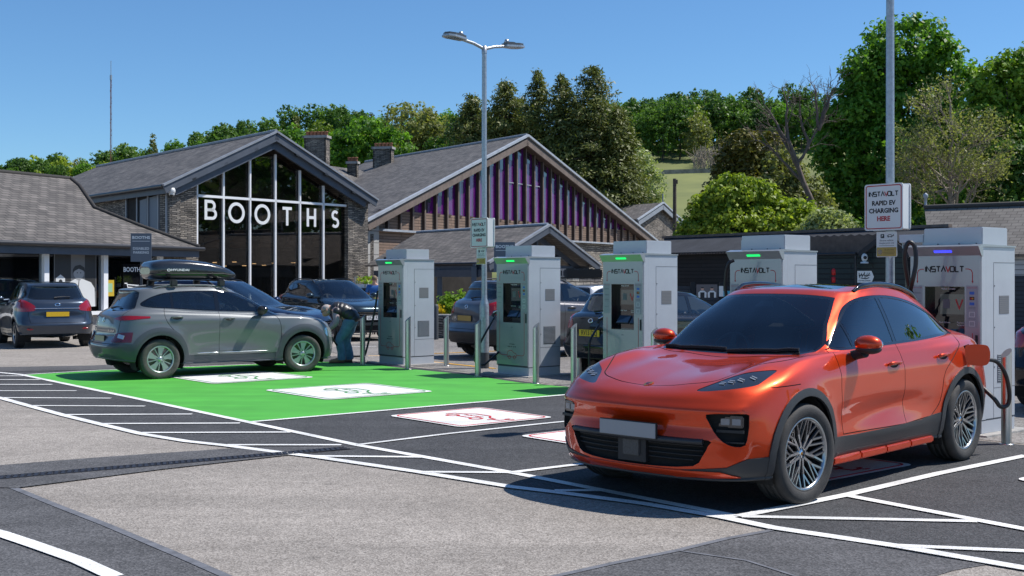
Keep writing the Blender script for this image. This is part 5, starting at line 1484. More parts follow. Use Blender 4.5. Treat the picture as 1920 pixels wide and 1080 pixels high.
cable([cpt(1, -hw-.16, -hd+.10, 1.02), P(914, 618, 20.3), P(902, 640, 20.25), P(890, 664, 20.2), P(892, 679, 20.2), P(906, 684, 20.25), P(920, 674, 20.3), cpt(1, -hw, -hd+.2, .50)],
      'black cable looping at the left side of the second charger', r=.018)
b = MB().mat(m_black); a_ = cpt(1, -hw-.05, -hd+.12, 1.06); b.tube([a_+Vector((.06, 0, .02)), a_, a_+Vector((-.10, -.03, .03)), a_+Vector((-.14, -.04, -.05))], [.035, .04, .035, .025], n=10); b.mat(m_chrome).tube([a_+Vector((-.05, -.06, .06)), a_+Vector((-.13, -.06, .02))], .012, n=6)
tag(b.build('charging_plug'), 'black plug hooked on the side of the second charger', 'plug')
cable([cpt(2, -hw-.16, -hd+.10, 1.0), P(1108, 635, 17.6), P(1105, 655, 17.6), P(1106, 690, 17.6), P(1114, 715, 17.6), P(1130, 700, 17.7), cpt(2, -hw, -hd+.2, .5)], 'black cable hanging at the left side of the middle charger', r=.018)
b = MB().mat(m_black); a_ = cpt(2, -hw-.05, -hd+.12, 1.05); b.tube([a_+Vector((.06, 0, .02)), a_, a_+Vector((-.10, -.03, .03)), a_+Vector((-.14, -.04, -.05))], [.035, .04, .035, .025], n=10); b.mat(m_chrome).tube([a_+Vector((-.05, -.06, .06)), a_+Vector((-.13, -.06, .02))], .012, n=6)
tag(b.build('charging_plug'), 'black plug hooked on the side of the middle charger', 'plug')
cable([P(708, 545, 22.9), P(704, 575, 22.9), P(697, 610, 22.9), P(690, 645, 22.9), P(683, 668, 22.9), P(675, 668, 23.5), P(663, 668, 23.8), P(650, 664, 23.8), P(634, 650, 23.2), P(618, 625, 22.3)],
      'black lead running from the farthest charger to the nose of the grey crossover', r=.020)
cable([P(1380, 700, 15.3), P(1362, 560, 15.2), P(1361, 520, 15.15), P(1366, 495, 15.1), P(1376, 488, 15.1)], 'black cable at the left edge of the charger behind the windscreen', r=.022)

# ------------------------------------------------------------------ bollards
def make_bollard():
    b = MB().mat(m_steel); r = .051; n = 28; H = .93
    vs = []
    for j in range(n):
        a = 2*math.pi*j/n; vs.append((r*math.cos(a), r*math.sin(a), 0))
    for j in range(n):
        a = 2*math.pi*j/n; vs.append((r*math.cos(a), r*math.sin(a), H+r*math.cos(a)*.9))
    b.add(vs, [(j, (j+1) % n, (j+1) % n+n, j+n) for j in range(n)], smooth=True); b.mat(mat('steel_cap', (.24, .24, .235), rough=.6, metal=.1)).add(vs[n:], [tuple(range(n))]); b.mat(m_steel)
    b.lathe([(r+.001, .0), (r+.022, .0), (r+.020, .008), (r+.001, .01)], n)
    return b.build('bollard')
bl = make_bollard()
for i, (px, py, lab) in enumerate([(680, 684, 'steel bollard beside the man bending at the grey crossover'), (765, 692, 'steel bollard in front of the farthest charger'),
        (837, 686, 'steel bollard standing between the farthest charger and the lamp post'), (896, 706, 'steel bollard left of the second charger, in front of the lamp post'),
        (1005, 719, 'steel bollard at the near corner of the second charger'), (1076, 722, 'steel bollard right of the second charger, left of the orange car'),
        (1085, 706, 'steel bollard right behind another one left of the orange car'), (1227, 741, 'steel bollard peeping over the bonnet before the middle charger'), (1887, 833, 'large steel bollard right of the orange car beside the nearest charger')]):
    o = bl if i == 0 else bl.copy()
    if i: COL.objects.link(o)
    o.location = G(px, py); o.rotation_euler = (0, 0, R(22)); tag(o, lab, 'bollard', 'steel bollards guarding the chargers')
# far grey bollards by the planter
m_gb = mat('dark_post', (.05, .055, .06), rough=.6)
b = MB().mat(m_gb); b.lathe([(.075, 0), (.075, .9), (.06, .96), (.001, .97)], 14); o = b.build('bollard'); o.location = G(817, 637); tag(o, 'short dark grey post in front of the low stone planter', 'bollard')

# ------------------------------------------------------------------ lamp posts and signs
def led_head(M):
    b = MB().mat(m_galv)
    pr = [(-.02, -.10), (.28, -.15), (.40, -.11), (.44, 0), (.40, .11), (.28, .15), (-.02, .10)]
    b.prism(pr, .035, M, z0=-.02); b.mat(mat('lamp_grey', (.10, .105, .11), rough=.4, metal=.4)).prism([(p[0]*.92+.01, p[1]*.9) for p in pr], .045, M, z0=.012)
    b.prism([(p[0]*.5+.02, p[1]*.45) for p in pr], .03, M, z0=.05)
    b.mat(m_galv).lathe([(.001, .0), (.04, .0), (.05, .03), (.035, .07), (.001, .085)], 12, M=M @ Matrix.Translation((.05, 0, .055)))
    b.mat(m_clearlamp).prism([(p[0]*.7+.06, p[1]*.7) for p in pr], .004, M, z0=-.026)
    return b
def lamp_post(px, Y, H, label, base=None):
    root = thing('street_lamp', label, 'lamp post', (((px-960)/FP*Y), Y, 0))
    b = MB().mat(m_galv)
    b.lathe([(.088, 0), (.088, 1.15), (.080, 1.22), (.056, 1.30), (.052, 1.4), (.044, H)], 24)
    b.box(-.03, .03, -.094, -.08, .55, .95); b.build('post', None, root)
    b = MB().mat(m_gb).lathe([(.0905, 0), (.0905, .30)], 24); b.build('base_sleeve', None, root)
    arm = MB().mat(m_galv); d = Vector((.77, .64, 0))
    arm.tube([-d*.55+Vector((0, 0, H+.10)), -d*.25+Vector((0, 0, H+.055)), Vector((0, 0, H-.02)), d*.25+Vector((0, 0, H+.055)), d*.55+Vector((0, 0, H+.10))], .03, n=10); arm.lathe([(.05, H-.1), (.05, H+.03), (.001, H+.05)], 14)
    arm.build('arm', None, root)
    for s in (1, -1):
        M = frame(d*s*.5+Vector((0, 0, H+.10)), d*s+Vector((0, 0, .06)), Vector((-d.y, d.x, 0))*s)
        led_head(M).build('lamp_head', None, root)
    return root
lamp_post(908, 21.9, 5.98, 'tall galvanised double lamp post between the first two chargers, carrying a charging sign')
lamp_post(1669, 13.9, 6.0, 'tall galvanised post running out of the top of the picture, carrying the nearer charging sign')
def rrect(w, h, r, n=4):
    pts = []
    for sx, sy, a0 in ((1, 1, 0), (-1, 1, 90), (-1, -1, 180), (1, -1, 270)):
        for k in range(n+1):
            a = R(a0+k*90/n); pts.append((sx*(w/2-r)+r*math.cos(a), sy*(h/2-r)+r*math.sin(a)))
    return pts
def rapid_sign(px, Y, label, lab2):
    base = Vector((((px-960)/FP*Y), Y, 0)); root = thing('charging_sign', label, 'sign', base+Vector((0, 0, 2.53)))
    Mr = frame((-.03, 0, 0), RV, (0, 0, 1))
    M = Mr @ Matrix.Translation((0, 0, .075))
    b = MB().mat(m_wht); b.prism(rrect(.51, .55, .03), .012, M)
    M2 = Mr @ Matrix.Translation((0, 0, -.085)); b.prism(rrect(.51, .55, .03), .012, M2)
    b.build('board', None, root)
    b = MB().mat(m_wht)
    for z in (-.2, .2): b.box(-.24, .24, z-.02, z+.02, -.07, .075, M=Mr)
    b.box(-.25, -.245, -.26, .26, -.075, .075, M=Mr); b.box(.238, .243, -.26, .26, -.073, .073, M=Mr)
    b.build('frame', None, root)
    b = MB().mat(m_red); Mt = M @ Matrix.Translation((0, 0, .0125)); pr = rrect(.465, .505, .025)
    b.strokes([pr+[pr[0]]], .012, Mt, .001)
    logo(b, Mt @ Matrix.Translation((0, .155, 0)), .385, .05, m_ink, m_red, .001)
    b.mat(m_ink)
    b.text('RAPID EV', .075, Mt @ Matrix.Translation((0, .045, 0)), ext=.0006, bold=.003); b.text('CHARGING', .075, Mt @ Matrix.Translation((0, -.045, 0)), ext=.0006, bold=.003)
    b.mat(m_red).text('HERE', .075, Mt @ Matrix.Translation((0, -.14, 0)), ext=.0006, bold=.0035)
    b.build('lettering', None, root)
    r2 = thing('parking_sign', lab2, 'sign', base+Vector((0, 0, 2.09)))
    M = frame(Vector((0, 0, 0))-BV*.07, RV, (0, 0, 1))
    b = MB().mat(m_wht).prism(rrect(.27, .30, .012), .006, M); b.mat(m_galv).box(-.03, .03, -.05, .05, -.03, .0, M=M); b.build('board', None, r2)
    b = MB(); Mt = M @ Matrix.Translation((0, 0, .0065))
    b.mat(mat('sign_yellow', (.45, .30, .06), rough=.5)).box(-.13, .13, -.142, -.035, 0, .0008, M=Mt)
    b.mat(m_ink).prism(rrect(.048, .048, .008), .001, Mt @ Matrix.Translation((-.055, .098, 0)))
    ev_icon(Mt @ Matrix.Translation((.045, .098, 0)), .055, b, .005)
    b.text('Electric vehicle', .030, Mt @ Matrix.Translation((0, .045, 0)), ext=.0004); b.text('charging point only', .026, Mt @ Matrix.Translation((0, .015, 0)), ext=.0004)
    b.box(-.10, .10, -.018, -.014, 0, .0006, M=Mt)
    Mu = Mt @ Matrix.Translation((0, 0, .001))
    b.text('At any time', .026, Mu @ Matrix.Translation((.035, -.065, 0)), ext=.0004); b.box(-.04, .11, -.095, -.091, 0, .0005, M=Mu); b.box(-.04, .10, -.115, -.111, 0, .0005, M=Mu)
    b.mat(m_redlampd).lathe([(.001, 0.001), (.030, .001)], 20, M=Mu @ Matrix.Translation((-.088, -.09, 0)))
    b.mat(m_wht).text('P', .038, Mt @ Matrix.Translation((-.055, .098, .0015)), ext=.0004, bold=.001)
    b.build('lettering', None, r2)
rapid_sign(908, 21.9, 'rapid charging sign on the lamp post between the first two chargers', 'small parking sign under the board on the lamp post between the first two chargers')
rapid_sign(1669, 13.9, 'nearer rapid charging sign, on the post at the right', 'small parking sign under the nearer charging sign')
# ------------------------------------------------------------------ buildings
m_slate = mat_brick('slate_roof', (0.080, 0.074, 0.068), (0.160, 0.148, 0.136), (0.035, 0.033, 0.032), bw=.30, bh=.17, msize=.014, rough=.75, noisec=.5, bump=.5)
m_slate2 = mat_brick('mossy_slate_roof', (0.084, 0.077, 0.071), (0.155, 0.140, 0.127), (0.035, 0.032, 0.03), bw=.36, bh=.21, msize=.016, rough=.85, noisec=.5, bump=.7, distort=.03)
m_stone = mat_brick('slate_stone_wall', (0.36, 0.315, 0.26), (0.12, 0.108, 0.097), (0.035, 0.032, 0.03), bw=.30, bh=.065, msize=.012, rough=.9, noisec=.8, bump=1.0, distort=.16, offset=.37)
m_stone2 = mat_brick('pale_stone_wall', (0.40, 0.36, 0.30), (0.17, 0.155, 0.14), (0.05, 0.045, 0.04), bw=.5, bh=.12, msize=.02, rough=.9, noisec=.5, bump=1.0, distort=.12)
m_ashlar = mat_brick('ashlar_block', (0.34, 0.33, 0.31), (0.42, 0.41, 0.385), (0.15, 0.145, 0.14), bw=2.0, bh=.55, msize=.02, rough=.9, noisec=.2, bump=.4)
m_timber = mat_brick('brown_boarding', (0.185, 0.125, 0.092), (0.255, 0.175, 0.13), (0.035, 0.024, 0.018), bw=3.0, bh=.14, msize=.012, rough=.8, noisec=.3, bump=.5)
m_black_b = mat_brick('black_boarding', (0.016, 0.015, 0.015), (0.024, 0.022, 0.021), (0.006, 0.006, 0.006), bw=4.0, bh=.15, msize=.014, rough=.8, noisec=.3, bump=.5)
m_green_b = mat_brick('dark_green_boarding', (0.014, 0.026, 0.024), (0.02, 0.034, 0.031), (0.005, 0.007, 0.007), bw=4.0, bh=.15, msize=.016, rough=.6, noisec=.3, bump=.6)
m_white_b = mat_brick('white_boarding', (0.55, 0.55, 0.53), (0.60, 0.60, 0.58), (0.3, 0.3, 0.29), bw=4.0, bh=.18, msize=.02, rough=.6, noisec=.1, bump=.5)
m_fascia = mat('blue_grey_joinery', (0.072, 0.085, 0.108), rough=.55, var=.12, vscale=3)
m_fascl = mat('lead_edge', (0.24, 0.26, 0.29), rough=.5, var=.15, vscale=4)
m_lead = mat('lead_flashing', (0.36, 0.39, 0.43), rough=.5, var=.15, vscale=3)
m_fin = mat('brown_fin', (0.062, 0.042, 0.034), rough=.75, var=.25, vscale=3)
m_finl = mat('weathered_board', (0.16, 0.125, 0.105), rough=.8, var=.25, vscale=3)
m_frame = mat('white_frame', (0.80, 0.81, 0.82), rough=.35)
m_gut = mat('black_gutter', (0.022, 0.022, 0.024), rough=.4)
m_int = mat('dark_interior', (0.018, 0.016, 0.015), rough=.9, var=.5, vscale=1.5)
m_shopg = mat_glass('shop_glass', (.85, .85, .83), .9)
m_bigg = mat_glass('dark_shop_glass', (.62, .57, .52), .82, refl=.5)
m_purple = mat('purple_glazing', (0.085, 0.010, 0.108), rough=.25, coat=.7, var=.75, vscale=1.4, stretch=(3, 3, .35), hue=(1.3, 1, 1.3))
m_letter = mat('white_letter', (0.78, 0.79, 0.78), rough=.4)
m_pot = mat('terracotta', (.33, .14, .08), rough=.8)
V3 = Vector
def nrm(v): return Vector((v[0], v[1], 0)).normalized()
def pix_plane(px, py, p0, n):
    d = Vector(((px-960)/FP, 1, (HY-py)/FP)); c = Vector((0, 0, CH)); t = (Vector(p0)-c).dot(n)/d.dot(n); return c+d*t

# --- building with the big glazed gable
fA = nrm((.6, .8)); gA = nrm((-.64, .77)); nA = Vector((fA.y, -fA.x, 0)); A0 = Vector((-11.26, 42, 0))
oa = lambda px, py, o=0.0: on_plane(px, py, A0+nA*o, fA)
shop = thing('supermarket', 'dark slate-roofed shop building with a tall glazed gable and big white letters', 'building', oa(510, 640))
shop.location.z = 0
SH = -shop.location
def bd(b, name, root, m=None, label=None):
    o = b.build(name, m, root, label); o.location = -root.location; return o
zA = oa(518, 250).z
le = oa(309, 345, .35); re_ = oa(705, 373, .35); ap = oa(518, 247, .35)
def on_rake(px, drop=0.0, o=0.0):
    """height of the rake under pixel column px on plane offset o"""
    p = on_line(px, A0+nA*o, fA)
    tl = (Vector(p.xy.to_3d())-Vector(ap.xy.to_3d())).dot(fA)
    L = (Vector(le.xy.to_3d())-Vector(ap.xy.to_3d())).dot(fA); Rr = (Vector(re_.xy.to_3d())-Vector(ap.xy.to_3d())).dot(fA)
    z = ap.z+(le.z-ap.z)*tl/L if tl < 0 else ap.z+(re_.z-ap.z)*tl/Rr
    p.z = z-drop; return p
b = MB().mat(m_stone)
for a, c in ((318, 369), (653, 690)):
    b = MB().mat(m_stone)
    p0 = on_line(a, A0, fA); p1 = on_line(c, A0, fA)
    b.slab([p0, p1, on_rake(c, .25), on_rake(a, .25)], .55, n=nA)
    bd(b, 'stone_pier', shop)
# left flank wall with its window
L0 = on_line(318, A0, fA); flk = Vector((-gA.y, gA.x, 0)); flk = flk if flk.y < 0 else -flk
b = MB().mat(m_stone); L1 = L0+gA*18; ez = on_rake(318, .3).z
b.slab([L0, L1, L1+V3((0, 0, ez)), L0+V3((0, 0, ez))], .4, n=flk); bd(b, 'flank_wall', shop)
b = MB().mat(m_int); pw = lambda px, py, o: on_plane(px, py, L0+flk*o, gA)
b.slab([pw(237, 470, .02), pw(312, 440, .02), pw(312, 350, .02), pw(237, 361, .02)], .01, n=flk)
b.mat(mat('blind_grey', (.16, .19, .23), rough=.6)); b.slab([pw(262, 450, .03), pw(275, 450, .03), pw(275, 372, .03), pw(262, 376, .03)], .008, n=flk)
b.slab([pw(279, 450, .03), pw(295, 450, .03), pw(295, 366, .03), pw(279, 371, .03)], .008, n=flk); b.slab([pw(299, 450, .03), pw(311, 450, .03), pw(311, 360, .03), pw(299, 365, .03)], .008, n=flk)
fm = bd(b, 'flank_window', shop)
b = MB().mat(mat('grey_frame', (.30, .31, .33), rough=.5))
for px in (237, 257, 277.5, 297, 312): b.beam(pw(px, 470, .06), pw(px, 352+(312-px)*.13, .06), .07, .05, up=flk)
b.beam(pw(235, 361, .06), pw(314, 351, .06), .08, .06, up=flk)
o = b.build('window_frame', None, fm)
# roof slopes
LR = 18.0
def slab_off(b, pts, th, n=None): b.slab(pts, th, n)
b = MB().mat(m_slate)
ov = ap.z+.03
apx = ap+V3((0, 0, .02)); apb = ap+gA*LR*1.03; leb = le+gA*LR*1.10; reb = re_+gA*LR
leb.z = le.z; apb.z = ap.z
b.slab([le, ap, apb, leb], .10, n=V3((0, 0, 1))); b.slab([ap, re_, reb, apb], .10, n=V3((0, 0, 1)))
b.mat(m_fascl).tube([ap+V3((0,0,.03)), apb+V3((0,0,.03))], .07, n=8)
bd(b, 'roof', shop)
b = MB()
for e in (le, re_):
    d = (ap-e).normalized(); up = d.cross(nA).normalized(); up = up if up.z > 0 else -up
    b.mat(m_fascl).beam(e-d*.1+nA*.03+up*.0, ap+nA*.03, .10, .07, up=up)
    b.mat(m_fascia).beam(e-d*.1-up*.17, ap-up*.17-V3((0,0,.03)), .06, .26, up=up)
    b.beam(e+d*.35-up*.42-nA*.16, ap-up*.42-nA*.16-V3((0,0,.05)), .10, .26, up=up)
    b.beam(e+d*.2-up*.30-nA*.22, ap-up*.30-nA*.22, .34, .04, up=up)
    b.mat(m_gut)
    for t in (.22, .5, .78):
        c = e+(ap-e)*t-up*.30; b.box(-.09, .09, -.05, .05, -.07, .03, M=frame(c-nA*.02, d, nA))
bd(b, 'bargeboard', shop)
b = MB().mat(m_gut); b.tube([le-nA*.1+V3((0,0,-.06)), leb+V3((0,0,-.06))], .07, n=8); b.mat(m_fascia).beam(le+flk*-.12+V3((0,0,-.2)), leb+flk*-.12+V3((0,0,-.2)), .04, .22); bd(b, 'gutter', shop)
# glazed gable: panes, frames
cols = [368.7, 418.6, 468.4, 516, 562, 606, 650.5]
zt = lambda px: oa(px, 366+(px-369)*.0714).z
zT = oa(369, 366).z
drop = .66
b = MB().mat(m_bigg)
for i in range(6):
    a, c = cols[i], cols[i+1]
    p0 = on_line(a, A0-nA*.2, fA); p1 = on_line(c, A0-nA*.2, fA)
    b.slab([p0, p1, V3((p1.x, p1.y, zT)), V3((p0.x, p0.y, zT))], .02, n=nA)
    q0 = on_rake(a, drop, -.2); q1 = on_rake(c, drop, -.2)
    if i in (2, 3): pass
    b.slab([V3((p0.x, p0.y, zT)), V3((p1.x, p1.y, zT)), q1, q0], .02, n=nA)
pg = bd(b, 'glazing', shop)
b = MB().mat(m_frame)
for px in cols:
    p = on_line(px, A0-nA*.14, fA); q = on_rake(px, drop-.02, -.14); b.beam(p, q, .075, .08, up=nA)
p0 = on_line(cols[0], A0-nA*.14, fA); p1 = on_line(cols[-1], A0-nA*.14, fA)
b.beam(V3((p0.x, p0.y, zT)), V3((p1.x, p1.y, zT)), .08, .09, up=(0, 0, 1))
bd(b, 'glazing_frame', shop)
b = MB().mat(m_int)
i0 = on_line(369, A0-nA*.6, fA); i1 = on_line(652, A0-nA*.6, fA); bk = gA*8
b.slab([i0+bk, i1+bk, i1+bk+V3((0,0,4.4)), (i0+i1)/2+bk+V3((0,0,6.2)), i0+bk+V3((0,0,4.4))], .1, n=nA)
b.slab([i0, i0+bk, i0+bk+V3((0,0,4.4)), i0+V3((0,0,4.4))], .1, n=-flk); b.slab([i1, i1+bk, i1+bk+V3((0,0,4.2)), i1+V3((0,0,4.2))], .1, n=flk)
b.slab([i0+V3((0,0,.02)), i1+V3((0,0,.02)), i1+bk+V3((0,0,.02)), i0+bk+V3((0,0,.02))], .05, n=V3((0, 0, 1)))
b.mat(mat('roof_truss', (.10, .06, .035), rough=.7))
for k in (1.0, 3.5, 6.0):
    a_ = i0+gA*k; c_ = i1+gA*k; m_ = (a_+c_)/2
    b.beam(V3((*a_.xy, zT+.1)), V3((*c_.xy, zT+.1)), .12, .3); b.beam(V3((*m_.xy, zT+.2)), V3((*a_.xy, zT+1.0)).lerp(V3((*m_.xy, ap.z-1)), .6), .08, .08); b.beam(V3((*m_.xy, zT+.2)), V3((*c_.xy, zT+.8)).lerp(V3((*m_.xy, ap.z-1)), .6), .08, .08)
bd(b, 'interior', shop)
b = MB().mat(mat('woven_shade', (.42, .26, .15), rough=.9))
for px in (397, 448, 502, 553, 600):
    p = on_plane(px, 432, A0-nA*2.2, fA); M = Matrix.Translation(p)
    for dz, r0, r1 in ((.0, .16, .30), (-.24, .22, .34), (-.46, .26, .40)): b.lathe([(r0, dz), (r1, dz-.22), (r1-.02, dz-.22)], 16, M=M)
    b.tube([p, p+V3((0, 0, 1.2))], .015, n=5)
bd(b, 'pendant_lamp', shop)
b = MB().mat(mat('warm_spot', (1, .8, .5), emit=(1, .72, .4), estr=2.5))
for k in range(14):
    px = 384+18.5*k; p = on_plane(px, 505, A0-nA*(3.2+1.9*(k % 3)), fA); b.box(-.08, .08, -.04, .04, -.015, .015, M=Matrix.Translation((p.x, p.y, 2.2+.12*(k % 2))))
bd(b, 'ceiling_spot', shop)
# letters
def ring(b, M, ro, ri, d, n=36, sx=1.0):
    vs = []
    for r_, z in ((ro, 0), (ro, d), (ri, d), (ri, 0)):
        for j in range(n): a = 2*math.pi*j/n; vs.append((r_*math.cos(a)*sx, r_*math.sin(a), z))
    b.add(vs, [(k*n+j, k*n+(j+1) % n, ((k+1) % 4)*n+(j+1) % n, ((k+1) % 4)*n+j) for k in range(4) for j in range(n)], M=M)
H2 = .36; st = .115
def letter(ch, px, py):
    M = frame(oa(px, py, -.02), fA, (0, 0, 1)); b = MB().mat(m_letter)
    if ch == 'O': ring(b, M, .385, .385-st, .02)
    elif ch == 'T': b.box(-.235, .235, H2-st, H2, 0, .02, M=M).box(-st/2, st/2, -H2, H2-st, 0, .02, M=M)
    elif ch == 'H': b.box(-.25, -.25+st, -H2, H2, 0, .02, M=M).box(.25-st, .25, -H2, H2, 0, .02, M=M).box(-.25+st, .25-st, -st/2, st/2, 0, .02, M=M)
    elif ch == 'B':
        w = st; cx = -.235+w/2
        def bowl(y0, y1, r):
            pts = [(cx, y1)]+[(r-.235-(y1-y0)/2+.0+(y1-y0)/2*math.cos(R(90-t*15))*1.0, (y0+y1)/2+(y1-y0)/2*math.sin(R(90-t*15))) for t in range(13)]+[(cx, y0)]
            return pts
        b.strokes([[(cx, -H2), (cx, H2)]], w, M, .02); b.strokes([bowl(.0, H2-w/2, .44), bowl(-H2+w/2, .0, .50)], w*.92, M, .0195)
    elif ch == 'S':
        pts = []
        r1, r2 = .148, .1545
        for t in range(9): a = R(38+t*29); pts.append((r1*math.cos(a)*1.02, H2-st/2-r1+r1*math.sin(a)))
        for t in range(9): a = R(84-t*28.5); pts.append((r2*math.cos(a)*1.05, -H2+st/2+r2+r2*math.sin(a)))
        b.strokes([pts], st*.95, M, .02)
    tag(b.build('sign_letter'), {'B': 'large white letter B on the glazed gable', 'T': 'large white letter T on the glazed gable', 'H': 'large white letter H on the glazed gable', 'S': 'large white letter S on the glazed gable'}.get(ch, ''), 'letter', 'white letters on the glazed gable')
    return bpy.context.scene.collection.objects[-1]
for ch, px, py, lb in (('B', 393, 393.5, None), ('O', 443, 399, 'left letter O of the white letters on the glazed gable'), ('O', 491.5, 402, 'right letter O, next to the T, on the glazed gable'), ('T', 538, 405.5, None), ('H', 583.5, 408, None), ('S', 628, 411, None)):
    o = letter(ch, px, py)
    if lb: o['label'] = lb
# cctv
p = on_plane(322, 360, A0+nA*.3, fA)
b = MB().mat(m_wht); b.beam(on_plane(334, 352, A0, fA), p+V3((0,0,.12)), .05, .05); b.lathe([(.001, .16), (.10, .14), (.13, .05), (.12, -.02), (.10, -.05)], 16, M=Matrix.Translation(p)); b.ball(p+V3((0,0,-.06)), .10, n=8)
b.mat(m_blackg).ball(p+V3((.0,-.02,-.10)), .075, n=8)
tag(b.build('security_camera'), 'white dome camera on the stone pier left of the glazed gable', 'camera')

# --- timber hall with the purple gable
fB = nrm((.49, .87)); gB = nrm((-.58, .81)); nB = Vector((fB.y, -fB.x, 0)); B0 = Vector((-5.54, 45, 0))*1.2
ob = lambda px, py, o=0.0: on_plane(px, py, B0+nB*o, fB)
hall = thing('timber_hall', 'large hall with a wide slate roof and purple glazing behind brown fins', 'building', ob(960, 600)); hall.location.z = 0
lb_, rb_, ab = ob(689, 412, .5), ob(1229, 450, .5), ob(988, 254, .5)
def rakeB(p, drop, o=0.0):
    p = Vector((p[0], p[1], 0)); t = (p-V3((*ab.xy, 0))).dot(fB)
    e = lb_ if t < 0 else rb_; te = (V3((*e.xy, 0))-V3((*ab.xy, 0))).dot(fB); return ab.z+(e.z-ab.z)*t/te-drop
b = MB().mat(m_slate)
abk = ab+gB*19; lbk = lb_+gB*19; rbk = rb_+gB*10
b.slab([lb_, ab, abk, lbk], .12, n=V3((0, 0, 1))); b.slab([ab, rb_, rbk, ab+gB*10], .12, n=V3((0, 0, 1)))
b.mat(m_fascl).tube([ab+V3((0,0,.03)), abk+V3((0,0,.03))], .09, n=8); bd(b, 'roof', hall)
b = MB()
for e in (lb_, rb_):
    d = (ab-e).normalized(); up = d.cross(nB).normalized(); up = up if up.z > 0 else -up
    b.mat(m_lead).beam(e-d*.2+nB*.05, ab+nB*.05, .16, .12, up=up)
    b.mat(m_finl).beam(e-d*.1-up*.30, ab-up*.30-V3((0,0,.05)), .08, .36, up=up)
    b.mat(m_fin).beam(e+d*.3-up*.45-nB*.3, ab-up*.45-nB*.3, .5, .10, up=up)
bd(b, 'bargeboard', hall)
zb0, zb1 = 3.96, 4.88
wl0 = on_line(709, B0, fB); wl1 = on_line(1222, B0, fB)
def band(z0, z1, m, a, c, o=0.0, n_=30):
    b = MB().mat(m); pts0 = []; pts1 = []
    for i in range(n_+1):
        p = a.lerp(c, i/n_)+nB*o; zt_ = min(z1, rakeB(p, .35))
        pts0.append(V3((p.x, p.y, z0))); pts1.append(V3((p.x, p.y, max(z0+.001, zt_))))
    poly = [pts0[0], pts0[-1]]+[q for q in pts1[::-1]]
    b.slab(poly, .2, n=nB); return b
bd(band(zb0, zb1, m_timber, wl0, wl1), 'timber_band', hall)
bd(band(zb1, 20, m_purple, wl0, wl1, -.03), 'purple_glazing', hall)
f0 = on_line(724, B0, fB); f1 = on_line(1176, B0, fB)
for i in range(-1, 31):
    p = f0.lerp(f1, i/27); zt_ = rakeB(p, .42)
    if zt_ < zb0+.15: continue
    b = MB().mat(m_fin); b.beam(V3((*p.xy, zb0))+nB*.06, V3((*p.xy, zt_))+nB*.06, .15, .16, up=nB); b.mat(m_finl).beam(V3((*p.xy, zb0))+nB*.145, V3((*p.xy, zt_))+nB*.145, .10, .012, up=nB)
    if zt_ > zb1+1.0: b.mat(m_fin).beam(V3((*p.xy, zb1))+nB*.02, V3((*(p+fB*.5).xy, zb1))+nB*.02, .08, .06, up=nB)
    bd(b, 'fin', hall)
m_dp = mat('dark_pane', (.02, .018, .028), rough=.1, coat=1.0)
for i in range(0, 27):
    b = MB().mat(m_dp)
    p = f0.lerp(f1, (i+.5)/27); zt_ = rakeB(p, .5)
    if zt_ < zb1+.6: continue
    hgt = min(zt_-zb1, .55+.7*random.random()+ (0.35*(zt_-zb1-1) if zt_ > zb1+1 else 0)*random.random())
    w = .16; b.box(-w, w, zt_-hgt*.45, zt_, 0, .02, M=frame(V3((p.x, p.y, 0))-nB*.02, fB, (0, 0, 1)))
    if i % 3 == 0: b.box(-.22, -.10, zb1+.05, zt_-.2, 0, .018, M=frame(V3((p.x, p.y, 0))-nB*.015, fB, (0, 0, 1)))
    bd(b, 'upper_pane', hall)
for i in (11, 12, 13, 14): 
    b = MB().mat(m_lead)
    p = f0.lerp(f1, (i+.5)/27); b.box(-.3, .3, zb1+2.1, zb1+2.14, 0, .03, M=frame(V3((p.x, p.y, 0))-nB*.0, fB, (0, 0, 1))); bd(b, 'glazing_bar', hall)
b = MB().mat(m_lead); b.beam(V3((*wl0.xy, zb0-.05))+nB*.12, V3((*wl1.xy, zb0-.05))+nB*.12, .3, .10); bd(b, 'flashing', hall)
b = MB().mat(m_ashlar); q0 = on_line(688, B0, fB); q1 = on_line(709, B0, fB)
b.slab([q0+nB*.05, q1+nB*.05, V3((*q1.xy, zb0+.25))+nB*.05, V3((*q0.xy, zb0+.25))+nB*.05], .5, n=nB); bd(b, 'corner_stone', hall)
b = MB().mat(m_timber); q2 = on_line(850, B0, fB); b.slab([q1, q2, V3((*q2.xy, zb0-.1)), V3((*q1.xy, zb0-.1))], .2, n=nB); bd(b, 'timber_wall', hall)
b = MB().mat(m_stone2); q3 = on_line(1040, B0, fB); q4 = on_line(1222, B0, fB); b.slab([q3, q4, V3((*q4.xy, zb0-.1)), V3((*q3.xy, zb0-.1))], .3, n=nB); bd(b, 'stone_wall', hall)
# left flank under the eave (dark, mostly hidden)
b = MB().mat(m_stone); q = on_line(690, B0, fB); fl2 = -fB; b.slab([q, q+gB*18, q+gB*18+V3((0,0,3.7)), q+V3((0,0,3.7))], .3, n=V3((-gB.y, gB.x, 0))*(1 if -gB.y < 0 else -1)); bd(b, 'flank_wall', hall)

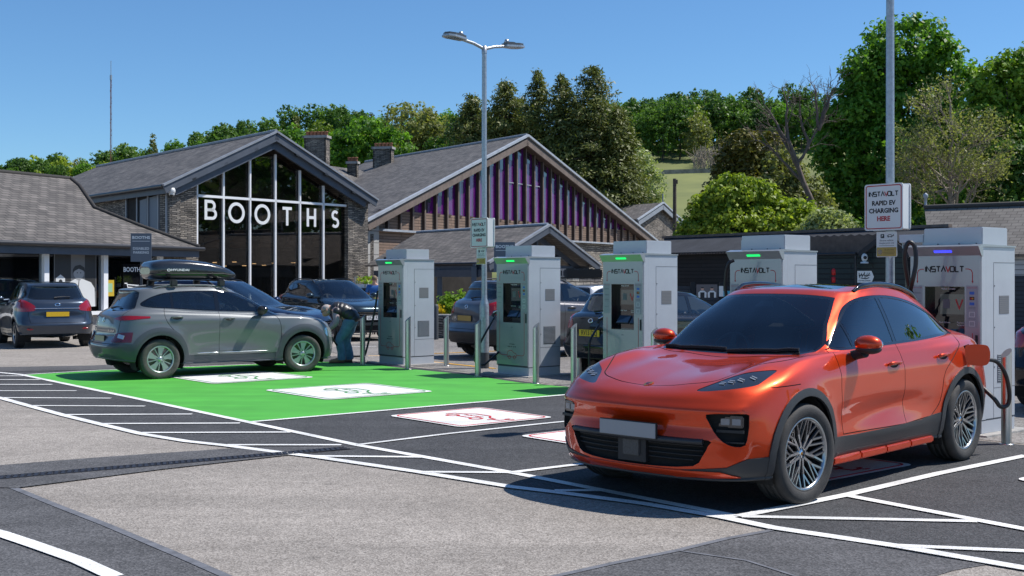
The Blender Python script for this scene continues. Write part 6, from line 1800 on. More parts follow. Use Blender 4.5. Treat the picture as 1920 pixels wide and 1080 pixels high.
# --- entrance porch
C0 = Vector((1.34, 44, 0)); zr = 3.66; ze = 2.2; hwP = 4.5
porch = thing('entrance_porch', 'slate-roofed entrance porch with blue-grey trusses before the timber hall', 'porch', C0)
pa = C0+V3((0, 0, zr)); pl = C0-fB*hwP+V3((0, 0, ze)); pr_ = C0+fB*hwP+V3((0, 0, ze))
b = MB().mat(m_slate2); Lp = 9.5
b.slab([pl, pa, pa+gB*Lp, pl+gB*(Lp-2.2)], .10, n=V3((0, 0, 1))); b.slab([pa, pr_, pr_+gB*6, pa+gB*6], .10, n=V3((0, 0, 1)))
b.slab([pl+gB*(Lp-2.2), pa+gB*Lp, pl+gB*(Lp-2.2)+gB*1.6+fB*.2-V3((0,0,.02))], .05, n=V3((0, 0, 1)))
b.mat(m_lead).tube([pa+V3((0,0,.03)), pa+gB*Lp+V3((0,0,.03))], .06, n=7); bd(b, 'roof', porch)
b = MB()
for e in (pl, pr_):
    d = (pa-e).normalized(); up = d.cross(nB).normalized(); up = up if up.z > 0 else -up
    b.mat(m_fascl).beam(e+nB*.06, pa+nB*.06, .12, .08, up=up); b.mat(m_fascia).beam(e-up*.17+nB*.05, pa-up*.17+nB*.05, .07, .22, up=up)
    b.beam(e-up*.42-nB*.5, pa-up*.42-nB*.5, .12, .22, up=up)
    m_ = (e+pa)/2; b.beam(V3((*C0.xy, ze-.05))-nB*.5, m_-up*.4-nB*.5, .12, .14, up=nB)
b.beam(V3((*C0.xy, ze-.1))-nB*.5, V3((*C0.xy, zr-.3))-nB*.5, .14, .14, up=nB)
b.beam(pl-V3((0,0,.18))-nB*.5, pr_-V3((0,0,.18))-nB*.5, .12, .28)
b.beam(pl-V3((0,0,.16)), pl+gB*(Lp-2)-V3((0,0,.16)), .06, .30); b.beam(pl-V3((0,0,.36))+nB*-.2, pl+gB*(Lp-2)-V3((0,0,.36))+nB*-.2, .10, .25)
bd(b, 'truss', porch)
b = MB().mat(m_gut).tube([pl-V3((0,0,.03))-fB*.06, pl+gB*(Lp-2.2)-V3((0,0,.03))-fB*.06], .06, n=7); bd(b, 'gutter', porch)
for p in (pl-nB*.5, pl+gB*3, pl+gB*6.5, pr_-nB*.5, C0+fB*2.2-nB*.5, C0-fB*2.4-nB*.5):
    b = MB().mat(m_fascia).box(-.09, .09, -.09, .09, 0, ze-.15, M=Matrix.Translation((p.x, p.y, 0))); bd(b, 'post', porch)
b = MB().mat(m_int)
w0 = pl+gB*7.5+fB*.6; w1 = w0+fB*8.2
b.slab([V3((*w0.xy, 0)), V3((*w1.xy, 0)), V3((*w1.xy, 2.5)), V3((*w0.xy, 2.5))], .2, n=nB)
w2 = pl+fB*1.3+gB*.6; w3 = w2+gB*7
b.mat(m_timber).slab([V3((*(w0+nB*.1).xy, 0)), V3((*(w0+nB*.1+fB*.8).xy, 0)), V3((*(w0+nB*.1+fB*.8).xy, 2.1)), V3((*(w0+nB*.1).xy, 2.1))], .05, n=nB)
bd(b, 'back_wall', porch)
b = MB()
for k, (dx, m_) in enumerate(((1.6, m_wht), (1.62, mat('green_poster', (.05, .35, .12), rough=.6)), (1.75, m_redp), (2.5, m_plate_y))):
    zc = (1.95, 1.75, 1.45, 1.55)[k]; b.mat(m_).box(dx-.13, dx+.13, zc-.11, zc+.11, .03+.005*k, .05+.005*k, M=frame(w0+nB*.1-V3((0, 0, w0.z)), fB, (0, 0, 1)))
b.mat(mat('blue_ink', (.04, .14, .5), rough=.5)).box(1.55, 1.8, 1.1, 1.25, .03, .05, M=frame(w0+nB*.1-V3((0, 0, w0.z)), fB, (0, 0, 1)))
b.mat(m_frame)
for dx in (1.35, 2.0, 2.9): b.box(dx, dx+.05, 0, 2.2, .03, .06, M=frame(w0+nB*.1-V3((0, 0, w0.z)), fB, (0, 0, 1)))
bd(b, 'door_notice', porch)
b = MB().mat(m_fascia)
pA = C0+fB*.6-nB*.2; pB = C0+fB*hwP-nB*.2
for z in (2.0, 1.72): b.beam(V3((*pA.xy, z)), V3((*pB.xy, z)), .05, .08)
for i in range(9): q = pA.lerp(pB, i/8); b.beam(V3((*q.xy, 0)), V3((*q.xy, 2.02)), .08, .06, up=nB)
bd(b, 'rail', porch)

# --- stone cottage gable at the right of the hall
D0 = Vector(((1236-960)/FP*92, 92, 0)); od = lambda px, py, o=0.0: on_plane(px, py, D0+nB*o, fB)
cot = thing('stone_outbuilding', 'small stone building with a grey-edged gable right of the timber hall', 'building', D0)
ca, c1, c2 = od(1236, 380), od(1189, 411), od(1302, 442)
b = MB().mat(m_stone); b.slab([V3((*c1.xy, 0)), V3((*c2.xy, 0)), c2-V3((0,0,.3)), ca-V3((0,0,.3)), c1-V3((0,0,.3))], .3, n=nB); bd(b, 'gable_wall', cot)
b = MB().mat(m_slate2); b.slab([c1+nB*.3, ca+nB*.3, ca+gB*9, c1+gB*9], .1, n=V3((0, 0, 1))); b.slab([ca+nB*.3, c2+nB*.3, c2+gB*6, ca+gB*6], .1, n=V3((0, 0, 1))); bd(b, 'roof', cot)
b = MB()
for e in (c1, c2):
    d = (ca-e).normalized(); up = d.cross(nB).normalized(); up = up if up.z > 0 else -up
    b.mat(m_lead).beam(e-d*.2+nB*.35, ca+nB*.35, .12, .12, up=up); b.mat(m_fascl).beam(e-up*.32+nB*.3, ca-up*.32+nB*.3, .10, .34, up=up)
b.tube([ca+nB*.3, ca+nB*.3+V3((0, 0, .7))], .05, n=6); bd(b, 'bargeboard', cot)

# --- black shed with long felt roof, corrugated porch roof and green gable
sh = thing('long_black_shed', 'long low black boarded shed with a dark felt roof at the right', 'shed', P(1400, 560, 44))
sh.location.z = 0
tl, tr, el, er = P(1244, 447, 50), P(1640, 427, 39), P(1252, 474, 47.5), P(1537, 466, 41)
tr.z = tl.z; er.z = el.z
sd_ = (er-el).normalized(); er2 = el+sd_*14; tr = tl+sd_*14
m_felt = mat('roof_felt', (0.034, 0.036, 0.042), rough=.85, var=.35, vscale=1.2, bump=.3)
b = MB().mat(m_felt).slab([el, er2, tr, tl], .06, n=V3((0, 0, 1))); b.mat(m_finl).beam(tl+V3((0,0,.04)), tr+V3((0,0,.04)), .2, .10); bd(b, 'roof', sh)
ns_ = V3((sd_.y, -sd_.x, 0)).normalized(); ns_ = ns_ if ns_.y < 0 else -ns_
b = MB().mat(m_black_b).slab([V3((*el.xy, 0))-ns_*.3, V3((*er2.xy, 0))-ns_*.3, V3((*er2.xy, el.z))-ns_*.3, V3((*el.xy, el.z))-ns_*.3], .1, n=ns_)
bd(b, 'wall', sh)
b = MB().mat(m_finl)
for i in range(90): q = el.lerp(er2, i/89)-V3((0, 0, .06)); b.beam(q+ns_*.02, q-ns_*.3, .07, .045)
bd(b, 'rafter', sh)
g0, g1, ga = P(1608, 476, 33), P(1697, 478, 32), P(1651, 444, 32.4)
g2 = thing('green_shed', 'dark green boarded shed with a brown corrugated roof beside the long black shed', 'shed', V3((*ga.xy, 0)))
b = MB().mat(m_green_b).slab([V3((*g0.xy, 0)), V3((*g1.xy, 0)), g1, ga, g0], .1, n=V3((0, -1, 0))); 
gd = nrm((-.62, .78)); b.slab([V3((*g0.xy, 0)), g0, g0+gd*4.3, V3((*(g0+gd*4.3).xy, 0))], .1, n=V3((-.78, -.62, 0))); bd(b, 'wall', g2)
b = MB().mat(mat('corrugated_brown', (.105, .082, .070), rough=.8, var=.3, vscale=3))
def corr(a, c, dvec, n=26):
    for i in range(n):
        p = dvec*(i/n); q = dvec*((i+.5)/n); r_ = dvec*((i+1)/n); up = V3((0, 0, .05))
        b.add([a+p, c+p, c+q+up, a+q+up, c+r_, a+r_], [(0, 1, 2, 3), (3, 2, 4, 5)])
e0 = g0+V3((0,0,.03))+gd*-.3+(g0-ga)*.06; corr(e0, ga+V3((0,0,.05))+gd*-.3, gd*4.5, 16); e1 = g1+V3((0,0,.03))+gd*-.3+(g1-ga)*.06; corr(ga+V3((0,0,.05))+gd*-.3, e1, gd*4.5, 16)
bd(b, 'roof', g2)
b = MB().mat(m_black)
for e in (g0, g1): b.beam(e+V3((0, -.28, 0))+(e-ga)*.06, ga+V3((0, -.28, .02)), .04, .14)
b.mat(m_gut).tube([g0+V3((-.1, -.2, 0)), g0+gd*4.4+V3((-.1, -.2, 0))], .05, n=6).tube([g0+V3((-.1, -.15, 0)), V3((g0.x-.1, g0.y-.15, 0))], .04, n=6)
bd(b, 'verge_board', g2)
b = MB().mat(m_wht); p = P(1621, 483, 32.6); b.ball(p, .10, n=8, sc=(.9, .6, 1.2)); b.lathe([(.12, -.16), (.11, -.12), (.001, -.10)], 12, M=Matrix.Translation(p)); b.mat(m_black).ball(p+V3((0, -.05, 0)), .05, n=6)
tag(b.build('wall_lamp'), 'small white lamp high on the green shed gable', 'lamp')
# --- right house
ho = thing('boarded_house', 'slate-roofed house with white boarding at the right edge', 'house', V3((19, 45, 0)))
r0, r1, r2, r3 = P(1798, 424, 44), P(1822, 390, 47), P(1960, 384, 45.5), P(1960, 480, 41.5)
pl_ = [P(1803, 424, 43.5), P(1823, 391, 46.2)]
m_slate3 = mat_brick('grey_tile_roof', (0.145, 0.13, 0.115), (0.195, 0.178, 0.158), (0.06, 0.055, 0.05), bw=.4, bh=.22, msize=.012, rough=.85, noisec=.25, bump=.5)
b = MB().mat(m_slate3)
e0, e1 = V3((15.9, 44.6, 2.55)), V3((22, 39.5, 2.55)); up_ = V3((1.6, 2.9, 1.95))
b.slab([e0, e1, e1+up_*1.0, e0+V3((.9, 3.2, 1.95))], .12, n=V3((0, 0, 1))); b.tube([e0+V3((.9, 3.2, 2.0)), e1+up_+V3((0, 0, .05))], .10, n=8); bd(b, 'roof', ho)
b = MB().mat(m_lead); q = e0+V3((.95, 3.2, 2.0)); b.lathe([(.10, 0), (.05, .1), (.05, .35), (.10, .42), (.10, .52), (.001, .6)], 12, M=Matrix.Translation(q)); bd(b, 'finial', ho)
b = MB().mat(m_white_b); dd = nrm(e1-e0); w_ = e0+dd*.2+V3((.1, .35, 0)); w2_ = e1+V3((.1, .35, 0)); b.slab([V3((*w_.xy, 1.0)), V3((*w2_.xy, 1.0)), V3((*w2_.xy, 2.55)), V3((*w_.xy, 2.55))], .15, n=V3((-.6, -.8, 0)))
b.mat(m_stone).slab([V3((*w_.xy, 0)), V3((*w2_.xy, 0)), V3((*w2_.xy, 1.0)), V3((*w_.xy, 1.0))], .15, n=V3((-.6, -.8, 0))); bd(b, 'wall', ho)
# --- house with chimneys behind
hb = thing('chimney_house', 'grey house behind the roofs with stone chimney stacks and clay pots', 'house', P(640, 300, 72)); hb.location.z = 0
b = MB().mat(m_slate)
q0, q1 = P(560, 300, 70), P(760, 312, 80); q0.z = q1.z = 8.6; dq = (q1-q0).normalized(); nq = V3((dq.y, -dq.x, 0))
b.slab([q0+nq*5-V3((0,0,2.6)), q1+nq*5-V3((0,0,2.6)), q1, q0], .15, n=V3((0, 0, 1))); b.slab([q0-nq*5-V3((0,0,2.6)), q1-nq*5-V3((0,0,2.6)), q1, q0], .15, n=V3((0, 0, 1))); bd(b, 'roof', hb)
b = MB().mat(m_stone); b.slab([V3((*(q0+nq*4.6).xy, 0)), V3((*(q1+nq*4.6).xy, 0)), V3((*(q1+nq*4.6).xy, 6.2)), V3((*(q0+nq*4.6).xy, 6.2))], .3, n=nq)
b.slab([V3((*(q0+nq*4.6).xy, 0)), V3((*(q0-nq*4.6).xy, 0)), V3((*(q0-nq*4.6).xy, 6)), q0-V3((0,0,.2)), V3((*(q0+nq*4.6).xy, 6))], .3, n=-dq); bd(b, 'wall', hb)
def chimney(px0, px1, py0, py1, Y, npots):
    a, c = P(px0, py0, Y), P(px1, py0, Y); zb = P(px0, py1+30, Y).z; w = c.x-a.x; cx = (a.x+c.x)/2
    b = MB().mat(m_stone); M = Matrix.Translation((cx, Y, 0)) @ Matrix.Rotation(R(-12), 4, 'Z'); zt_ = a.z
    def bx(x0, x1, y0, y1, z0, z1):
        cs = [V3((x0, y0, 0)), V3((x1, y0, 0)), V3((x1, y1, 0)), V3((x0, y1, 0))]
        for i in range(4):
            p_, q_ = M @ cs[i], M @ cs[(i+1) % 4]; d_ = (q_-p_).normalized()
            b.slab([V3((*p_.xy, z0)), V3((*q_.xy, z0)), V3((*q_.xy, z1)), V3((*p_.xy, z1))], .1, n=V3((d_.y, -d_.x, 0)))
        b.add([M @ V3((p[0], p[1], 0))+V3((0, 0, z1)) for p in cs], [(0, 1, 2, 3)])
    bx(-w/2, w/2, -w*.25, w*.25, zb, zt_-.25); b.mat(m_conc); bx(-w/2-.08, w/2+.08, -w*.25-.08, w*.25+.08, zt_-.25, zt_-.1)
    o = bd(b, 'chimney', hb)
    for i in range(npots):
        b = MB().mat(m_pot); x = -w/2+w*(i+.5)/npots; b.lathe([(.12, 0), (.11, .20), (.14, .22), (.14, .26), (.10, .26), (.09, .1)], 10, M=M @ Matrix.Translation((x, 0, zt_-.1))); q = b.build('chimney_pot', None, o)
chimney(573, 616, 252, 292, 70, 6); chimney(701, 737, 273, 298, 76, 5); chimney(652, 671, 300, 306, 73, 3)

# --- shop wing at the left with its windows
s0 = V3((-10.07, 38, 2.68)); sdir = nrm((.44, .90)); sn = V3((sdir.y, -sdir.x, 0))
wing = thing('shop_wing', 'low shop wing with a sweeping slate roof and white-framed windows at the left', 'building', V3((-13, 33, 0)))
Bp = V3((-15.05, 40, 5.0)); nr = (sdir.cross(Bp-s0)).normalized(); nr = nr if nr.z > 0 else -nr
Dp = pix_plane(374, 464, s0, nr); Cp = pix_plane(178, 391, s0, nr); Cp2 = pix_plane(262, 424, s0, nr); Bq = pix_plane(132, 335, s0, nr); Bm = pix_plane(150, 350, s0, nr)
Ep = Dp-sdir*16; Ap = Bq-sdir*16
b = MB().mat(m_slate2).slab([Ep, Dp, Cp2, Cp, Bm, Bq, Ap], .10, n=V3((0, 0, 1)))
b.mat(m_slate2).tube([Bq, Ap], .08, n=7).tube([Bq+V3((0,0,.02)), Bm+V3((0,0,.02)), Cp+V3((0,0,.02)), Cp2+V3((0,0,.02)), Dp+V3((0,0,.02))], .07, n=7); bd(b, 'roof', wing)
b = MB().mat(m_gut).tube([Ep+sn*.06-V3((0,0,.05)), Dp+sn*.06+sdir*.15-V3((0,0,.05))], .065, n=8); b.mat(m_fascia).beam(Ep-V3((0,0,.2))-sn*.04, Dp-V3((0,0,.2))-sn*.04, .05, .24); bd(b, 'gutter', wing)
W0 = V3((*(s0-sn*.35).xy, 0)); ow = lambda px, py, o=0.0: on_plane(px, py, W0+sn*o, sdir)
def wz(px, z, o=0.0): p = on_line(px, W0+sn*o, sdir); p.z = z; return p
b = MB().mat(m_conc); b.slab([wz(-150, 0), wz(222, 0), wz(222, .62), wz(-150, .62)], .25, n=sn)
b.mat(m_stone); b.slab([wz(303, 0), wz(372, 0), wz(372, 2.5), wz(303, 2.5)], .25, n=sn); bd(b, 'low_wall', wing)
b = MB().mat(m_frame)
for px in (-60, 14-60, 85, 196, 300):
    b.beam(wz(px, .6, .03), wz(px, 2.45, .03), .17, .12, up=sn)
b.beam(wz(-150, 2.42, .03), wz(305, 2.42, .03), .13, .10); b.beam(wz(-150, .66, .05), wz(222, .66, .05), .22, .10); bd(b, 'window_frame', wing)
b = MB().mat(m_shopg).slab([wz(-150, .7, -.02), wz(303, .7, -.02), wz(303, 2.4, -.02), wz(-150, 2.4, -.02)], .02, n=sn); bd(b, 'window', wing)
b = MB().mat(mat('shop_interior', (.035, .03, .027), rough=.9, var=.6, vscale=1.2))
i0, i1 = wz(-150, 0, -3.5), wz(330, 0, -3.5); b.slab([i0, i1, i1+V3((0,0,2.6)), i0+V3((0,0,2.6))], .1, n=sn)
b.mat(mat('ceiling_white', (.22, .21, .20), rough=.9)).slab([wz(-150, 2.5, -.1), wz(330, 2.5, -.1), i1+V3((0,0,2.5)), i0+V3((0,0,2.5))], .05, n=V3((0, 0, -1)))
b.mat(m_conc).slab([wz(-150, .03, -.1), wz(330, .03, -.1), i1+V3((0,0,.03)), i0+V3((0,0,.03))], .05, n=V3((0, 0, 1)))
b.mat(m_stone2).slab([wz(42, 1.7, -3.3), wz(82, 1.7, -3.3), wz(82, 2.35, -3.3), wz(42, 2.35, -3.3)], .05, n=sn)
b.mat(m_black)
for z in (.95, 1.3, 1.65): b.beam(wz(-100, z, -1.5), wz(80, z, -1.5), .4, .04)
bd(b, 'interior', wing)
b = MB()
random.seed(3)
for z in (.98, 1.33):
    for k in range(34):
        q = wz(-90, z, -1.4).lerp(wz(80, z, -1.4), k/34); c_ = random.choice([(.25,.1,.04),(.05,.12,.05),(.3,.25,.1),(.1,.1,.12)])
        b.mat(mat('goods_%d' % int(c_[0]*100), c_, rough=.7)).box(-.06, .06, -.06, .06, 0, .14+.12*random.random(), M=Matrix.Translation(q))
bd(b, 'shelf_goods', wing)
b = MB().mat(m_stone).slab([wz(203, .6, -1.2), wz(232, .6, -1.2), wz(232, 2.4, -1.2), wz(203, 2.4, -1.2)], .05, n=sn); bd(b, 'inner_wall', wing)
# poster: man in a white shirt, black and white
def poster_man(M, s=1.0):
    b = MB().mat(mat('poster_grey', (.16, .16, .16), rough=.5)).box(-.68, .68, 0, 1.55, 0, .01, M=M)
    b.mat(mat('poster_dark', (.03, .03, .03), rough=.5)); Z = lambda d: M @ Matrix.Translation((0, 0, .0105+d))
    b.box(-.66, -.15, .75, 1.53, 0, .001, M=Z(0)); b.box(.30, .66, .45, 1.53, 0, .001, M=Z(0))
    b.mat(m_wht).prism([(-.40, 0), (-.36, .45), (-.20, .72), (-.02, .82), (.22, .82), (.50, .72), (.62, .55), (.64, 0)], .001, Z(.001))
    b.mat(mat('poster_mid', (.35, .35, .35), rough=.5)).prism(circ(.10, .98, .17, 16), .001, Z(.002)); b.prism([(.02, .78), (.16, .78), (.18, .9), (.03, .9)], .001, Z(.0015))
    b.mat(MATS['poster_dark']).prism([(-.10, .98), (-.09, 1.10), (-.02, 1.20), (.14, 1.24), (.28, 1.16), (.31, 1.0), (.26, 1.06), (.10, 1.12), (-.03, 1.06)], .001, Z(.003)); 
    b.prism([(.06, .50), (.10, .80), (.12, .80), (.09, .5)], .001, Z(.0035)); b.prism(circ(.05,1.0,.018,8), .001, Z(.0035)); b.prism(circ(.16,1.0,.018,8), .001, Z(.0035))
    b.mat(m_wht).prism([(-.63, .62), (-.63, .84), (-.48, .95), (-.34, .84), (-.34, .62)], .001, Z(.0015)); b.mat(MATS['poster_dark']).prism(circ(-.48, .75, .06, 10), .001, Z(.003))
    b.mat(m_wht).text('PREST CUISINE', .07, Z(.003) @ Matrix.Translation((-.42, .38, 0)), ext=.0005)
    return b
c0 = wz(101, .85, .0); c1 = wz(180, .85, .0); wd = (c1-c0).length
M = frame((c0+c1)/2, sdir, (0, 0, 1)) @ Matrix.Diagonal((wd/1.36, .98, 1, 1))
tag(poster_man(M).build('window_poster'), 'black and white poster of a man in a white shirt in the left window', 'poster')
b = MB().mat(mat('poster_yellow', (.55, .38, .03), rough=.5)); M = frame(wz(205.5, 1.38, .0), sdir, (0, 0, 1)); b.box(-.17, .17, -.24, .24, 0, .01, M=M); b.mat(mat('poster_mint', (.3, .5, .3), rough=.5)).box(-.10, .10, -.12, .14, .011, .013, M=M)
tag(b.build('yellow_poster'), 'small yellow notice in the shop window beside the stone wall', 'notice')
b = MB().mat(m_blackg); c0, c1 = wz(230, .9, .0), wz(262, .9, .0); M = frame((c0+c1)/2, sdir, (0, 0, 1)); wd = (c1-c0).length
b.box(-wd/2, wd/2, 0, 1.2, 0, .02, M=M); b.mat(m_letter).text('BOOTHS', .20, M @ Matrix.Translation((.05, 1.03, .021)), ext=.001, bold=.004)
b.strokes([[(-.30,.62),(-.2,.62),(-.12,.34),(.22,.34)],[(-.18,.58),(.28,.55),(.22,.38),(-.13,.40)],[(-.16,.5),(.26,.48)]], .03, M @ Matrix.Translation((0, 0, .021)), .001)
for x in (-.08, .18): ring(b, M @ Matrix.Translation((x, .24, .021)), .05, .025, .001, 14)
tag(b.build('trolley_sign'), 'black panel with shop name and white trolley drawing in the left window', 'sign')

# --- blue-grey free-standing signs
def name_sign(px, py, w, Y, lines, label, post=True):
    c = P(px, py, Y); M = frame(c, nrm((.80, .60)) if False else V3((1, .15, 0)), (0, 0, 1))
    root = thing('parking_direction_sign', label, 'sign', V3((c.x, c.y, 0)))
    h = w*1.42; b = MB().mat(mat('slate_blue_panel', (.105, .125, .155), rough=.45)).box(-w/2, w/2, -h/2, h/2, -.03, .0, M=M); bd(b, 'panel', root)
    b = MB().mat(m_letter); Mt = M @ Matrix.Translation((0, 0, .001))
    b.text(lines[0], w*.20, Mt @ Matrix.Translation((0, h*.345, 0)), ext=.0008, bold=.003, sx=1.08); b.box(-w*.42, w*.42, h*.215, h*.23, 0, .001, M=Mt)
    b.text(lines[1], w*.18, Mt @ Matrix.Translation((0, -h*.04, 0)), ext=.0008, bold=.001); b.text(lines[2], w*.18, Mt @ Matrix.Translation((0, -h*.18, 0)), ext=.0008, bold=.001); bd(b, 'lettering', root)
    b = MB().mat(m_gb).box(-.03, .03, -c.z, -h/2+.1, -.07, -.03, M=M @ Matrix.Identity(4)); bd(b, 'post', root)
name_sign(264.5, 464, .52, 30.5, ('BOOTHS', 'DISABLED', 'PARKING'), 'blue-grey disabled parking sign above the roof box of the grey crossover')
name_sign(946, 482, .52, 29.0, ('BOOTHS', 'DISABLED', 'PARKING'), 'blue-grey disabled parking sign mostly hidden behind the second charger')
# ------------------------------------------------------------------ hill, field and vegetation
def mat_leaf(name, c0, c1, trans=.42, rough=.5):
    if name in MATS: return MATS[name]
    c0 = [c0[0]*1.15, c0[1]*1.22, c0[2]*1.1]; c1 = [c1[0]*1.25, c1[1]*1.22, c1[2]*1.1]
    m = bpy.data.materials.new(name); m.use_nodes = True
    nt = m.node_tree; N = nt.nodes; L = nt.links
    for n in list(N): N.remove(n)
    o = N.new('ShaderNodeOutputMaterial'); b = N.new('ShaderNodeBsdfPrincipled'); t = N.new('ShaderNodeBsdfTranslucent'); mx = N.new('ShaderNodeMixShader')
    b.inputs['Roughness'].default_value = rough; b.inputs['Specular IOR Level'].default_value = .35
    a = N.new('ShaderNodeAttribute'); a.attribute_name = 'tone'
    r = N.new('ShaderNodeValToRGB'); r.color_ramp.elements[0].color = (*c0, 1); r.color_ramp.elements[1].color = (*c1, 1)
    oi = N.new('ShaderNodeObjectInfo')
    ad = N.new('ShaderNodeMath'); ad.operation = 'MULTIPLY_ADD'; ad.inputs[1].default_value = .6; ad.inputs[2].default_value = -.30
    L.new(oi.outputs['Random'], ad.inputs[0]); a2 = N.new('ShaderNodeMath'); a2.operation = 'ADD'; L.new(a.outputs['Fac'], a2.inputs[0]); L.new(ad.outputs[0], a2.inputs[1])
    L.new(a2.outputs[0], r.inputs[0]); L.new(r.outputs[0], b.inputs['Base Color'])
    sc = N.new('ShaderNodeVectorMath'); sc.operation = 'MULTIPLY'; sc.inputs[1].default_value = (1.25, 1.35, .6)
    L.new(r.outputs[0], sc.inputs[0]); L.new(sc.outputs[0], t.inputs[0])
    mx.inputs[0].default_value = trans; L.new(b.outputs[0], mx.inputs[1]); L.new(t.outputs[0], mx.inputs[2]); L.new(mx.outputs[0], o.inputs[0])
    MATS[name] = m; return m
m_bark = mat('bark', (0.085, 0.068, 0.052), rough=.9, var=.35, vscale=5, bump=.6, bscale=12)
m_barkl = mat('pale_bark', (0.26, 0.22, 0.175), rough=.9, var=.3, vscale=4, bump=.5, bscale=12)
l_syc = mat_leaf('sycamore_leaf', (0.041, 0.104, 0.014), (0.152, 0.304, 0.036))
l_yel = mat_leaf('yellow_green_leaf', (0.087, 0.145, 0.017), (0.304, 0.377, 0.051))
l_mid = mat_leaf('wood_leaf', (0.038, 0.084, 0.020), (0.123, 0.225, 0.043))
l_dark = mat_leaf('conifer_needle', (0.048, 0.062, 0.020), (0.175, 0.195, 0.055), trans=.25)
l_yew = mat_leaf('golden_yew', (0.065, 0.062, 0.014), (0.20, 0.180, 0.035), trans=.2)
l_oliv = mat_leaf('olive_leaf', (0.080, 0.094, 0.036), (0.246, 0.261, 0.102))
l_pale = mat_leaf('pale_willow_leaf', (0.145, 0.181, 0.087), (0.334, 0.377, 0.203))
l_hedge = mat_leaf('bright_hedge_leaf', (0.102, 0.189, 0.017), (0.362, 0.493, 0.072))
rng = np.random.default_rng(11)
def leaf_mesh(name, P_, Nn, size, m, aspect=.62, tone=None, parent=None, jit=.75):
    n = len(P_)
    d = Nn+rng.normal(0, jit, (n, 3)); d /= np.linalg.norm(d, axis=1)[:, None]+1e-9
    u = np.cross(d, rng.normal(0, 1, (n, 3))); u /= np.linalg.norm(u, axis=1)[:, None]+1e-9; v = np.cross(d, u)
    s = (size*(.55+.9*rng.random(n)))[:, None]
    q = np.stack([P_-u*s, P_-v*s*aspect+d*s*.12, P_+u*s, P_+v*s*aspect+d*s*.12], 1).reshape(-1, 3)
    me = bpy.data.meshes.new(name); me.vertices.add(4*n); me.vertices.foreach_set('co', q.ravel())
    me.loops.add(4*n); me.loops.foreach_set('vertex_index', np.arange(4*n)); me.polygons.add(n)
    me.polygons.foreach_set('loop_start', np.arange(0, 4*n, 4)); me.polygons.foreach_set('loop_total', np.full(n, 4))
    me.update(calc_edges=True)
    at = me.attributes.new('tone', 'FLOAT', 'FACE'); at.data.foreach_set('value', np.clip(tone if tone is not None else rng.random(n), 0, 1).astype(np.float32))
    me.materials.append(m)
    o = bpy.data.objects.new(name, me); COL.objects.link(o)
    if parent: o.parent = parent
    return o
def clumps(blobs, nclump, per, cr, squash=.8, edge=.55):
    """leaf positions in clumps near the surface of a set of ellipsoids (c, r)"""
    C = np.array([b_[0] for b_ in blobs], float); Rr = np.array([b_[1] for b_ in blobs], float)
    w = (Rr[:, 0]*Rr[:, 1]+Rr[:, 0]*Rr[:, 2]+Rr[:, 1]*Rr[:, 2]); w /= w.sum()
    k = rng.choice(len(C), nclump, p=w); d = rng.normal(0, 1, (nclump, 3)); d /= np.linalg.norm(d, axis=1)[:, None]
    rad = edge+(1.08-edge)*rng.random(nclump)**.6
    cc = C[k]+d*Rr[k]*rad[:, None]
    # drop clumps buried deep in other blobs
    ins = np.zeros(nclump, bool)
    for i in range(len(C)):
        ins |= (((cc-C[i])/Rr[i])**2).sum(1) < (edge*.8)**2
    cc = cc[~ins]; d = d[~ins]; nc = len(cc)
    crr = cr*(.6+.8*rng.random(nc))
    e = rng.normal(0, 1, (nc, per, 3)); e /= np.linalg.norm(e, axis=2)[:, :, None]; e *= (rng.random((nc, per, 1))**.45)
    P_ = cc[:, None, :]+e*crr[:, None, None]*np.array([1, 1, squash])
    Nn = e*.7+d[:, None, :]*.5+np.array([0, 0, .35])
    tn = (.5+.22*rng.normal(0, 1, (nc, 1))+.16*rng.normal(0, 1, (nc, per)))
    return P_.reshape(-1, 3), Nn.reshape(-1, 3), tn.ravel()
def limb(b, p0, p1, r0, r1, wob=.12, n=5):
    p0, p1 = Vector(p0), Vector(p1); L = (p1-p0).length; pts = [p0.lerp(p1, i/n)+Vector(rng.normal(0, wob*L/n, 3))*(0 if i in (0, n) else 1) for i in range(n+1)]
    b.tube(pts, [r0+(r1-r0)*i/n for i in range(n+1)], n=7, cap=False); return pts
def tree(name, label, cat, base, blobs, leafm, nclump, per, cr, size, trunk_r=.3, bark=None, limbs=6, group=None, edge=.55, trunk=True):
    """blobs relative to base"""
    root = thing(name, label, cat, base, 0, group)
    if trunk:
        b = MB().mat(bark or m_bark); top = max(bl_[0][2] for bl_ in blobs)
        cx = np.mean([bl_[0][0] for bl_ in blobs]); cy = np.mean([bl_[0][1] for bl_ in blobs])
        tp = limb(b, (0, 0, -.3), (cx*.6, cy*.6, top*.6), trunk_r, trunk_r*.45, .04)
        for i in range(limbs):
            bb = blobs[i % len(blobs)]; s_ = tp[2+i % 3]; limb(b, s_, Vector(bb[0])+Vector(rng.normal(0, .3, 3))*bb[1][0]*.5, trunk_r*.4, trunk_r*.08)
        b.build('trunk', None, root)
    P_, Nn, tn = clumps(blobs, nclump, per, cr, edge=edge)
    leaf_mesh('crown', P_, Nn, size, leafm, tone=tn, parent=root)
    return root
def pxblobs(Y, L, base, depth=1.0):
    out = []
    for px, py, rx, ry in L:
        c = P(px, py, Y); out.append(((c.x-base[0], c.y-base[1]+rng.normal(0, .4)*rx*Y/FP*.5, c.z-base[2]), (rx*Y/FP, rx*Y/FP*depth, ry*Y/FP)))
    return out

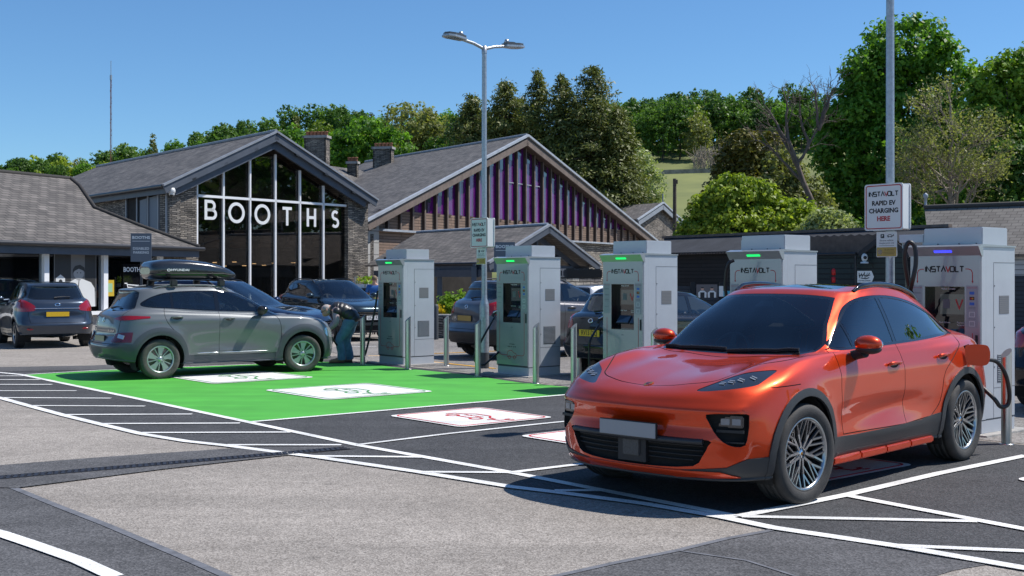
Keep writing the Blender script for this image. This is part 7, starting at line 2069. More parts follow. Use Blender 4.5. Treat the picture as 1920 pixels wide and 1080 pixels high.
# terrain
def zmax(px): return float(np.interp(px, [-900, -200, 0, 200, 300, 400, 600, 900, 1160, 1500, 1900, 2600], [12, 19, 21, 23.5, 25, 27.5, 29.5, 30.5, 32, 33, 34, 30]))
def hill_z(x, y):
    px = 960+FP*x/max(y, 1); t = (y-100)/165.0
    z = zmax(px)*(t if t < 1 else 1+(t-1)*.25)
    if t < 0: return -0.5
    return z*min(1, .75+.25*t)+.9*noise.noise(Vector((x*.02, y*.02, 0)))*min(1, t*3)
b = MB().mat(mat('pasture', (0.125, 0.160, 0.050), rough=.95, var=.30, vscale=.05, bump=.0, hue=(1.25, 1.05, 1.0)))
nx, ny = 110, 60; vs = []
for j in range(ny+1):
    for i in range(nx+1):
        y = 96+j*(420-96)/ny; x = (-1.0+2.0*i/nx)*y*.62; vs.append((x, y, hill_z(x, y)))
b.add(vs, [(j*(nx+1)+i, j*(nx+1)+i+1, (j+1)*(nx+1)+i+1, (j+1)*(nx+1)+i) for j in range(ny) for i in range(nx)], smooth=True)
tag(b.build('hill'), kind='structure')
def on_hill(px, Y): x = (px-960)/FP*Y; return Vector((x, Y, hill_z(x, Y)))

# wooded hill: five tree shapes, copied
def proto(leafm, w, h, n, seed, conical=False):
    root = thing('hill_tree', 'x', 'tree'); bl_ = []
    for k in range(7):
        a = rng.random()*6.28; r_ = w*.35*rng.random(); zc = h*(.35+.42*rng.random()); bl_.append(((r_*math.cos(a), r_*math.sin(a), zc), (w*.30, w*.30, h*.22)))
    bl_.append(((0, 0, h*.74), (w*.28, w*.28, h*.22))); bl_.append(((0, 0, h*.3), (w*.42, w*.42, h*.24)))
    if conical: bl_ = [((0, 0, h*(.12+.13*k)), (w*.36*(1-.13*k), w*.36*(1-.13*k), h*.11)) for k in range(7)]
    P_, Nn, tn = clumps(bl_, n, 12, w*.085); leaf_mesh('crown', P_, Nn, w*.036, leafm, tone=tn, parent=root)
    b = MB().mat(m_bark); limb(b, (0, 0, -.5), (0, 0, h*.6), .22, .08, .03); b.build('trunk', None, root)
    return root
protos = [proto(l_mid, 9, 11, 380, 1), proto(l_syc, 8.5, 10.5, 380, 2), proto(l_mid, 7.5, 12, 360, 3), proto(l_yel, 8, 9, 340, 4), proto(l_oliv, 7.5, 9.5, 260, 5), proto(l_dark, 6.5, 12, 320, 6, True)]
hl_lab = ['round mid-green tree in the hillside wood', 'fresh green broad tree in the hillside wood', 'tall mid-green tree in the hillside wood', 'yellow-green tree in the hillside wood', 'thin olive-grey tree in the hillside wood', 'dark pointed conifer in the hillside wood']
used = set()
def put(k, px, Y, s, dz=0.0, where='hill'):
    o = protos[k]
    if k in used: o = copy_tree(protos[k])
    used.add(k); o.location = on_hill(px, Y)+Vector((0, 0, dz)); o.scale = (s, s, s*(.9+.25*random.random())); o.rotation_euler = (0, 0, random.random()*6.28)
    o['label'] = hl_lab[k]+(' at the left' if where == 'l' else ' above the field'); o['group'] = 'trees of the hillside wood'
random.seed(21)
for row, Y in enumerate((262, 248, 232)):
    px = -60+row*17
    while px < 880:
        s = .70+.28*random.random()
        put(random.choices([0, 1, 2, 3, 4, 5], [5, 5, 3, 4, 1, 1])[0], px, Y+random.uniform(-4, 4), s*(.85 if px < 400 else 1.0), where='l'); px += random.uniform(34, 52)
for row, Y in enumerate((266, 256, 244, 232)):
    px = 1135+row*9
    while px < 1560:
        if row == 3 and px > 1330: break
        put(random.choices([0, 1, 2, 3, 4], [6, 4, 6, 2, 1])[0], px, Y+random.uniform(-3, 3), .80+.25*random.random(), where='r'); px += random.uniform(30, 46)
# dry stone wall and hedge line on the field
b = MB().mat(mat('field_wall', (.26, .235, .20), rough=.95, var=.4, vscale=1.0))
pts = [on_hill(px, 214) for px in range(1180, 1461, 14)]
for a, c in zip(pts[:-1], pts[1:]): b.beam(a+V3((0, 0, .1)), c+V3((0, 0, .1)), .6, 1.2)
tag(b.build('field_wall'), 'long dry stone wall crossing the hillside field', 'wall')
b = MB().mat(m_barkl)
root = thing('thorn_hedge', 'bare grey thorn hedge along the foot of the hillside wood', 'hedge', on_hill(1370, 222))
P0_ = []; 
for k in range(170):
    q = on_hill(1300+170*rng.random(), 218+8*rng.random())-root.location; h_ = 2+2.5*rng.random(); b.tube([q, q+V3((rng.normal(0, .5), 0, h_))], [.09, .03], n=4, cap=False)
    for j in range(3): s_ = q+V3((0, 0, h_*(.4+.15*j))); b.tube([s_, s_+V3((rng.normal(0, 1), rng.normal(0, .6), 1.2*rng.random()+.4))], [.05, .02], n=3, cap=False)
b.build('branches', None, root)
# telegraph pole, mast
root = thing('telegraph_pole', 'dark wooden pole standing in the field right of the stone outbuilding', 'pole', (P(1265, 400, 88).x, 88, 0))
b = MB().mat(m_bark).lathe([(.17, 0), (.13, P(1265, 335, 88).z)], 10); b.beam((-.12, 0, P(1, 341, 88).z), (.22, 0, P(1, 341, 88).z), .2, .3); b.build('pole', None, root)
root = thing('radio_mast', 'thin rust-coloured lattice mast rising above the left roofs', 'mast', (P(208, 400, 120).x, 120, 0))
zt_ = P(208, 150, 120).z; b = MB().mat(mat('rust_paint', (.17, .07, .05), rough=.8))
for k in range(3): a = k*2.09; b.tube([(.14*math.cos(a), .14*math.sin(a), 0), (.06*math.cos(a), .06*math.sin(a), zt_)], .022, n=5)
for k in range(40):
    z = zt_*k/40; a = k*2.09; b.tube([(.11*math.cos(a), .11*math.sin(a), z), (.11*math.cos(a+2.09), .11*math.sin(a+2.09), z+zt_/40)], .014, n=4)
b.build('lattice', None, root); b = MB().mat(m_galv).tube([(0, 0, zt_), (0, 0, P(208, 114, 120).z)], .035, n=5); b.lathe([(.12, zt_), (.12, zt_+.5)], 8); b.build('antenna', None, root)

# trees behind the hall
def ground_base(px, Y): return Vector(((px-960)/FP*Y, Y, max(0, hill_z((px-960)/FP*Y, Y)) if Y > 100 else 0))
bs = ground_base(680, 118); tree('hawthorn_tree', 'fresh green rounded tree behind the chimney stacks', 'tree', bs, pxblobs(118, [(640,285,42,34),(690,262,48,36),(735,280,40,34),(610,300,32,24),(700,300,60,40)], bs), l_syc, 520, 26, .62, .20)
bs = ground_base(800, 128); tree('budding_tree', 'grey-green thinly leaved tree left of the dark conifers', 'tree', bs, pxblobs(128, [(770,235,52,40),(815,250,40,34),(850,262,34,30),(760,280,50,34),(830,290,52,36)], bs), l_oliv, 520, 18, .72, .19, limbs=14)
bs = ground_base(905, 122); tree('leafy_tree', 'mid-green tree just behind the ridge of the timber hall', 'tree', bs, pxblobs(122, [(880,250,45,40),(930,255,50,36),(850,285,50,30)], bs), l_mid, 360, 22, .65, .20)
def conifer(px, top, basey, hw_, Y, label, m=l_dark, nb=26, seed=0):
    bs = ground_base(px, Y); root = thing('conifer_tree', label, 'tree', bs, 0, 'dark conifers behind the timber hall')
    zt_ = P(px, top, Y).z-bs.z; zb = P(px, basey, Y).z-bs.z; W = hw_*1.35*Y/FP
    b = MB().mat(m_bark); b.tube([(0, 0, -.5), (0, 0, zt_*.97)], [.30, .04], n=7, cap=False)
    Pp = []; Nn = []; T = []
    z = zb-2
    while z < zt_-.2:
        f = 1-(z-zb)/(zt_-zb); f = min(1.0, max(.03, f)); rr_ = W*1.12*(f**.58)
        for k in range(max(5, int(7+9*f))):
            a = rng.random()*6.28; L_ = rr_*(.6+.5*rng.random()); dr = -.22*L_
            if rng.random() < .35: b.tube([(0, 0, z), (L_*.8*math.cos(a), L_*.8*math.sin(a), z+dr*.7)], [.06, .02], n=4, cap=False)
            nn = int(16+44*L_/3)
            t = rng.random(nn)**.6; tn_ = .5+.16*rng.normal()
            px_ = L_*t*math.cos(a)+rng.normal(0, .16+.10*L_, nn)*(.4+t*.5); py_ = L_*t*math.sin(a)+rng.normal(0, .16+.10*L_, nn)*(.4+t*.5); pz = z+dr*t*t+.25*t*L_*.3+rng.normal(0, .16, nn)
            Pp.append(np.stack([px_, py_, pz], 1)); Nn.append(np.tile([math.cos(a)*.5, math.sin(a)*.5, .7], (nn, 1))); T.append(tn_+.10*rng.normal(0, 1, nn))
        z += .36
    b.build('trunk', None, root)
    leaf_mesh('crown', np.concatenate(Pp), np.concatenate(Nn), .17, m, aspect=.36, tone=np.concatenate(T), parent=root, jit=.5)
conifer(885, 172, 285, 36, 104, 'leftmost and smallest pointed dark conifer behind the hall roof')
conifer(947, 146, 300, 46, 102, 'pointed dark conifer right behind the lamp post')
conifer(1008, 134, 340, 44, 100, 'slim dark conifer left of the pair of forked tops')
conifer(1053, 138, 350, 46, 99, 'dark conifer between the slim one and the tallest one')
conifer(1112, 118, 400, 74, 98, 'tallest and broadest dark conifer above the hall gable')
conifer(1160, 200, 430, 52, 97, 'lower dark conifer at the right end of the row')
conifer(975, 185, 330, 48, 104, 'short conifer filling the gap behind the lamp post')
conifer(1082, 190, 400, 76, 103, 'broad low conifer between the forked top and the tallest conifer')
bs = ground_base(1215, 125); tree('willow_tree', 'pale grey-green bushy tree at the right of the conifers', 'tree', bs, pxblobs(125, [(1200,320,28,36),(1222,350,24,34),(1192,360,28,36),(1212,392,32,30)], bs), l_pale, 420, 20, .55, .15, limbs=10)

# the big trees at the right
def base0(px, Y): return Vector(((px-960)/FP*Y, Y, 0))
bs = base0(1690, 70)
tree('sycamore_tree', 'big bright green broad tree, tallest of the right side', 'tree', bs, pxblobs(70, [(1700,95,84,60),(1640,140,60,52),(1762,150,58,62),(1600,215,60,58),(1700,200,100,80),(1580,300,52,62),(1655,300,90,80),(1760,255,62,70),(1590,385,56,62),(1680,390,90,70),(1770,350,60,80),(1560,250,30,40)], bs, .8), l_syc, 2700, 24, .48, .145, trunk_r=.5, limbs=14)
bs = base0(1870, 64)
tree('lime_tree', 'yellow-green tree at the right edge of the picture', 'tree', bs, pxblobs(64, [(1870,160,50,52),(1915,150,50,60),(1840,225,46,50),(1900,250,60,66),(1860,320,60,64),(1930,330,60,80),(1850,400,66,50),(1920,410,60,50),(1800,410,60,50)], bs, .8), mat_leaf('lime_leaf', (0.065, 0.128, 0.014), (0.217, 0.341, 0.041)), 1700, 22, .44, .135, trunk_r=.4, limbs=12)
bs = base0(1905, 58)
tree('shade_tree', 'dark green lower tree behind the boarded house', 'tree', bs, pxblobs(58, [(1905,330,40,60),(1870,390,50,50),(1930,390,50,50),(1830,420,40,34)], bs, .8), l_mid, 700, 22, .42, .14, trunk_r=.3)
def branchy(b, p, d, L, r, depth, tips, spread=.55, up=.12, nb=3):
    q = p+d*L*.5+Vector(rng.normal(0, .06*L, 3)); e = p+d*L+Vector(rng.normal(0, .08*L, 3))
    b.tube([p, q, e], [r, r*.8, r*.6], n=5 if depth > 1 else 3, cap=False)
    if depth == 0: tips.append(e); return
    for i in range(nb):
        dd = (d+Vector(rng.normal(0, spread, 3))+Vector((0, 0, up))).normalized()
        s_ = p+(e-p)*(.45+.55*(i+1)/nb); branchy(b, s_, dd, L*(.62+.2*rng.random()), r*.58, depth-1, tips, spread, up, nb)
    if depth <= 2: tips.append(e)
bs = base0(1782, 56); root = thing('budding_tree', 'pale-barked thinly leaved tree before the big green trees', 'tree', bs)
b = MB().mat(m_barkl); tips = []
zt_ = P(1782, 330, 56).z; b.tube([(0, 0, 0), (.05, 0, zt_*.6), (-.02, 0, zt_)], [.17, .14, .11], n=8, cap=False)
for k in range(11):
    a = k*2.4; z0_ = zt_*(.66+.34*k/11); d = Vector((math.cos(a)*.75, math.sin(a)*.75, .72)).normalized()
    branchy(b, Vector((0, 0, z0_)), d, 1.55, .07, 4, tips, .50, .14)
branchy(b, Vector((0, 0, zt_)), Vector((-.05, 0, 1)), 2.0, .10, 4, tips, .42, .2)
b.build('trunk', None, root)
tp = np.array([t[:] for t in tips]); P_ = np.repeat(tp, 7, 0)+rng.normal(0, .16, (len(tp)*7, 3)); leaf_mesh('crown', P_, rng.normal(0, 1, P_.shape), .06, l_oliv, parent=root)
bs = base0(1525, 60); root = thing('dead_tree', 'bare grey-brown dead tree leaning left before the big green tree', 'tree', bs)
b = MB().mat(mat('dead_bark', (.13, .10, .085), rough=.9, var=.3, vscale=3)); tips = []
w = lambda px, py: P(px, py, 60)-bs
tk = [w(1540, 440), w(1525, 385), w(1505, 340), w(1492, 300), w(1478, 262)]
b.tube([w(1545, 520)]+tk, [.20, .18, .16, .14, .12, .08], n=7, cap=False)
for st_, en, L_ in ((w(1505, 340), w(1430, 268), 2), (w(1478, 262), w(1475, 190), 2), (w(1480, 270), w(1440, 205), 2), (w(1495, 305), w(1535, 240), 2), (w(1535, 240), w(1530, 170), 2), (w(1535, 245), w(1552, 190), 2), (w(1500, 320), w(1455, 240), 2), (w(1515, 280), w(1500, 200), 2), (w(1535, 245), w(1562, 170), 2)):
    pts = limb(b, st_, en, .09, .04, .10); d = (en-st_).normalized()
    for p in pts[2:]:
        branchy(b, p, (d+Vector(rng.normal(0, .5, 3))).normalized(), .75, .028, 2, tips, .55, .15)
b.build('branches', None, root)
bs = base0(1390, 66); tree('yew_tree', 'golden brown dense yew left of the dead tree', 'tree', bs, pxblobs(66, [(1385,275,34,30),(1368,315,32,34),(1400,310,44,44),(1362,365,40,42),(1410,370,50,48),(1440,290,28,40),(1470,340,30,44),(1340,405,40,36)], bs, .8), l_yew, 900, 22, .38, .11, trunk_r=.3)
bs = base0(1470, 63); tree('twiggy_shrub', 'grey-green twiggy shrub between the yew and the big tree', 'tree', bs, pxblobs(63, [(1470,320,36,40),(1500,360,40,40),(1450,370,44,40),(1530,390,36,36)], bs, .8), l_oliv, 420, 16, .40, .10, trunk_r=.2, bark=m_barkl, limbs=14)
bs = base0(1400, 57); tree('laurel_shrub', 'large yellow-green evergreen shrub above the black shed roof', 'shrub', bs, pxblobs(57, [(1330,392,34,30),(1370,365,44,36),(1420,372,40,36),(1308,438,42,32),(1370,430,60,46),(1440,425,54,46),(1490,410,44,36),(1520,440,50,30)], bs, .8), l_yel, 1300, 22, .33, .10, trunk_r=.2)
bs = base0(1560, 54); tree('whitebeam_shrub', 'silvery green shrub in front of the big green tree', 'shrub', bs, pxblobs(54, [(1550,420,34,28),(1580,435,30,24),(1520,440,30,22)], bs, .8), l_pale, 260, 20, .30, .085, trunk_r=.1)
for px, lab in ((1345, 'left'), (1620, 'middle'), (1740, 'right')):
    bs = base0(px, 62); tree('dark_undergrowth', {'left': 'low green bush behind the left end of the black shed roof', 'middle': 'dark green bush behind the green shed', 'right': 'dark green bush behind the nearest charger'}[lab], 'shrub', bs,
         pxblobs(62, [(px-30,450,44,40),(px+30,440,44,40),(px+70,460,40,36),(px,490,60,40)], bs, .7), l_mid, 330, 20, .40, .13, trunk_r=.1)
for i, (x, y, s, k) in enumerate(((33, 50, .85, 'left'), (40, 34, .9, 'middle'), (46, 12, .8, 'right'))):
    bs = Vector((x, y, 0)); bl_ = [((rng.normal(0, 2), rng.normal(0, 2), 4+6*rng.random()), (2.6, 2.6, 2.4)) for _ in range(8)]
    tree('roadside_tree', 'broad green tree beyond the right of the car park, %s one of three' % k, 'tree', bs, bl_, l_syc, 380, 20, .8, .28, trunk_r=.35, group='trees right of the car park')
# ------------------------------------------------------------------ other parked cars
upright_car('slate-blue small people carrier seen from behind at the left edge', mat_carpaint('slate_blue_paint', (.045, .060, .085), metal=.5, rough=.3), L=4.07, W=1.765, H=1.60, pos=(-11.92, 29.8), head=nrm((-.527, .85)), wr=.32,
    plate=m_plate_y, low=True, rails=False, chrome_bar=True)
upright_car('navy SUV partly hidden behind the grey crossover', mat_carpaint('navy_paint', (.010, .016, .045), metal=.5, rough=.25), L=4.5, W=1.86, H=1.66, pos=(-6.0, 25.0), head=nrm((.93, -.36)), wr=.36, clad=m_black, low=True)
upright_car('dark teal SUV facing the camera in front of the glazed gable', mat_carpaint('teal_paint', (.022, .036, .045), metal=.5, rough=.25), L=4.5, W=1.86, H=1.66, pos=(-5.0, 33.0), head=nrm((.6, -.8)), wr=.36, clad=m_black, low=True, plate_f='LK25 KNM')
upright_car('grey SUV seen from behind beyond the second charger', mat_carpaint('graphite_paint', (.105, .102, .108), metal=.5, rough=.3), L=4.65, W=1.88, H=1.68, pos=(.86, 25.7), head=nrm((.83, .56)), wr=.37, clad=m_black, plate=mat('brown_plate', (.38, .25, .06), rough=.5), low=True)
upright_car('black hatchback behind the middle charger with a yellow plate', mat_carpaint('black_paint', (.008, .008, .010), metal=.3, rough=.25), L=4.0, W=1.72, H=1.48, pos=(2.82, 20.8), head=nrm((.8, .6)), wr=.31, plate=m_plate_y, plate_text='RV13 DZJ', low=True, rails=False)
upright_car('pale silver hatchback far back between the second and middle chargers', mat_carpaint('silver_paint', (.42, .44, .46), metal=.6, rough=.3), L=4.1, W=1.75, H=1.50, pos=(2.9, 34.5), head=nrm((.7, .7)), wr=.31, low=True, rails=False)
upright_car('black car cut off by the right edge beyond the nearest charger', mat_carpaint('black_paint', (.008, .008, .010), metal=.3, rough=.25), L=4.5, W=1.84, H=1.44, pos=(8.45, 15.6), head=nrm((.79, .61)), wr=.34, low=True, rails=True, plate=m_plate_y)

# ------------------------------------------------------------------ roof box on the grey crossover
MK = Matrix.Translation(kpos) @ Matrix.Rotation(math.atan2(kh.y, kh.x), 4, 'Z')
rb = thing('roof_box', 'long glossy black roof box on the grey crossover', 'roof box', kpos+V3((0, 0, 1.60)), math.atan2(kh.y, kh.x))
def shell(b, secs, n=22):
    vs = []
    for x, hw_, z0, z1, e in secs:
        for j in range(n):
            a = 2*math.pi*j/n; c, s = math.cos(a), math.sin(a)
            y = hw_*math.copysign(abs(c)**e, c); z = (z0+z1)/2+(z1-z0)/2*math.copysign(abs(s)**e, s); vs.append((x, y, z))
    b.add(vs, [(i*n+j, i*n+(j+1) % n, (i+1)*n+(j+1) % n, (i+1)*n+j) for i in range(len(secs)-1) for j in range(n)], smooth=True)
    b.add(vs[:n], [tuple(range(n-1, -1, -1))], smooth=True); b.add(vs[-n:], [tuple(range(n))], smooth=True)
m_box = mat('box_gloss', (0.020, 0.021, 0.023), rough=.22, coat=.8, bump=.04, bscale=200)
secs0 = [(-1.62, .26, .17, .26, .6), (-1.60, .33, .12, .32, .6), (-1.55, .37, .09, .35, .55), (-1.40, .40, .075, .375, .5), (-1.15, .415, .07, .39, .5), (-.8, .42, .07, .385, .5), (-.4, .41, .07, .355, .5), (-.05, .39, .072, .30, .52), (.15, .35, .078, .245, .55), (.28, .28, .09, .20, .6), (.34, .18, .11, .165, .7)]
secs = [(-.50+(x+.65)*.80, w_*1.0, .05+(z0-.07)*1.0, .05+(z1-.07)*1.14, e) for x, w_, z0, z1, e in secs0]
b = MB().mat(m_box); shell(b, secs); b.build('shell', None, rb)
b = MB().mat(m_black); ring_ = []
for x, hw_, z0, z1, e in secs: ring_.append((x, -hw_*1.005,   .165 if x < .0 else .14))
b.tube(ring_, .009, n=6); b.tube([(p[0], -p[1], p[2]) for p in ring_], .009, n=6); b.build('seam', None, rb)
b = MB().mat(m_letter).text('HYUNDAI', .055, frame((-.80, -.424, .225), (1, 0, 0), (0, .12, 1)), ext=.001, sx=1.3, bold=.001); ring(b, frame((-1.00, -.424, .225), (1, 0, 0), (0, .12, 1)), .022, .014, .001, 16, 1.5); b.build('lettering', None, rb)
b = MB().mat(m_black)
for x in (-.98, -.14):
    b.box(x-.035, x+.035, -.60, .60, .035, .07, ch=.008)
    for s in (1, -1): b.box(x-.055, x+.055, s*.60-.05, s*.60+.05, -.05, .05, ch=.012)
b.build('crossbar', None, rb)
q, nn = Bk.ray((-4, -.42, .81), (1, 0, 0)); M = Matrix.Translation((0, 0, 0)); t1 = Vector((0, -1, 0))-nn*(-nn.y); t1.normalize()
b = MB().mat(m_chrome).text('KONA', .055, frame(q+nn*.004, t1, nn.cross(t1)), ext=.001, sx=1.5, bold=.001); b.build('badge_lettering', None, kona)

# ------------------------------------------------------------------ people
def skin_mesh(pts, edges, rad, sub=2):
    me = bpy.data.meshes.new('s'); me.from_pydata([tuple(p) for p in pts], edges, []); o = bpy.data.objects.new('s', me); COL.objects.link(o)
    md = o.modifiers.new('skin', 'SKIN'); md.use_smooth_shade = True
    for i, r_ in enumerate(rad):
        r_ = r_ if hasattr(r_, '__len__') else (r_, r_); me.skin_vertices[0].data[i].radius = r_
        me.skin_vertices[0].data[i].use_root = (i == 0)
    s_ = o.modifiers.new('sub', 'SUBSURF'); s_.levels = sub; s_.render_levels = sub
    dg = bpy.context.evaluated_depsgraph_get(); m2 = bpy.data.meshes.new_from_object(o.evaluated_get(dg)); bpy.data.objects.remove(o)
    return m2
def skin_obj(name, pts, edges, rad, m, parent, extra=None, sub=2):
    me = skin_mesh(pts, edges, rad, sub); me.materials.clear(); me.materials.append(m)
    for p in me.polygons: p.use_smooth = True
    if extra:
        bm = bmesh.new(); bm.from_mesh(me)
        for c, sc in extra: 
            r = bmesh.ops.create_uvsphere(bm, u_segments=10, v_segments=7, radius=1, matrix=Matrix.Translation(c) @ Matrix.Diagonal((*sc, 1)))
        for f in bm.faces: f.smooth = True
        bm.to_mesh(me); bm.free()
    o = bpy.data.objects.new(name, me); COL.objects.link(o); o.parent = parent; return o
m_skin = mat('skin', (.58, .33, .24), rough=.55, var=.12, vscale=10); m_hair = mat('grey_hair', (.45, .40, .37), rough=.8, bump=.5, bscale=150)
m_vest = mat('padded_vest', (.028, .028, .031), rough=.36, bump=.3, bscale=25); m_shirt = mat('mauve_shirt', (.40, .31, .32), rough=.85, var=.2, vscale=20)
m_jean = mat('blue_denim', (.13, .24, .34), rough=.85, var=.3, vscale=9, bump=.4, bscale=30); m_boot = mat('tan_boot', (.32, .19, .11), rough=.75, var=.2, vscale=10); m_sole = mat('boot_sole', (.06, .045, .035), rough=.8)
base = G(640, 681)
man = thing('person', 'man in a black padded vest and jeans bending over the nose of the grey crossover', 'person', base)
W_ = lambda x, y, z: Vector((x, y, z))
hipc = W_(.19, .02, .86); spine = W_(.09, .0, .99); chest = W_(-.04, -.02, 1.07); neck = W_(-.19, -.03, 1.085); headb = W_(-.25, -.03, 1.08); headt = W_(-.32, -.04, 1.065)
hl_, hr_ = W_(.18, .11, .82), W_(.17, -.09, .82); kl_, kr_ = W_(.08, .12, .46), W_(-.02, -.10, .46); al_, ar_ = W_(.15, .13, .09), W_(.02, -.11, .09); tl_, tr_ = W_(-.02, .12, .045), W_(-.17, -.12, .045)
sl_, sr_ = W_(-.10, .17, 1.05), W_(-.09, -.20, 1.03); el_, er_ = W_(-.14, .22, .82), W_(-.05, -.27, .80); wl_, wr_ = W_(-.27, .12, .68), W_(-.20, -.20, .69); ha, hb_ = W_(-.33, .08, .65), W_(-.28, -.16, .66)
pts = [hipc, spine, chest, neck, headb, headt, hl_, kl_, al_, tl_, hr_, kr_, ar_, tr_, sl_, el_, wl_, ha, sr_, er_, wr_, hb_]
ed = [(0,1),(1,2),(2,3),(3,4),(4,5),(0,6),(6,7),(7,8),(8,9),(0,10),(10,11),(11,12),(12,13),(2,14),(14,15),(15,16),(16,17),(2,18),(18,19),(19,20),(20,21)]
rad = [.13,.13,.14,.060,.085,.082,.075,.055,.042,.035,.075,.055,.042,.035,.06,.045,.032,.036,.06,.045,.032,.036]
# fingers on both hands
def fingers(h, d, pts, ed, rad, idx):
    d = Vector(d).normalized(); s_ = d.cross(Vector((0, 0, 1))).normalized()
    for k in range(4):
        r0 = h+s_*(k-1.5)*.019+d*.025; L_ = (.058, .068, .064, .048)[k]
        pts += [r0, r0+d*L_*.6+Vector((0, 0, -.012)), r0+d*L_+Vector((0, 0, -.032))]; n = len(pts); ed += [(idx, n-3), (n-3, n-2), (n-2, n-1)]; rad += [.010, .009, .008]
    t = h-s_*.035; pts += [t, t-s_*.01+d*.04+Vector((0, 0, -.01))]; n = len(pts); ed += [(idx, n-2), (n-2, n-1)]; rad += [.011, .009]
fingers(ha, (-1, -.2, -.3), pts, ed, rad, 17); fingers(hb_, (-1, .1, -.3), pts, ed, rad, 21)
hx = Vector((-.305, -.035, 1.065))
skin_obj('body', pts, ed, rad, m_skin, man, extra=[(hx+V3((-.045, 0, -.095)), (.022, .018, .03)), (hx+V3((.03, -.085, -.01)), (.022, .012, .032)), (hx+V3((.03, .085, -.01)), (.022, .012, .032)),
    (hx+V3((.01, 0, -.06)), (.085, .070, .075)), (hx, (.098, .082, .088)), (hx+V3((-.02, 0, -.11)), (.045, .035, .03))])
b = MB().mat(m_hair)
b.ball(hx+V3((.018, 0, .018)), 1, n=10, sc=(.095, .086, .082)); b.ball(hx+V3((.06, 0, -.03)), 1, n=8, sc=(.055, .080, .065)); b.build('hair', None, man)
b = MB().mat(m_ink)
for s in (1, -1): ring(b, frame(hx+V3((-.078, s*.034, -.055)), (0, 1, 0), (.75, 0, -.66)), .026, .021, .004, 12); b.tube([hx+V3((-.075, s*.06, -.055)), hx+V3((.02, s*.086, -.005))], .0035, n=5)
for s in (1, -1): b.ball(hx+V3((-.072, s*.034, -.058)), .010, n=5)
b.build('glasses', None, man)
b = MB().mat(m_vest); ctr = crom([W_(.27, .01, .80), W_(.235, .01, .86), W_(.15, 0, .965), W_(.05, -.01, 1.03), W_(-.06, -.02, 1.065), W_(-.14, -.03, 1.08), W_(-.20, -.03, 1.08)], 8); rv = []
for k in range(len(ctr)):
    u = k/(len(ctr)-1); r_ = float(np.interp(u, [0, .1, .3, .6, .8, .92, 1], [.12, .165, .185, .19, .17, .12, .085])); rv.append(r_*(1+.05*abs(math.sin(u*math.pi*9))-.02))
b.tube(ctr, rv, n=22, flat=.86)
for s_ in (sl_, sr_): b.ball(s_+V3((.03, 0, .0)), .085, n=8)
b.build('padded_vest', None, man)
skin_obj('shirt', [chest+V3((.02, 0, 0)), sr_, er_, wr_, sl_, el_, wl_], [(0,1),(1,2),(2,3),(0,4),(4,5),(5,6)], [.12,.078,.062,.042,.078,.062,.042], m_shirt, man)
b = MB().mat(m_jean)
for h_, k_, a_ in ((hl_, kl_, al_), (hr_, kr_, ar_)):
    c_ = crom([h_+V3((.01, 0, .05)), h_, h_.lerp(k_, .5)+V3((.01, 0, 0)), k_, k_.lerp(a_, .6)+V3((.01, 0, 0)), a_+V3((0, 0, -.02))], 5)
    b.tube(c_, [float(np.interp(q/(len(c_)-1), [0, .2, .45, .6, .8, .95, 1], [.11, .125, .10, .085, .078, .082, .075]))*(1+.025*math.sin(q*2.1)) for q in range(len(c_))], n=16)
b.ball(hipc+V3((.0, .01, -.02)), 1, n=10, sc=(.145, .165, .14)); b.build('jeans', None, man)
for a_, t_ in ((al_, tl_), (ar_, tr_)):
    b = MB().mat(m_boot); shell(b, [(0, .038, .02, .10, .8), (.03, .045, .02, .14, .8), (.10, .047, .018, .13, .8), (.18, .050, .018, .10, .8), (.25, .048, .018, .085, .8), (.29, .03, .02, .06, .8)], 14)
    b.mat(m_sole); shell(b, [(-.005, .035, 0, .024, .5), (.05, .046, 0, .024, .5), (.2, .052, 0, .024, .5), (.30, .03, 0, .024, .5)], 12)
    o = b.build('boot', None, man); d = (t_-a_); o.location = V3((a_.x+.05, a_.y, 0)); o.rotation_euler = (0, 0, math.atan2(d.y, d.x))
# man in blue T-shirt with his back to us
base = Vector(((702-960)/FP*37, 37, 0)); m2_ = thing('person', 'man in a blue T-shirt standing by the plant trolley, seen from behind', 'person', base)
pts = [W_(0,0,.95), W_(0,0,1.15), W_(0,0,1.38), W_(0,0,1.50), W_(0,.01,1.60), W_(0,.01,1.68), W_(-.09,0,.90), W_(-.10,-.02,.5), W_(-.10,.02,.08), W_(-.10,.14,.04), W_(.09,0,.90), W_(.10,-.02,.5), W_(.10,.02,.08), W_(.10,.14,.04),
       W_(-.19,0,1.40), W_(-.25,.02,1.12), W_(-.20,.20,1.0), W_(-.17,.27,.99), W_(.19,0,1.40), W_(.25,.02,1.12), W_(.20,.20,1.0), W_(.17,.27,.99)]
ed = [(0,1),(1,2),(2,3),(3,4),(4,5),(0,6),(6,7),(7,8),(8,9),(0,10),(10,11),(11,12),(12,13),(2,14),(14,15),(15,16),(16,17),(2,18),(18,19),(19,20),(20,21)]
rad = [.13,.13,.14,.045,.07,.07,.075,.055,.042,.035,.075,.055,.042,.035,.06,.042,.030,.034,.06,.042,.030,.034]
fingers(pts[17], (.2, 1, -.1), pts, ed, rad, 17); fingers(pts[21], (-.2, 1, -.1), pts, ed, rad, 21)
skin_obj('body', pts, ed, rad, m_skin, m2_, extra=[(V3((0, .01, 1.64)), (.078, .092, .105)), (V3((.08, .0, 1.63)), (.012, .02, .03)), (V3((-.08, .0, 1.63)), (.012, .02, .03)), (V3((0, .10, 1.62)), (.015, .02, .025))])
b = MB().mat(mat('sandy_hair', (.20, .14, .085), rough=.8)); b.ball(V3((0, -.012, 1.672)), 1, n=9, sc=(.086, .096, .092)); b.build('hair', None, m2_)
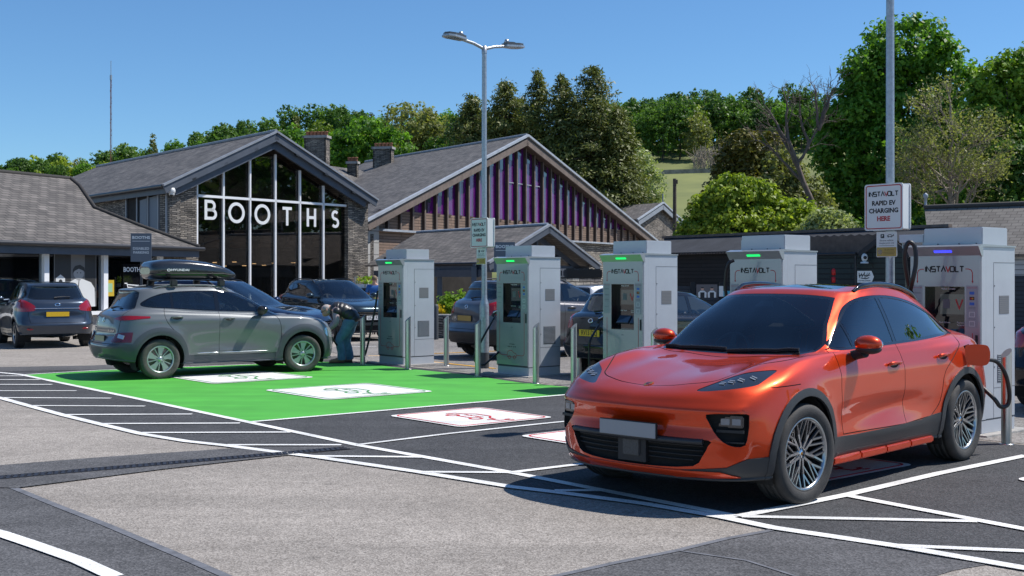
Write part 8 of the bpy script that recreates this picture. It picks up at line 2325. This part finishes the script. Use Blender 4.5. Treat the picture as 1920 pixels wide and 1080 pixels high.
skin_obj('t_shirt', [W_(0,0,.98), W_(0,0,1.2), W_(0,0,1.40), W_(-.18,0,1.41), W_(-.245,.01,1.2), W_(.18,0,1.41), W_(.245,.01,1.2)], [(0,1),(1,2),(2,3),(3,4),(2,5),(5,6)], [(.16,.13),(.155,.125),(.15,.12),.085,.065,.085,.065], mat('blue_cotton', (.03, .13, .38), rough=.8, var=.15, vscale=9), m2_)
skin_obj('trousers', [W_(0,0,.96), W_(-.09,0,.88), W_(-.10,-.02,.5), W_(-.10,.02,.1), W_(.09,0,.88), W_(.10,-.02,.5), W_(.10,.02,.1)], [(0,1),(1,2),(2,3),(0,4),(4,5),(5,6)], [.14,.10,.08,.07,.10,.08,.07], m_vest, m2_)

# ------------------------------------------------------------------ plants, planter, walls
def foliage(name, label, cat, base, blobs, m, n, per, cr, size, stems=True, group=None):
    root = thing(name, label, cat, base, 0, group); P_, Nn, tn = clumps(blobs, n, per, cr, edge=.3); leaf_mesh('leaves', P_, Nn, size, m, tone=tn, parent=root, aspect=.5)
    b = MB().mat(m_bark)
    for bb in blobs:
        c, r_ = bb
        for k in range(5): b.tube([(c[0]+rng.normal(0, .05), c[1], 0), (c[0]+rng.normal(0, .6)*r_[0]*.6, c[1]+rng.normal(0, .1), c[2]+r_[2]*.4)], [.015, .006], n=5, cap=False)
    b.build('stems', None, root); return root
bs = Vector(((842-960)/FP*34, 34, .0)); foliage('shrub', 'bright green shrub in the planter left of the grey SUV', 'shrub', bs, pxblobs(34, [(848,567,20,18),(862,556,12,12),(832,578,16,14),(858,582,18,16)], bs), l_hedge, 130, 16, .14, .05)
bs = Vector(((678-960)/FP*35, 35, .0)); foliage('hedge', 'low yellow-green hedge left of the farthest charger', 'hedge', bs, pxblobs(35, [(660,574,16,12),(684,572,18,13),(704,578,16,14),(640,580,14,10)], bs), l_hedge, 130, 16, .13, .045)
bs = Vector(((822-960)/FP*33.5, 33.5, .0)); foliage('flowering_plant', 'small plant with yellow flowers at the left end of the stone planter', 'plant', bs, pxblobs(33.5, [(817,583,9,8),(826,580,9,8)], bs), mat_leaf('yellow_flower', (.30, .22, .01), (.7, .52, .03)), 40, 12, .09, .035)
b = MB().mat(m_stone); a, c = V3((-3.7, 33.0, 0)), V3((-.6, 32.6, 0)); c2_ = V3((0.1, 35.5, 0))
b.slab([a, c, c+V3((0,0,.62)), a+V3((0,0,.62))], .3, n=V3((0, -1, 0))); b.slab([c, c2_, c2_+V3((0,0,.62)), c+V3((0,0,.62))], .3, n=V3((1, -.2, 0)))
b.mat(m_conc).slab([a+V3((0,0,.66)), c+V3((0,0,.66)), c+V3((0,.4,.66)), a+V3((0,.4,.66))], .06, n=V3((0, 0, 1)))
tag(b.build('planter_wall'), 'low stone planter wall between the farthest charger and the grey SUV', 'wall')
b = MB().mat(m_stone2); a, c = P(1062, 513, 36), P(1127, 513, 38)
b.slab([V3((*a.xy, 0)), V3((*c.xy, 0)), V3((*c.xy, 1.72)), V3((*a.xy, 1.72))], .5, n=V3((0, -1, 0)))
for i in range(22): 
    q = a.lerp(c, i/21); b.box(-.045, .03, -.26, .3, 1.68, 1.92+.06*rng.random(), M=Matrix.Translation((q.x, q.y+.2, 0)) @ Matrix.Rotation(R(25+rng.normal(0, 5)), 4, 'Y') if False else Matrix.Translation((q.x, q.y+.2, .02*rng.random())))
tag(b.build('stone_wall'), 'short dry stone wall with upright cope stones right of the porch', 'wall')
# plant trolley
root = thing('plant_trolley', 'metal plant trolley with rows of potted plants by the stone pier', 'trolley', (P(686, 560, 38).x, 38, 0))
b = MB().mat(m_galv)
for x in (-.32, .32):
    for y in (-.25, .25): b.tube([(x, y, 0), (x, y, 1.72)], .018, n=6)
for z in (.35, .85, 1.35): b.box(-.33, .33, -.26, .26, z, z+.02)
b.build('rack', None, root)
b = MB().mat(m_pot)
for z in (.37, .87): 
    for k in range(5): b.lathe([(.045, 0), (.06, .11), (.05, .11)], 9, M=Matrix.Translation((-.26+.13*k, -.15, z)))
b.mat(m_wht); b.box(-.28, -.02, -.22, .0, 1.37, 1.48); b.box(.02, .28, -.22, .0, 1.37, 1.48); b.build('plant_pots', None, root)
for z, m_ in ((.37, l_mid), (.87, l_mid), (1.37, l_hedge)):
    P_ = np.stack([rng.uniform(-.3, .3, 160), rng.uniform(-.22, .1, 160), z+.13+rng.random(160)*.22], 1); leaf_mesh('plants', P_, rng.normal(0, 1, P_.shape)+[0, 0, 1], .045, m_, parent=root)
    P_ = np.stack([rng.uniform(-.3, .3, 26), rng.uniform(-.24, .0, 26), z+.22+rng.random(26)*.12], 1); leaf_mesh('flowers', P_, rng.normal(0, 1, P_.shape)+[0, -1, 1], .03, mat('red_flower', (.5, .03, .02), rough=.6), parent=root)
# fence, boards and fingerpost in front of the shed
m_fence = mat_brick('blue_black_fence', (0.022, 0.028, 0.038), (0.03, 0.037, 0.048), (0.008, 0.009, 0.012), bw=4, bh=.12, msize=.012, rough=.6, noisec=.25, bump=.5)
fr = thing('wooden_fence', 'low blue-black board fence in front of the long black shed', 'fence', P(1400, 560, 36)); fr.location.z = 0
b = MB().mat(m_fence); a, c = P(1245, 537, 37.5), P(1700, 538, 34.5); b.slab([V3((*a.xy, 0)), V3((*c.xy, 0)), V3((*c.xy, 1.42)), V3((*a.xy, 1.42))], .05, n=V3((0, -1, 0))); bd(b, 'panel', fr)
for i in range(9): b = MB().mat(m_fence); q = a.lerp(c, i/8); b.box(-.06, .06, -.16, -.06, 0, 1.55, M=Matrix.Translation((q.x, q.y, 0))); bd(b, 'post', fr)
fr = thing('wooden_fence', 'dark board fence at the right edge under the boarded house', 'fence', V3((15, 34, 0)))
b = MB().mat(m_fence); a, c = V3((13.6, 33.5, 0)), V3((20, 31, 0)); b.slab([a, c, c+V3((0,0,1.75)), a+V3((0,0,1.75))], .05, n=V3((-.3, -1, 0))); bd(b, 'panel', fr)
for i in range(5): b = MB().mat(m_fence); q = a.lerp(c, i/4); b.box(-.06, .06, -.18, -.06, 0, 1.85, M=Matrix.Translation(q)); bd(b, 'post', fr)
def board_people(px0, px1, Y, label):
    a, c = P(px0, 558, Y), P(px1, 558, Y); w = c.x-a.x; M = frame(a, (1, 0, 0), (0, 0, 1)); h = .34*1.1
    b = MB().mat(mat('board_pink', (.13, .11, .11), rough=.5)).box(0, w, 0, h, -.02, 0, M=M)
    for i, cx in enumerate((.28*w, .74*w)):
        Z = M @ Matrix.Translation((0, 0, .001)); b.mat(m_wht).prism([(cx-.11, 0), (cx-.12, .14), (cx-.05, .20), (cx+.05, .20), (cx+.12, .14), (cx+.11, 0)], .002, Z)
        b.mat(m_black).prism([(cx-.06, 0), (cx-.06, .15), (cx+.06, .15), (cx+.06, 0)], .003, Z); b.mat(m_skin).prism(circ(cx, .25, .045, 12), .003, Z); b.mat(m_black).prism([(cx-.045, .265), (cx-.03, .30), (cx+.03, .30), (cx+.045, .265)], .004, Z)
    tag(b.build('picture_board'), label, 'board')
board_people(1306, 1345, 33.5, 'pale board picturing two people in aprons, on the fence by the shed')
b = MB().mat(mat('cyan_board', (.05, .35, .50), rough=.5)); a = P(1348, 556, 33.5); b.box(-.0, .45, -.02, 0, 0, .16, M=Matrix.Translation(a)); b.mat(m_wht).box(.0, .12, -.022, -.02, .0, .30, M=Matrix.Translation(a)); tag(b.build('small_board'), 'small turquoise board right of the picture board', 'board')
fp = thing('finger_post', 'white arrow-ended direction sign with black script before the green shed', 'sign', P(1622, 519, 30)); M = frame((0, 0, 0), (1, 0, 0), (0, 0, 1))
b = MB().mat(m_wht).prism([(-.20, -.15), (.16, -.15), (.22, 0), (.16, .15), (-.20, .15)], .02, M); b.build('board', None, fp)
b = MB().mat(m_ink); Mt = M @ Matrix.Translation((0, 0, .0205)); b.strokes([[(-.16,.10),(-.15,-.02),(-.10,.08),(-.08,0),(-.02,.11),(-.01,-.04),(.05,.09),(.04,.0),(.11,.10)],[(-.17,.03),(-.05,.05),(.03,.02),(.13,.05)],[(-.12,-.03),(.02,-.05),(.10,-.02)]], .022, Mt, .001)
b.text('KITCHEN GARDEN', .036, Mt @ Matrix.Translation((-.02, -.10, 0)), ext=.0006, bold=.001); b.build('lettering', None, fp)
b = MB().mat(m_gb); b.tube([(-.02, .04, -1.72), (-.02, .04, .1)], .035, n=8); b.build('post', None, fp)
b = MB().mat(mat('bright_red', (.55, .015, .015), rough=.4)); q = P(1563, 530, 33); b.lathe([(.001, 0), (.055, 0), (.055, .17), (.001, .17)], 12, M=Matrix.Translation(q)); b.lathe([(.001, .21), (.055, .21), (.055, .36), (.02, .40), (.001, .40)], 12, M=Matrix.Translation(q)); b.mat(m_black).lathe([(.03, .17), (.03, .21)], 10, M=Matrix.Translation(q)); b.beam(q+V3((-.06, .04, -.1)), q+V3((-.06, .04, .42)), .03, .03); b.tube([V3((q.x-.06, q.y+.04, 0)), q+V3((-.06, .04, 0))], .02, n=6)
tag(b.build('red_marker'), 'pair of bright red cylinders on a thin post left of the green shed', 'marker')
